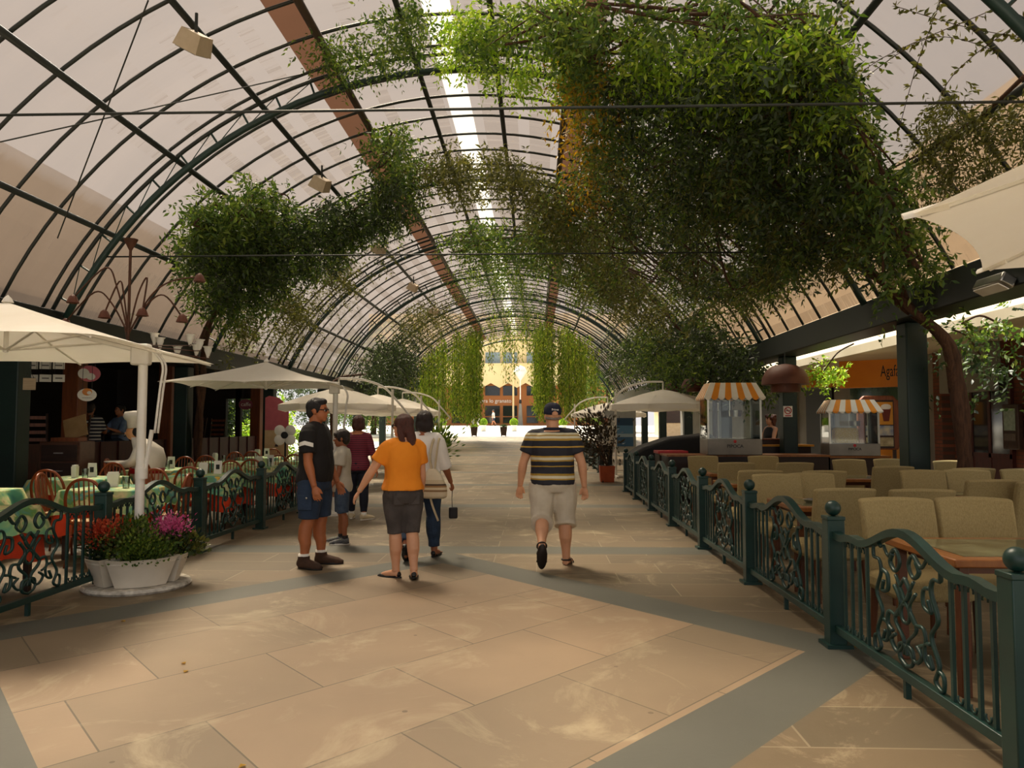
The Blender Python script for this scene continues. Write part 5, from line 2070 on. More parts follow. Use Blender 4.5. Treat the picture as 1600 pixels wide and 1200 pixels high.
class Body:
    def __init__(s, H, legs, arms, sex='m', w=1.0, belly=0.0, sw=1.0, lean=0.0, limb=1.0):
        s.H, s.w, s.lean, s.limb, s.sex = H, w, lean, limb, sex
        R = math.radians
        j = {}
        hz = .52 * H
        for sd, (a, b, sp, fp, fy) in legs.items():
            sg = 1 if sd == 'R' else -1
            hip = Vector((sg * .052 * H * w, 0, hz))
            kn = hip + Vector((sg * math.sin(R(sp)), math.sin(R(a)) * math.cos(R(sp)), -math.cos(R(a)) * math.cos(R(sp)))) * .235 * H
            sa = a - b
            an = kn + Vector((sg * math.sin(R(sp)) * .6, math.sin(R(sa)), -math.cos(R(sa)))).normalized() * .243 * H
            fd = Vector((sg * math.sin(R(fy)), math.cos(R(fy)), 0)) * math.cos(R(fp)) + Vector((0, 0, math.sin(R(fp))))
            j['hip' + sd], j['knee' + sd], j['ank' + sd], j['foot' + sd] = hip, kn, an, fd.normalized()
        low = min(min(j['ank' + q].z - .042 * H, (j['ank' + q] + j['foot' + q] * .12 * H).z - .035 * H) for q in legs)
        s.dz = -low
        for k in list(j):
            if not k.startswith('foot'):
                j[k] = j[k] + Vector((0, 0, s.dz))
        for sd, (a, c, e, c2) in arms.items():
            sg = 1 if sd == 'R' else -1
            sh = s.spine(.797) + Vector((sg * .104 * H * sw * (1.0 if sex == 'm' else .93), -.004 * H, 0))
            d1 = Vector((sg * math.sin(R(c)), math.sin(R(a)) * math.cos(R(c)), -math.cos(R(a)) * math.cos(R(c))))
            d2 = Vector((sg * math.sin(R(c2)), math.sin(R(a + e)) * math.cos(R(c2)), -math.cos(R(a + e)) * math.cos(R(c2))))
            el = sh + d1 * .178 * H
            wr = el + d2 * .148 * H
            j['sh' + sd], j['el' + sd], j['wr' + sd], j['hd' + sd] = sh, el, wr, d2
        s.j = j
        s.belly = belly
        s.sw = sw

    def spine(s, f):
        """point on the spine at height fraction f"""
        return Vector((0, s.lean * max(f - .5, 0) * s.H, f * s.H + s.dz))

    def rings(s, z0, z1, ease, flare=0.0):
        H = s.H
        T = TORSO[s.sex]
        out = []
        n = 14
        for i in range(n + 1):
            z = z0 + (z1 - z0) * i / n
            for a, b in zip(T[:-1], T[1:]):
                if a[0] <= z <= b[0]:
                    t = (z - a[0]) / (b[0] - a[0])
                    break
            else:
                t = 0 if z < T[0][0] else 1
                a = b = T[0] if z < T[0][0] else T[-1]
            v = [a[k] + (b[k] - a[k]) * t for k in (1, 2, 3)]
            be = s.belly * math.exp(-((z - .60) / .07) ** 2)
            wd = s.w if z < .74 else 1 + (s.w - 1) * .7
            c = s.spine(z) + Vector((0, (v[2] + be * .5) * H, 0))
            f = flare * max(0, (z0 + .16 - z) / .16)
            out.append((c, v[0] * H * wd * (1 + be * 2.0) + ease + f, (v[1] + be * .55) * H * (1 + (s.w - 1) * .8) + ease + f))
        return out

    def leg_path(s, sd, t0, t1, n=9):
        j = s.j
        out = []
        for i in range(n):
            t = t0 + (t1 - t0) * i / (n - 1)
            p = j['hip' + sd].lerp(j['knee' + sd], t / .5) if t < .5 else j['knee' + sd].lerp(j['ank' + sd], (t - .5) / .5)
            out.append(p)
        return out

    def leg_r(s, t):
        P_ = [(0, .058), (.2, .056), (.42, .039), (.52, .034), (.62, .037), (.72, .036), (.9, .023), (1, .022)]
        for a, b in zip(P_[:-1], P_[1:]):
            if a[0] <= t <= b[0]:
                return (a[1] + (b[1] - a[1]) * (t - a[0]) / (b[0] - a[0])) * s.H * s.limb
        return .022 * s.H

    def arm_path(s, sd, t0, t1, n=8):
        j = s.j
        out = []
        for i in range(n):
            t = t0 + (t1 - t0) * i / (n - 1)
            p = j['sh' + sd].lerp(j['el' + sd], t / .5) if t < .5 else j['el' + sd].lerp(j['wr' + sd], (t - .5) / .5)
            out.append(p)
        return out

    def arm_r(s, t):
        P_ = [(0, .031), (.2, .030), (.45, .024), (.55, .025), (.65, .025), (.9, .0165), (1, .0155)]
        for a, b in zip(P_[:-1], P_[1:]):
            if a[0] <= t <= b[0]:
                return (a[1] + (b[1] - a[1]) * (t - a[0]) / (b[0] - a[0])) * s.H * s.limb
        return .0155 * s.H

    def hand(s, mb, sd, curl=25, palm_back=0.0, grip=False):
        H = s.H
        sg = 1 if sd == 'R' else -1
        wr, d = s.j['wr' + sd], s.j['hd' + sd].normalized()
        # palm faces the thigh, turned backwards by palm_back degrees
        fw = Vector((0, 1, 0))
        fw = (fw - d * fw.dot(d)).normalized()
        inn = Vector((-sg, 0, 0))
        inn = (inn - d * inn.dot(d)).normalized()
        a = math.radians(palm_back)
        pn = (inn * math.cos(a) - fw * math.sin(a)).normalized()     # palm normal
        wd = (fw * math.cos(a) + inn * math.sin(a)).normalized()     # thumb side
        Lp = .052 * H
        mb.tube([wr - d * .01 * H, wr + d * .012 * H, wr + d * Lp * .6, wr + d * Lp], [.0155 * H, .018 * H, .0235 * H, .0215 * H], 12, flat=.5, up=wd)
        base = wr + d * Lp * .93
        for k, L in enumerate((.040, .046, .043, .034)):
            o = base + wd * ((1.5 - k) * .0122 * H)
            cu = math.radians(curl + 5 * k) * (2.4 if grip else 1)
            dirs = d * 1.0 + wd * (1.5 - k) * .07
            p = [o]
            for seg in range(3):
                an = cu * (seg + .4) * .6
                q = (dirs * math.cos(an) + pn * math.sin(an)).normalized()
                p.append(p[-1] + q * L * H / 3)
            mb.tube(p, [.0060 * H, .0058 * H, .0052 * H, .0040 * H], 8)
        o = wr + d * .012 * H + wd * .014 * H
        q1 = (d * .75 + wd * .6 + pn * .25).normalized()
        q2 = (d * .95 + wd * .15 + pn * .35).normalized()
        mb.tube([o, o + q1 * .022 * H, o + q1 * .022 * H + q2 * .026 * H], [.0085 * H, .0068 * H, .0050 * H], 8)
        return wr + d * (Lp + .02 * H) + pn * .012 * H


def head_frame(b, yaw, nod=0.0):
    return Matrix.Rotation(math.radians(yaw), 3, 'Z') @ Matrix.Rotation(math.radians(nod), 3, 'X')


def build_person(name, loc, rz, label, b, skin, hyaw=0.0, nod=0.0, hands=None, voxel=.0068, barefoot=False, kid=False):
    H = b.H
    t = empty(name, loc, rz, label, 'person')
    mb = MB()
    mb.rings(b.rings(.455, .838, 0.0))
    hs = 1.15 if kid else 1.06
    hc = b.spine(.924) + Vector((0, .010 * H, 0)) + Vector((0, b.lean * .02 * H, 0))
    F = head_frame(b, hyaw, nod)
    q = lambda x, y, z: hc + F @ (Vector((x, y, z)) * H * hs)
    nb = b.spine(.815) + Vector((0, -.006 * H, 0))
    mb.tube([nb, nb.lerp(q(0, -.012, -.03), .5), q(0, -.010, -.02)], [.040 * H * b.limb, .034 * H * b.limb, .034 * H * b.limb], 14)
    mb.ell(q(0, -.006, .012), (.0445 * H * hs, .057 * H * hs, .056 * H * hs), 18, 12, M=F)
    mb.ell(q(0, .012, -.022), (.036 * H * hs, .042 * H * hs, .044 * H * hs), 16, 10, M=F)
    mb.ell(q(0, .034, -.050), (.018 * H * hs, .016 * H * hs, .013 * H * hs), 12, 8, M=F)
    mb.tube([q(0, .046, .008), q(0, .056, -.008), q(0, .060, -.016)], [.005 * H, .008 * H, .0095 * H], 8)
    mb.ell(q(0, .047, -.034), (.015 * H * hs, .008 * H * hs, .006 * H * hs), 10, 6, M=F)
    mb.ell(q(0, .043, .012), (.030 * H * hs, .010 * H * hs, .007 * H * hs), 10, 6, M=F)
    for s in (-1, 1):
        mb.ell(q(s * .045, -.006, -.006), (.007 * H, .013 * H, .018 * H), 10, 8, M=F)
    grip = {}
    for sd in ('L', 'R'):
        if 'sh' + sd in b.j:
            ts = [i / 13 for i in range(14)]
            pth = []
            for tt in ts:
                pth.append(b.arm_path(sd, tt, tt, 2)[0])
            mb.tube(pth, [b.arm_r(tt) for tt in ts], 12)
            mb.ell(b.j['sh' + sd], (.033 * H * b.limb,) * 3, 12, 8)
            mb.tube([b.spine(.828), b.j['sh' + sd]], [.034 * H, .031 * H * b.limb], 12)
            hp = (hands or {}).get(sd, {})
            grip[sd] = b.hand(mb, sd, **hp)
        if 'hip' + sd in b.j:
            ts = [i / 15 for i in range(16)]
            mb.tube([b.leg_path(sd, tt, tt, 2)[0] - (Vector((0, .010 * H, 0)) if .58 < tt < .8 else Vector((0, 0, 0))) for tt in ts], [b.leg_r(tt) for tt in ts], 14)
            an, fd = b.j['ank' + sd], b.j['foot' + sd]
            dn = (Vector((0, 0, -1)) - fd * Vector((0, 0, -1)).dot(fd)).normalized()
            heel = an - fd * .022 * H + dn * .022 * H
            mb.tube([heel, an + fd * .02 * H + dn * .018 * H, an + fd * .07 * H + dn * .028 * H, an + fd * .108 * H + dn * .032 * H], [.021 * H, .024 * H, .021 * H, .012 * H], 12)
            if barefoot:
                side = fd.cross(dn).normalized()
                for k in range(5):
                    o = an + fd * (.10 - .004 * k) * H + dn * .033 * H + side * (k - 2) * .009 * H * (1 if sd == 'R' else -1)
                    mb.tube([o, o + fd * .022 * H], [.0065 * H, .005 * H], 6)
    realize(mb, 'body', skin, t, voxel, 2)
    dark = M['black']
    for s in (-1, 1):
        e = MB().ell(q(s * .0185, .0455, .0), (.0085 * H, .005 * H, .0048 * H), 10, 6, M=F).build('eye', M['paper'], t, True)
        MB().ell(q(s * .0185, .0495, .0), (.0036 * H, .003 * H, .0036 * H), 8, 6, M=F).build('iris', dark, e, True)
        MB().tube([q(s * .009, .050, .0125), q(s * .019, .0505, .0155), q(s * .029, .044, .0125)], .0022 * H, 5).build('eyebrow', dark, t, True)
    MB().ell(q(0, .0545, -.034), (.012 * H, .003 * H, .0028 * H), 10, 6, M=F).build('mouth', M.setdefault('lip', mat('lips', '#9c5346', '#8a4438')), t, True)
    return t, q, F, grip


def garment(b, t, name, m, z0, z1, ease=.014, sleeve=None, sl_ease=.016, flare=.0, voxel=.011, amp=.006, freq=9, neck=True, sl_flare=.01):
    mb = MB()
    mb.rings(b.rings(z0, z1, ease, flare))
    if sleeve:
        for sd in ('L', 'R'):
            if 'sh' + sd in b.j:
                n = 9
                ts = [sleeve * i / (n - 1) for i in range(n)]
                mb.tube([b.arm_path(sd, x, x, 2)[0] for x in ts], [b.arm_r(x) + sl_ease + sl_flare * x / sleeve for x in ts], 14)
                mb.ell(b.j['sh' + sd], (.033 * b.H * b.limb + sl_ease * .5,) * 3, 12, 8)
                mb.tube([b.spine(z1 - .012), b.j['sh' + sd]], [.034 * b.H + ease, .031 * b.H * b.limb + sl_ease], 14)
    return realize(mb, name, m, t, voxel, 3, amp, freq, .7)


def trousers(b, t, name, m, z1, end, ease=.012, end_ease=.02, voxel=.011, amp=.006, freq=8):
    mb = MB()
    mb.rings(b.rings(.455, z1, ease))
    for sd in ('L', 'R'):
        n = 14
        ts = [.02 + (end - .02) * i / (n - 1) for i in range(n)]
        mb.tube([b.leg_path(sd, x, x, 2)[0] - (Vector((0, .010 * b.H, 0)) if .58 < x < .8 else Vector((0, 0, 0))) for x in ts], [b.leg_r(x) + ease + (end_ease - ease) * x / end for x in ts], 16)
    return realize(mb, name, m, t, voxel, 3, amp, freq, .6)


def shoe(b, t, sd, m, sole, name='shoe', high=False, flatshoe=False, s=1.0, sole_m=None, low=False):
    H = b.H
    an, fd = b.j['ank' + sd], b.j['foot' + sd]
    dn = (Vector((0, 0, -1)) - fd * Vector((0, 0, -1)).dot(fd)).normalized()
    side = fd.cross(dn).normalized()
    mb = MB()
    if flatshoe:
        mb.tube([an - fd * .030 * H + dn * .014 * H, an + fd * .0 * H + dn * .034 * H, an + fd * .06 * H + dn * .036 * H, an + fd * .105 * H + dn * .035 * H, an + fd * .135 * H + dn * .038 * H], [.015 * H, .024 * H, .022 * H, .022 * H, .008 * H], 12, flat=[1.2, .5, .45, .5, .5], up=side)
    else:
        mb.tube([an - fd * .034 * H + dn * .010 * H, an - fd * .01 * H + dn * .012 * H, an + fd * .05 * H + dn * .020 * H, an + fd * .10 * H + dn * .026 * H, an + fd * .135 * H + dn * .030 * H], [.024 * H * s, .031 * H * s, .029 * H * s, .028 * H * s, .014 * H * s], 14, flat=[.9, .9, .85, .7, .6], up=side)
        if high:
            mb.tube([an + dn * .01 * H, an - dn * .03 * H], [.029 * H * s, .030 * H * s], 14)
    o = realize(mb, name, m, t, .008, 2)
    mb = MB()
    c = an + dn * .040 * H
    pts = []
    for k in range(20):
        a = 2 * PI * k / 20
        x, y = math.cos(a), math.sin(a)
        w = .030 * H * s if x > 0 else .025 * H * s
        pts.append(c + fd * (.048 + .090 * x) * H + side * y * w)
    th = (.010 if not sole else .016) * H * .6
    vs = [p - dn * th for p in pts] + [p + dn * .004 * H for p in pts]
    mb.add(vs, [tuple(range(20)), tuple(range(20, 40))] + [(k, (k + 1) % 20, 20 + (k + 1) % 20, 20 + k) for k in range(20)])
    mb.build('sole', sole_m or M['black'], o, True)
    return o


HAIR_DARK = mat('dark brown hair', '#2a1a12', '#160d08', rough=.45, scale=20, stretch=(6, 6, 1), bump=.5)
HAIR_RED = mat('auburn hair', '#5a2a18', '#3a170c', rough=.4, scale=20, stretch=(6, 6, 1), bump=.5)
HAIR_BLACK = mat('black hair', '#17110e', '#0b0807', rough=.45, scale=20, stretch=(6, 6, 1), bump=.5)
HAIR_CURL = mat('copper curly hair', '#6a3418', '#43200d', rough=.5, scale=20, bump=.7)


def hair(t, q, F, H, m, style, hs=1.06):
    mb = MB()
    R3 = lambda a, b_, c: (a * H * hs, b_ * H * hs, c * H * hs)
    if style == 'short':
        mb.ell(q(0, -.012, .022), R3(.0485, .058, .052), 18, 12, M=F)
        mb.ell(q(0, -.032, -.008), R3(.043, .034, .042), 16, 10, M=F)
        mb.ell(q(0, .022, .050), R3(.038, .030, .020), 14, 8, M=F)
        for s in (-1, 1):
            mb.ell(q(s * .042, .008, .012), R3(.007, .014, .03), 10, 6, M=F)
    elif style == 'fringe':
        mb.ell(q(0, -.010, .022), R3(.0515, .060, .054), 18, 12, M=F)
        mb.ell(q(0, -.032, -.012), R3(.045, .034, .044), 16, 10, M=F)
        mb.ell(q(0, .030, .034), R3(.042, .026, .022), 14, 8, M=F)
        for s in (-1, 1):
            mb.ell(q(s * .043, .006, .004), R3(.009, .022, .034), 10, 6, M=F)
    elif style == 'bob':
        mb.ell(q(0, -.012, .018), R3(.056, .064, .058), 18, 12, M=F)
        mb.ell(q(0, -.030, -.022), R3(.056, .046, .050), 16, 10, M=F)
        for s in (-1, 1):
            mb.ell(q(s * .046, -.004, -.020), R3(.014, .030, .044), 10, 8, M=F)
    elif style == 'long':
        mb.ell(q(0, -.010, .020), R3(.0515, .061, .055), 18, 12, M=F)
        mb.ell(q(0, -.034, -.02), R3(.05, .036, .056), 16, 10, M=F)
        for s in (-1, 1):
            mb.tube([q(s * .043, .004, .02), q(s * .049, -.004, -.03), q(s * .045, -.022, -.085), q(s * .03, -.04, -.135)], [.012 * H, .017 * H, .02 * H, .009 * H], 10)
        mb.tube([q(0, -.045, .0), q(-.006, -.060, -.06), q(-.004, -.068, -.12), q(.004, -.066, -.185)], [.035 * H, .042 * H, .038 * H, .010 * H], 14, flat=[.7, .6, .5, .5], up=F @ Vector((1, 0, 0)))
    elif style == 'curly':
        for k in range(40):
            a, e = random.uniform(0, 2 * PI), random.uniform(-.9, 1.0)
            x, y, z = math.cos(a) * .055, math.sin(a) * .055 - .014, e * .055 + .005
            if y > .012 and z < .035:
                continue
            mb.ell(q(x, y, z), R3(.02, .02, .022), 8, 6, M=F)
        mb.ell(q(0, -.012, .018), R3(.052, .06, .055), 16, 10, M=F)
        for k in range(16):
            mb.ell(q(random.uniform(-.06, .06), random.uniform(-.05, -.02), random.uniform(-.1, -.05)), R3(.02, .018, .024), 8, 6, M=F)
    elif style == 'bald':
        mb.tube([q(.044, .0, -.004), q(.040, -.036, -.012), q(0, -.060, -.016), q(-.040, -.036, -.012), q(-.044, .0, -.004)], [.006 * H, .010 * H, .010 * H, .010 * H, .006 * H], 8)
    return realize(mb, 'hair', m, t, .009, 2, .004, 30, .25)


def sunglasses(t, q, F, H):
    g = MB()
    for s in (-1, 1):
        g.ell(q(s * .0185, .0525, .002), (.016 * H, .004 * H, .0105 * H), 12, 6, M=F)
        g.bar(q(s * .034, .047, .004), q(s * .047, -.004, .004), .003 * H, .005 * H)
    g.bar(q(-.006, .054, .004), q(.006, .054, .004), .003 * H, .004 * H)
    return g.build('sunglasses', M['black'], t, True)


SK_TAN = skin_mat('tanned skin', '#b06a40')
SK_LIGHT = skin_mat('light skin', '#d9a07a')
SK_WARM = skin_mat('warm skin', '#c47e56')
SK_BROWN = skin_mat('brown skin', '#9c5f3c')
DENIM = mat('blue denim', '#2c4058', '#1f2f44', rough=.9, scale=14, bump=.3, bscale=120)
CARGO = mat('navy cotton', '#2b3d56', '#223246', rough=.9, scale=8, bump=.2, bscale=120)
GREYDENIM = mat('washed black denim', '#57504c', '#37322f', rough=.9, scale=5, bump=.3, bscale=120)
STAND = {'R': (1, 2, 3, 0, 8), 'L': (1, 2, 3, 0, 8)}

# --- man in black polo, in profile
b = Body(1.765, {'R': (-2, 3, 3, 0, 22), 'L': (4, 4, 3, 0, 5)}, {'R': (4, 10, 14, 6), 'L': (10, 8, 14, 4)}, 'm', 1.14, .014, 1.06, .01, 1.1)
t, q, F, g = build_person('person', (-2.34, 8.08, 0), -PI / 2 - .08, 'tall man in a black polo shirt, navy cargo shorts and brown boots, standing in profile', b, SK_TAN, hyaw=4)
black_shirt = mat('black polo cotton', '#1d1a19', '#131110', rough=.9, scale=6)
garment(b, t, 'polo_shirt', black_shirt, .50, .835, .020, .36, .026, .012, amp=.007)
MB().tube([b.spine(.842) + Vector((.05 * b.H * math.cos(a), .05 * b.H * math.sin(a) * .95 - .008, .008 * math.sin(a + PI))) for a in np.linspace(0, 2 * PI, 21)[:-1]], .014, 8, closed=True).build('collar', black_shirt, t, True)
c = b.arm_path('R', .2, .2, 2)[0]
ax = (b.j['elR'] - b.j['shR']).normalized()
mb = MB()
rr = b.arm_r(.2) + .036
for a0, a1, up0, up1 in ((-.95, 0, -.012, .012), (0, .95, .012, -.012)):
    n = 5
    for k in range(n):
        u, v = a0 + (a1 - a0) * k / n, a0 + (a1 - a0) * (k + 1) / n
        z0, z1 = up0 + (up1 - up0) * k / n, up0 + (up1 - up0) * (k + 1) / n
        pt = lambda a, z: c + Vector((math.cos(a), math.sin(a), 0)) * rr - ax * z
        mb.quad(pt(u, z0 - .02), pt(v, z1 - .02), pt(v, z1 + .022), pt(u, z0 + .022))
mb.build('sleeve_stripe', M['paper'], t)
trousers(b, t, 'cargo_shorts', CARGO, .565, .50, .020, .040)
kn = b.leg_path('R', .28, .28, 2)[0]
pk = MB().box(kn + Vector((b.leg_r(.28) + .030, .0, 0)), (.02, .15, .16)).build('cargo_pocket', CARGO, t, bevel=.008)
MB().ell(kn + Vector((b.leg_r(.28) + .045, .02, .045)), (.006, .012, .012), 8, 6).build('button', M['chrome'], pk, True)
hair(t, q, F, b.H, HAIR_BLACK, 'short')
sunglasses(t, q, F, b.H)
BOOT = mat('brown suede boot', '#4a3222', '#382416', rough=.9, scale=12)
for sd in 'LR':
    an = b.j['ank' + sd]
    MB().tube([an + Vector((0, 0, -.03)), an + Vector((0, 0, .075))], [b.leg_r(.95) + .012, b.leg_r(.9) + .012], 14).build('sock', M['paper'], t, True)
    shoe(b, t, sd, BOOT, True, 'boot', high=True, s=1.2)

# --- boy
b = Body(1.42, {'R': (3, 4, 3, 0, 5), 'L': (-3, 3, 3, 0, 5)}, {'R': (6, 6, 10, 3), 'L': (8, 8, 20, 4)}, 'm', .94, 0, .92, 0, .88)
t, q, F, g = build_person('person', (-2.44, 9.62, 0), PI / 2 + .18, 'boy in a pale grey t-shirt and denim shorts, standing before the man in black', b, SK_BROWN, hyaw=-4, nod=-6, kid=True)
garment(b, t, 't_shirt', mat('pale grey cotton', '#c9c2b2', '#b9b1a0', rough=.9, scale=5), .455, .832, .020, .32, .024, .012, amp=.006)
trousers(b, t, 'denim_shorts', mat('worn blue denim', '#4a5a6e', '#33425a', rough=.9, scale=16, bump=.3), .56, .53, .018, .034)
hair(t, q, F, b.H, HAIR_DARK, 'fringe', 1.15)
SNEAK = mat('grey sneaker', '#6a6a66', '#3d4048', rough=.7, scale=30)
for sd in 'LR':
    an, fd = b.j['ank' + sd], b.j['foot' + sd]
    MB().tube([an + Vector((0, 0, -.03)), an + Vector((0, 0, .05))], [b.leg_r(.95) + .010, b.leg_r(.92) + .008], 12).build('sock', M['black'], t, True)
    o = shoe(b, t, sd, SNEAK, True, 'sneaker', s=1.15, sole_m=M['white_paint'])
    mb = MB()
    for k in range(4):
        p = an + fd * (.045 + .022 * k) * 1.0 * b.H * .9 + Vector((0, 0, .004 - .008 * k))
        sdv = Vector((-fd.y, fd.x, 0))
        mb.bar(p - sdv * .028, p + sdv * .028, .012, .012)
    mb.build('lime_lace', mat('lime lace', '#b8d020', '#a4bc14') if sd == 'L' else bpy.data.materials['lime lace'], o)

# --- woman in maroon stripes
b = Body(1.64, {'R': (-6, 6, 3, 0, 40), 'L': (10, 4, 2, 0, 5)}, {'R': (-2, 14, 16, 12), 'L': (6, 10, 14, 4)}, 'f', 1.05, 0, 1.0, .02, .95)
t, q, F, g = build_person('person', (-2.82, 12.1, 0), 0.05, 'woman in a maroon striped top and dark slim trousers, walking away', b, SK_WARM, hyaw=12)
garment(b, t, 'striped_top', bandmat('maroon stripes', [(0, '#7d2436'), (.72, '#3f1420'), (1.0, '#3f1420')], base=0, span=.034, repeat=True), .47, .815, .014, .52, .014, .01)
trousers(b, t, 'slim_trousers', mat('dark navy knit', '#1d2230', '#141824', rough=.9), .55, .93, .018, .016)
hair(t, q, F, b.H, HAIR_RED, 'bob')
for sd in 'LR':
    an = b.j['ank' + sd]
    MB().tube([an + Vector((0, 0, -.03)), an + Vector((0, 0, .05))], [b.leg_r(.95) + .008, b.leg_r(.92) + .008], 12).build('sock', M['paper'], t, True)
    shoe(b, t, sd, mat('cream canvas shoe', '#d9c9a8', '#c6b48f') if sd == 'L' else bpy.data.materials['cream canvas shoe'], False, 'shoe', sole_m=M['white_paint'])

# --- woman in orange
b = Body(1.585, {'R': (-7, 10, -2, -4, 15), 'L': (3, 3, -3, 0, 40)}, {'L': (14, 30, 8, 26), 'R': (4, 8, 14, 2)}, 'f', 1.12, .012, 1.02, .035, 1.08)
t, q, F, g = build_person('person', (-1.30, 7.50, 0), .42, 'woman in a bright orange t-shirt and washed black denim shorts, seen from behind', b, SK_LIGHT, hyaw=48, hands={'L': dict(curl=18), 'R': dict(curl=30)})
garment(b, t, 't_shirt', mat('orange cotton', '#f2921e', '#e8850f', rough=.85, scale=4), .535, .825, .020, .30, .022, .016, amp=.010, freq=8)
trousers(b, t, 'denim_shorts', GREYDENIM, .585, .535, .012, .016, amp=.004)
for s in (-1, 1):
    MB().box(b.spine(.487) + Vector((s * .075, -.130, 0)), (.11, .02, .12), M=Matrix.Rotation(s * -.25, 3, 'Z')).build('back_pocket', GREYDENIM, t, bevel=.006)
hair(t, q, F, b.H, HAIR_RED, 'long')
sunglasses(t, q, F, b.H)
MB().ell(q(-.047, -.006, -.028), (.009, .009, .009), 8, 6).build('earring', M['paper'], t, True)
wr = b.arm_path('L', .95, .95, 2)[0]
MB().tube([wr + Vector((.024 * math.cos(a), .024 * math.sin(a), .006 * math.sin(a))) for a in np.linspace(0, 2 * PI, 17)[:-1]], .004, 6, closed=True).build('bracelet', M['chrome'], t, True)
FLAT = mat('black ballet flat', '#1a1614', '#100d0c', rough=.4)
for sd in 'LR':
    shoe(b, t, sd, FLAT, False, 'ballet_flat', flatshoe=True)

# --- woman in white blouse
b = Body(1.635, {'L': (-10, 34, 2, -42, 6), 'R': (9, 6, 2, 0, 8)}, {'R': (6, 15, 26, 12), 'L': (8, 8, 20, -4)}, 'f', 1.10, .008, 1.02, .03, 1.05)
t, q, F, g = build_person('person', (-1.27, 8.62, 0), -.06, 'woman in a loose white blouse and blue jeans, walking away beside the woman in orange', b, SK_BROWN, hyaw=22, hands={'R': dict(curl=42, grip=True)}, barefoot=True)
white_blouse = mat('white blouse cotton', '#f0ece4', '#e4dfd5', rough=.9, scale=4)
garment(b, t, 'blouse', white_blouse, .49, .828, .024, .56, .030, .012, amp=.009, freq=7)
trousers(b, t, 'jeans', DENIM, .55, .95, .014, .024)
hair(t, q, F, b.H, HAIR_DARK, 'bob')
for sd in 'LR':
    o = shoe(b, t, sd, FLAT, False, 'sandal', flatshoe=True, s=.9)
hand_white = t.matrix_basis @ g['R']
# bag on her shoulder
sh = t.matrix_basis @ (b.j['shR'])
bag = empty('shoulder_bag', (sh.x - .015, sh.y - .20, sh.z - .47), -.1, 'cream shoulder bag with striped lower half hanging on the back of the woman in white', 'bag')
BAGC = bandmat('cream bag with stripes', [(0, '#cfc0a0'), (.22, '#8a6a44'), (.28, '#d8c8a4'), (.36, '#a07a4a'), (.42, '#4a3826'), (.47, '#cdbd9a'), (.6, '#ddd0b2')], base=-.16, span=.34)
mb = MB().rings([((0, 0, -.16), .11, .055), ((0, 0, -.14), .15, .075), ((0, 0, -.02), .145, .075), ((-.01, .0, .09), .10, .055), ((-.02, 0, .16), .05, .03)])
realize(mb, 'pouch', BAGC, bag, .010, 3, .006, 9)
STRAP = mat('cream strap', '#d2c4a4', '#bfae8a', rough=.8)
MB().tube(cr_spline([(-.02, 0, .14), (-.05, .03, .3), (-.03, .10, .47), (0, .20, .50)], 5), .016, 6, flat=.3).build('strap', STRAP, bag, True)
MB().tube(cr_spline([(.01, 0, .14), (.02, .03, .3), (.03, .10, .47), (.03, .20, .50)], 5), .014, 6, flat=.3).build('strap', STRAP, bag, True)
MB().tube(cr_spline([(-.06, -.02, -.02), (-.01, -.03, -.22), (.06, -.03, -.40)], 5), .014, 6, flat=.3).build('loose_strap', STRAP, bag, True)
p = hand_white
pch = empty('camera_pouch', (p.x, p.y, p.z - .27), .2, 'small black camera pouch dangling on a wrist strap beside the woman in white', 'pouch')
MB().box((0.012, 0, .02), (.10, .045, .13)).build('case', M['black'], pch, bevel=.015)
MB().tube([(0, 0, .08), (-.004, 0, .18), (0, 0, .28)], .006, 6, flat=.5).build('wrist_strap', M['black'], pch)

# --- man in cap
b = Body(1.70, {'R': (4, 4, 3, 0, 14), 'L': (-12, 46, 0, -62, 4)}, {'R': (-4, 20, 14, 6), 'L': (2, 20, 14, 8)}, 'm', 1.24, .022, 1.18, .01, 1.14)
t, q, F, g = build_person('person', (.17, 8.22, 0), -.02, 'stout man in a navy cap, striped polo and pale shorts, walking away down the middle', b, SK_LIGHT, hyaw=14, hands={'R': dict(curl=34, palm_back=60), 'L': dict(curl=30, palm_back=60)}, barefoot=True)
st = []
for a, c in ((.80, '#20202a'), (.88, '#b8933a'), (.895, '#d8d0b4'), (.925, '#a8862e'), (.945, '#20202a'), (1.015, '#a8862e'), (1.028, '#20202a'), (1.07, '#a8862e'), (1.085, '#cfc8ae'), (1.115, '#b8933a'), (1.13, '#20202a'), (1.215, '#b8933a'), (1.23, '#20202a'), (1.29, '#b8933a'), (1.31, '#d8d2b8'), (1.335, '#a8862e'), (1.35, '#d0c8a8'), (1.37, '#20202a'), (1.43, '#b8933a'), (1.445, '#20202a')):
    st.append(((a - .8) / .8, c))
garment(b, t, 'striped_polo', bandmat('navy gold striped polo', st, base=.8 + .03, span=.8, wob=.02), .50, .828, .020, .31, .024, .014, amp=.008)
navy = mat('navy cotton cap', '#20253a', '#171b2c', rough=.9, scale=10)
MB().tube([b.spine(.842) + Vector((.052 * b.H * math.cos(a), .05 * b.H * math.sin(a) - .008, .006)) for a in np.linspace(0, 2 * PI, 21)[:-1]], .016, 8, closed=True).build('collar', navy, t, True)
trousers(b, t, 'long_shorts', mat('pale khaki cotton', '#d8cdb8', '#c2b69e', rough=.9, scale=5, bump=.2), .555, .60, .026, .052, amp=.010, freq=7)
hair(t, q, F, b.H, mat('grey hair', '#8a8078', '#6e655e', scale=30), 'bald')
mb = MB()
H = b.H
prof = [(.051, -.002), (.053, .012), (.051, .032), (.042, .052), (.024, .064), (.001, .067)]
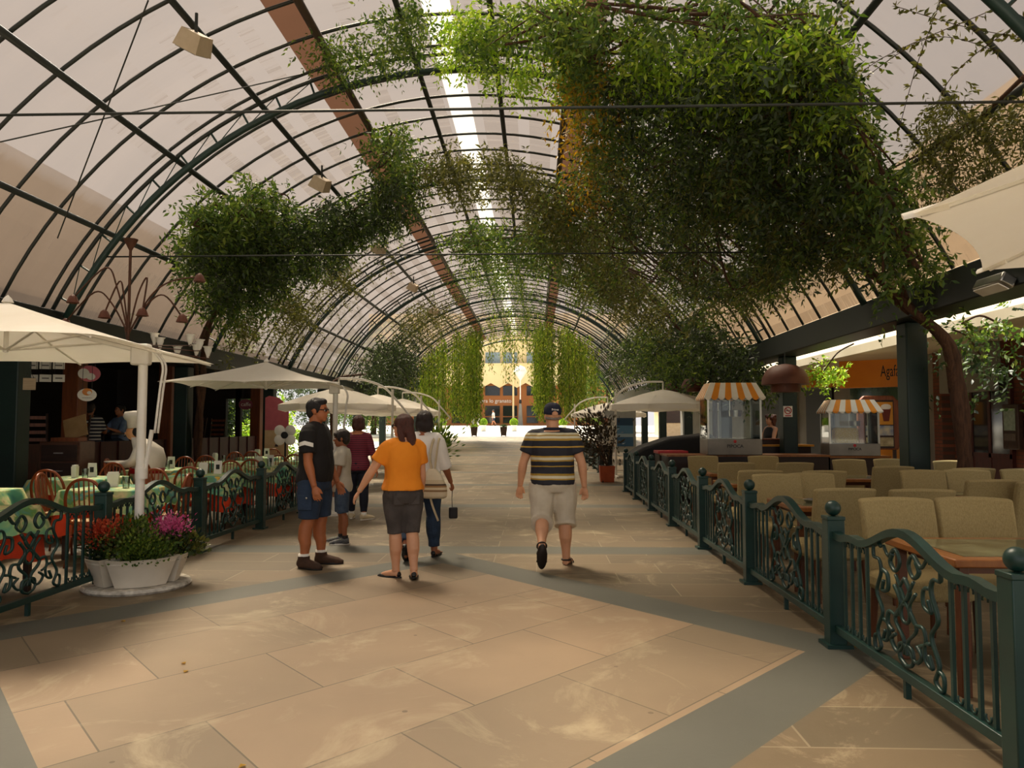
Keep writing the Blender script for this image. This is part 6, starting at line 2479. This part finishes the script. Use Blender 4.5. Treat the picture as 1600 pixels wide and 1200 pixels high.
mb.lathe([(r * H * 1.06, z * H * 1.06) for r, z in prof], q(0, -.006, .016), 20, sy=1.15, M=F @ Matrix.Rotation(.12, 3, 'X'))
cp = mb.build('cap', navy, t, True)
br = MB()
pts = []
for k in range(11):
    a = PI * k / 10
    pts.append(q(.044 * math.cos(a), .045 + .050 * math.sin(a), .020 - .006 * math.sin(a)))
br.add(pts + [p + Vector((0, 0, .006)) for p in pts], [tuple(range(11)), tuple(range(11, 22))] + [(k, k + 1, 12 + k, 11 + k) for k in range(10)] + [(10, 0, 11, 21)])
br.build('brim', navy, cp, True)
MB().lathe([(.001, 0), (.016 * H, .0), (.016 * H, .004), (.001, .004)], q(0, -.0665, .014), 14, sx=1.2, M=F @ Matrix.Rotation(PI / 2, 3, 'X')).build('cap_opening', SK_LIGHT, cp, True)
text('cap_lettering', 'Prime', .032, q(0.0, -.0715, .038), ((F @ Matrix.Rotation(PI / 2 - .35, 3, 'X')).to_euler()), M['paper'], cp, depth=.002)
for s in (-1, 1):
    MB().bar(q(s * .046, -.01, .004), q(s * .036, .05, .004), .003, .005).build('glasses_arm', M['paper'], t)
SAND = mat('dark leather sandal', '#2e2018', '#20160f', rough=.6)
for sd in 'LR':
    an, fd = b.j['ank' + sd], b.j['foot' + sd]
    dn = (Vector((0, 0, -1)) - fd * Vector((0, 0, -1)).dot(fd)).normalized()
    side = fd.cross(dn).normalized()
    mb = MB()
    c = an + dn * .046 * H
    pts = [c + fd * (.045 + .088 * math.cos(a)) * H + side * math.sin(a) * .031 * H for a in np.linspace(0, 2 * PI, 21)[:-1]]
    n = len(pts)
    mb.add([p - dn * .004 for p in pts] + [p + dn * .018 for p in pts], [tuple(range(n)), tuple(range(n, 2 * n))] + [(k, (k + 1) % n, n + (k + 1) % n, n + k) for k in range(n)])
    o = mb.build('sandal_sole', SAND, t, True)
    for f_ in (.03, .085):
        MB().tube([c + fd * f_ * H + side * math.cos(a) * .029 * H - dn * math.sin(a) * (.052 if f_ < .05 else .034) * H for a in np.linspace(0, PI, 9)], .010, 6, flat=.5).build('sandal_strap', SAND, o, True)
    MB().tube([an + fd * math.cos(a) * .028 * H + side * math.sin(a) * .028 * H + dn * .01 * H for a in np.linspace(0, 2 * PI, 15)[:-1]], .009, 6, closed=True).build('sandal_strap', SAND, o, True)

# --- small figures further off
def small_person(loc, rz, label, H, legs, arms, sex, top, tm, bottom, bm, end, hairm, style, sleeve=.3, skin=SK_WARM, w=1.0, vox=.014, hyaw=0):
    b = Body(H, legs, arms, sex, w)
    t, q, F, g = build_person('person', loc, rz, label, b, skin, hyaw=hyaw, voxel=vox)
    garment(b, t, top, tm, .50, .825, .018, sleeve, .018, .01, voxel=.018)
    if bottom:
        trousers(b, t, bottom, bm, .56, end, .016, .026, voxel=.018)
    hair(t, q, F, H, hairm, style)
    for sd in 'LR':
        shoe(b, t, sd, M['black'], False)
    return t


SIT = {'R': (86, 88, 6, 0, 4), 'L': (86, 88, 6, 0, 4)}
WALK = {'R': (18, 6, 1, 0, 4), 'L': (-14, 22, 1, -20, 4)}
ARM = {'R': (8, 10, 20, 6), 'L': (-8, 10, 20, 6)}
FORE = {'R': (30, 10, 80, -6), 'L': (30, 10, 80, -6)}
zz = floor_z(80)
small_person((P(771, 664, 80).x, 80, zz), 1.3, 'person in a white top and denim shorts striding across the sunlit plaza', 1.72, WALK, ARM, 'f', 'top', M['paper'], 'denim_shorts', DENIM, .4, HAIR_DARK, 'short', vox=.02)
small_person((P(739, 664, 78).x, 78, floor_z(78)), .4, 'person in a dark grey top walking on the plaza beside one in white', 1.68, WALK, ARM, 'm', 'top', GREYDENIM, 'trousers', M['grey_plaster'], .93, HAIR_DARK, 'short', vox=.02)
small_person((P(747, 664, 77).x, 77, floor_z(77)), .4, 'person all in white walking on the plaza beside one in grey', 1.66, WALK, ARM, 'f', 'top', M['paper'], 'trousers', M['paper'], .93, HAIR_DARK, 'bob', vox=.02)
small_person((P(946, 664, 22.8).x, 22.8, 0), PI + .1, 'waiter in a white shirt behind the bronze leaved plant', 1.76, STAND, ARM, 'm', 'shirt', M['paper'], 'trousers', M['black'], .95, HAIR_BLACK, 'short', .9)
t = small_person((P(1204, 664, 18.6).x, 18.6, 0), PI * .62, 'curly haired woman in a black sleeveless top and jeans standing beyond the long counter', 1.74, {'R': (14, 6, 4, 0, 8), 'L': (2, 2, 4, 0, 8)}, {'R': (20, 12, 40, -10), 'L': (24, 10, 30, -10)}, 'f', 'tank_top', M['black'], 'jeans', mat('light blue denim', '#6f8ba6', '#566f8a', scale=12), .95, HAIR_CURL, 'curly', 0, SK_LIGHT)
small_person((P(149, 664, 15.4).x, 15.2, .58), .25, 'seated diner in a navy and white striped shirt, back turned, inside the restaurant', 1.74, SIT, FORE, 'm', 'striped_shirt', bandmat('navy white stripes', [(0, '#2a2d3c'), (.6, '#d6d2c8')], base=0, span=.07, repeat=True), 'trousers', DENIM, .95, HAIR_DARK, 'short', .4, SK_BROWN, 1.1)
small_person((P(180, 664, 16.3).x, 16.5, .58), PI - .5, 'seated diner in a light blue shirt facing the striped one inside the restaurant', 1.74, SIT, {'R': (40, 10, 95, -8), 'L': (30, 10, 80, -6)}, 'm', 'blue_shirt', mat('light blue cotton', '#8ea6c4', '#7690b2'), 'trousers', DENIM, .95, HAIR_BLACK, 'short', .5, SK_WARM, 1.05)
t = empty('dining_table', (P(166, 664, 15.8).x - .1, 15.85, .58), 0, 'small dark table between the two seated diners', 'table')
MB().box((0, 0, .72), (.7, .55, .04)).build('tabletop', M['wood_dark'], t)
MB().tube([(0, 0, 0), (0, 0, .7)], .04, 8).build('pedestal', M['wood_dark'], t)
for i, (x, y, rz) in enumerate(((P(149, 664, 15.4).x, 15.1, .25), (P(180, 664, 16.3).x, 16.6, PI - .5))):
    t = empty('stool', (x, y, .58), rz, 'dark stool under the seated diner in ' + ('stripes', 'light blue')[i], 'stool')
    MB().box((0, 0, .42), (.38, .38, .05)).build('seat', M['wood_dark'], t)
    for a in (-1, 1):
        for c in (-1, 1):
            MB().box((a * .16, c * .16, .2), (.04, .04, .4)).build('leg', M['wood_dark'], t)
# ================================================================== CLIMBING PLANTS
def inside_poly(u, v, poly):
    c = False
    n = len(poly)
    j = n - 1
    for i in range(n):
        a, b = poly[i], poly[j]
        if (a[1] > v) != (b[1] > v) and u < (b[0] - a[0]) * (v - a[1]) / (b[1] - a[1]) + a[0]:
            c = not c
        j = i
    return c


def sample_poly(poly, n, gap=-.35, seed=0.0, scale=55.0):
    xs, ys = [p[0] for p in poly], [p[1] for p in poly]
    out = []
    tries = 0
    while len(out) < n and tries < n * 30:
        tries += 1
        u, v = random.uniform(min(xs), max(xs)), random.uniform(min(ys), max(ys))
        if not inside_poly(u, v, poly):
            continue
        if noise.noise(Vector((u / scale, v / scale, seed))) < gap:
            continue
        if noise.noise(Vector((u / 17, v / 17, seed + 4.4))) < gap + .18:
            continue
        out.append((u, v))
    return out


def vine(label, base, layers, stems, twigs=0):
    t = empty('climbing_vine', base, 0, label, 'vine')
    base = Vector(base)
    for nm, poly, n, o0, o1, m, L, leaf, k, gap in layers:
        pts, dirs = [], []
        n = int(n * 1.25)
        leaf = (leaf[0] * .95, leaf[1] * .8)
        for u, v in sample_poly(poly, n, gap, seed=len(label) * .37):
            u, v = u + random.gauss(0, 13), v + random.gauss(0, 13)
            h = noise.noise(Vector((u / 70, v / 70, 9.1))) * .5 + .5
            off = o0 + (o1 - o0) * random.random() ** 1.3 * (.35 + .9 * h)
            p = vault_hit(u, v, VR + .15 - off)
            pts.append(p - base)
            dirs.append((random.gauss(0, 1), random.gauss(0, 1), random.gauss(-.35, .6)))
        p2, d2, LL, W = sprigs(pts, dirs, np.array([L * random.uniform(.7, 1.3) for _ in pts]), k, leaf)
        link_mesh(nm, leaf_mesh(nm, p2, d2, LL, W, m), t)
        if twigs and nm == 'foliage':
            mb = MB()
            pv = [Vector(p) for p in pts]
            for _ in range(twigs):
                a = random.choice(pv)
                near = sorted(random.sample(pv, min(60, len(pv))), key=lambda q: (q - a).length)[:4]
                chain = [a] + near[1:4]
                mb.tube(cr_spline(chain, 4), random.uniform(.007, .022), 5)
            mb.build('twig', M['bark'], t, True)
            twigs = 0
    for pth, r0, r1 in stems:
        pts = cr_spline([Vector(p) - base for p in pth], 6)
        n = len(pts)
        MB().tube(pts, [r0 + (r1 - r0) * i / (n - 1) for i in range(n)], 8).build('stem', M['bark'], t, True)
    return t


V = lambda u, v, o=.25: vault_hit(u, v, VR - o)
base = (5.40, 10.05, 0)
MAIN = [(880, 0), (1290, 0), (1330, 110), (1370, 230), (1440, 330), (1460, 420), (1400, 445), (1330, 400), (1270, 430), (1200, 450), (1150, 480), (1080, 500), (1010, 480), (960, 440), (900, 380), (860, 300), (920, 230), (900, 130), (840, 70), (760, 110), (720, 60), (800, 20)]
vine('huge leafy vine climbing the pharmacy column and hanging in masses under the roof', base, [
    ('foliage', MAIN, 4600, .1, 1.25, M['leaf_mid'], .26, (.095, .042), 4, -.22),
    ('foliage', [(960, 110), (1260, 60), (1340, 250), (1400, 380), (1250, 410), (1080, 470), (980, 400), (950, 250)], 2100, .3, 1.45, M['leaf_dark'], .26, (.10, .045), 4, -.25),
    ('foliage', [(700, 20), (900, 0), (930, 150), (860, 150), (740, 110), (690, 80)], 700, .05, .55, M['leaf_lime'], .25, (.09, .04), 4, -.2),
    ('foliage', [(940, 220), (1120, 260), (1300, 300), (1400, 400), (1250, 425), (1120, 490), (1010, 480), (930, 400)], 1500, .2, 1.3, M['leaf_olive'], .26, (.10, .042), 4, -.15),
    ('yellow_foliage', [(880, 100), (955, 90), (970, 180), (940, 330), (885, 330), (900, 220)], 330, .2, .8, M['leaf_yellow'], .3, (.11, .045), 4, -.5),
    ('foliage', [(960, 60), (1280, 40), (1320, 200), (1240, 160), (1000, 140)], 700, .6, 1.2, M['leaf_lime'], .26, (.09, .04), 4, -.1),
], [
    ([(5.40, 10.05, 0), (5.46, 10.0, .9), (5.36, 9.95, 1.7), (5.30, 9.98, 2.5), (4.70, 10.0, 3.05), V(1380, 440), V(1300, 380), V(1200, 300), V(1120, 200)], .10, .03),
    ([(5.48, 10.2, 0), (5.40, 10.0, .8), (5.46, 9.95, 1.6), (5.34, 10.05, 2.4), (4.72, 9.8, 3.0), V(1400, 430), V(1330, 340), V(1240, 200)], .07, .02),
    ([(5.34, 10.0, 1.9), (5.1, 9.75, 2.55), (4.66, 9.7, 2.95), V(1390, 450), V(1310, 400), V(1180, 330), V(1050, 230)], .06, .02),
    ([V(1230, 150, .9), V(1235, 200, 1.1), V(1232, 260, 1.2)], .02, .004),
], 140)
base = (-7.05, 16.0, 0)
vine('leafy vine climbing the second restaurant column and garlanding the arch above it', base, [
    ('foliage', [(280, 400), (330, 300), (420, 285), (455, 320), (520, 335), (600, 300), (580, 220), (620, 195), (655, 270), (640, 330), (570, 370), (470, 430), (400, 470), (350, 500), (315, 470)], 2300, .05, .75, M['leaf_mid'], .30, (.12, .05), 4, -.3),
    ('foliage', [(310, 390), (420, 350), (560, 320), (620, 270), (640, 330), (560, 370), (450, 430), (380, 470), (330, 470)], 1300, .2, .9, M['leaf_dark'], .3, (.12, .05), 4, -.4),
    ('foliage', [(430, 450), (560, 390), (610, 410), (560, 470), (450, 530), (390, 550), (330, 545), (340, 500)], 620, .0, .5, M['leaf_olive'], .28, (.11, .045), 4, -.05),
    ('foliage', [(640, 255), (690, 230), (740, 250), (840, 250), (850, 290), (760, 300), (660, 310)], 560, .0, .5, M['leaf_olive'], .3, (.11, .045), 4, -.15),
    ('foliage', [(490, 50), (530, 60), (600, 0), (690, 20), (680, 80), (600, 110), (530, 120)], 330, .0, .3, M['leaf_mid'], .22, (.08, .036), 4, -.1),
], [
    ([(-7.05, 16.0, 0), (-7.12, 15.95, 1.2), (-7.0, 15.9, 2.3), (-6.95, 15.8, 3.0), V(340, 480), V(420, 410), V(520, 350), V(610, 290)], .09, .03),
    ([(-7.1, 15.75, 0), (-7.0, 15.85, 1.4), (-7.08, 15.8, 2.5), V(310, 540), V(360, 450), V(460, 380)], .06, .02),
], 40)
base = (4.85, 20.9, 0)
vine('dense vine over the third pharmacy column, spilling round the far arches', base, [
    ('foliage', [(690, 380), (770, 345), (860, 335), (905, 380), (960, 440), (930, 470), (850, 420), (800, 400), (720, 400)], 900, .0, .7, M['leaf_mid'], .36, (.14, .06), 4, -.25),
    ('foliage', [(820, 300), (880, 290), (960, 400), (1040, 470), (1100, 500), (1020, 520), (930, 470), (860, 400)], 1200, .0, .9, M['leaf_olive'], .36, (.14, .06), 4, -.2),
    ('foliage', [(930, 590), (960, 545), (1040, 505), (1110, 515), (1170, 560), (1180, 600), (1100, 605), (1000, 610)], 1500, .0, .9, M['leaf_dark'], .36, (.15, .065), 4, -.3),
    ('foliage', [(940, 590), (1010, 520), (1060, 530), (1120, 560), (1060, 600)], 500, .3, 1.0, M['leaf_mid'], .34, (.14, .06), 4, -.2),
    ('foliage', [(1180, 570), (1210, 580), (1215, 605), (1190, 610)], 60, .1, .4, M['leaf_mid'], .3, (.12, .06), 4, -.5),
], [
    ([(4.85, 20.9, 0), (4.8, 20.85, 1.5), (4.75, 20.8, 3.0), V(1080, 540), V(1040, 490), V(960, 410)], .08, .03),
], 30)
base = (-6.98, 26.2, 0)
vine('bushy vine over the restaurant side eave above the white parasols', base, [
    ('foliage', [(565, 610), (575, 570), (600, 545), (635, 540), (655, 570), (640, 610), (600, 618)], 900, .0, 1.0, M['leaf_dark'], .4, (.17, .07), 4, -.4),
    ('foliage', [(650, 470), (720, 480), (760, 520), (700, 530), (640, 540), (620, 520)], 350, .0, .4, M['leaf_olive'], .36, (.14, .05), 4, -.1),
    ('foliage', [(700, 440), (760, 420), (830, 430), (860, 480), (840, 520), (780, 500), (720, 480)], 420, .0, .6, M['leaf_mid'], .36, (.14, .05), 4, -.1),
], [([(-6.98, 26.2, 0), (-7.0, 26.1, 1.6), (-6.9, 26.0, 3.0), V(590, 580), V(640, 540)], .07, .02)], 16)
base = (5.25, 5.0, 2.9)
vine('sparse young vine trailing on the roof above the near parasol', base, [
    ('foliage', [(1400, 230), (1480, 150), (1600, 110), (1600, 250), (1500, 310), (1450, 340), (1420, 300)], 430, .05, .35, M['leaf_olive'], .17, (.07, .026), 4, -.1),
    ('foliage', [(1360, 330), (1440, 300), (1460, 420), (1400, 420)], 90, .05, .3, M['leaf_mid'], .2, (.08, .032), 4, -.2),
    ('foliage', [(1240, 40), (1300, 20), (1360, 130), (1330, 180)], 40, .0, .25, M['leaf_mid'], .17, (.07, .03), 4, -.1),
], [
    ([V(1600, 120, 0), V(1520, 190, 0), V(1420, 250, 0), V(1330, 290, 0)], .02, .008)], 0)
t = [o for o in bpy.data.objects if o.name.startswith('climbing_vine')][-1]
mb = MB()
lp, ld = [], []
for a in (((1600, 60), (1500, 40), (1400, 10)), ((1560, 80), (1450, 60), (1340, 130)), ((1600, 30), (1480, 130), (1440, 260)), ((1470, 0), (1430, 110), (1400, 220)), ((1540, 20), (1380, 90), (1300, 150)), ((1330, 0), (1290, 60), (1270, 90))):
    pts = cr_spline([V(u, v, -.15) for u, v in a], 10)
    mb.tube([p - t.location for p in pts], .004, 4)
    for p in pts:
        for _ in range(3):
            lp.append(tuple(p - t.location))
            ld.append((random.gauss(0, 1), random.gauss(0, 1), random.gauss(-.2, .5)))
mb.build('runner', M['bark'], t)
link_mesh('foliage', leaf_mesh('foliage', lp, ld, .075, .032, M['leaf_olive']), t)

# shoots outside the pharmacy beam
def shoot(label, c, spread, n, m, root):
    t = empty('hanging_shoot', root, 0, label, 'vine')
    q = RNG.normal(size=(n, 3)) * np.array(spread) + np.array(Vector(c) - Vector(root))
    p2, d2, L, W = sprigs(q, RNG.normal(size=(n, 3)) + np.array([0, 0, -.4]), .22, 4, (.085, .04))
    link_mesh('foliage', leaf_mesh('foliage', p2, d2, L, W, m), t)
    MB().tube(cr_spline([(0, 0, 0), (Vector(c) - Vector(root)) * .5 + Vector((0, 0, .1)), Vector(c) - Vector(root)], 5), .014, 6).build('stem', M['bark'], t, True)


shoot('bright sunlit green shoot arching out between the beam and the shop canopy', P(1287, 580, 15.2), (.18, .3, .12), 70, M['leaf_lime'], (5.4, 13.2, 2.86))
shoot('dark leafy shoots hanging before the brick shop wall', P(1535, 560, 10.6), (.3, .5, .3), 75, M['leaf_dark'], (5.36, 10.0, 2.7))
shoot('leafy shoots arching above the glazed door from the vine trunk', P(1560, 505, 9.8), (.45, .5, .12), 60, M['leaf_mid'], (5.36, 9.8, 2.75))

# hanging curtain at the tunnel mouth
def curtain(label, spans, base):
    t = empty('hanging_creeper', base, 0, label, 'vine')
    base = Vector(base)
    lp, ld = [], []
    mb = MB()
    for u0, u1, n, b0, b1, y0, y1 in spans:
        for _ in range(n):
            u = random.uniform(u0, u1)
            y = random.uniform(y0, y1)
            x = P(u, 640, y).x
            if abs(x - VX) > VR - .3:
                continue
            zt = VZ + math.sqrt((VR + .1) ** 2 - (x - VX) ** 2)
            zb = P(u, random.uniform(b0, b1), y).z
            if zb > zt - .3:
                continue
            mb.tube([(x - base.x, y - base.y, zt - base.z), (x - base.x + .05, y - base.y, zb - base.z)], .006, 3)
            k = int((zt - zb) / .045)
            for i in range(k):
                z = zt + (zb - zt) * (i + random.random()) / k
                lp.append((x - base.x + random.gauss(0, .09), y - base.y + random.gauss(0, .09), z - base.z))
                ld.append((random.gauss(0, .5), random.gauss(0, .5), -1.0))
    n = len(lp)
    link_mesh('foliage', leaf_mesh('foliage', lp, ld, RNG.uniform(.12, .24, n), .06, M['leaf_curtain']), t)
    mb.build('strand', M['bark'], t)['kind'] = 'stuff'


M['leaf_curtain'] = leafmat('yellow green creeper leaves', '#4a6a14', '#7d9a24', '#b0b840', .5)
curtain('yellow green creeper curtain hanging at the tunnel mouth on the restaurant side', [(655, 752, 120, 640, 662, 38, 46), (640, 690, 30, 600, 650, 36, 44), (728, 745, 40, 640, 668, 40, 46)], (-5.5, 42, 3.2))
curtain('yellow green creeper curtain hanging at the tunnel mouth on the pharmacy side', [(832, 915, 100, 615, 660, 38, 46), (836, 852, 40, 620, 655, 40, 46), (880, 935, 40, 580, 640, 36, 44)], (3.2, 42, 3.2))
curtain('thin creeper strands hanging in the middle of the tunnel mouth', [(765, 832, 12, 545, 600, 38, 46), (770, 880, 18, 525, 560, 34, 44)], (-1.1, 42, 6.6))
# ================================================================== FALLEN LEAVES
for i, (u, v) in enumerate(((288, 1052), (196, 972), (385, 1196), (285, 1036), (1270, 967), (1338, 1013))):
    c = G(u, v)
    o = MB().add([(0, 0, .003), (.016, .018, .010), (0, .045, .004), (-.016, .018, .010), (0, .02, .003)], [(0, 1, 2, 4), (0, 4, 2, 3)]).build('fallen_leaf', M['leaf_yellow'], None, True, loc=(c.x, c.y, .001))
    o.rotation_euler.z = i * 1.3
    w = ('on the pale slab before the flower tubs', 'on the grey band before the flower tubs', 'on the slab at the very front', 'just beyond the one on the pale slab', 'under the second iron fence beside the beige chairs', 'at the foot of the second fence post beside the beige chairs')[i]
    tag(o, 'small yellow fallen leaf ' + w, 'leaf', 'fallen leaves')
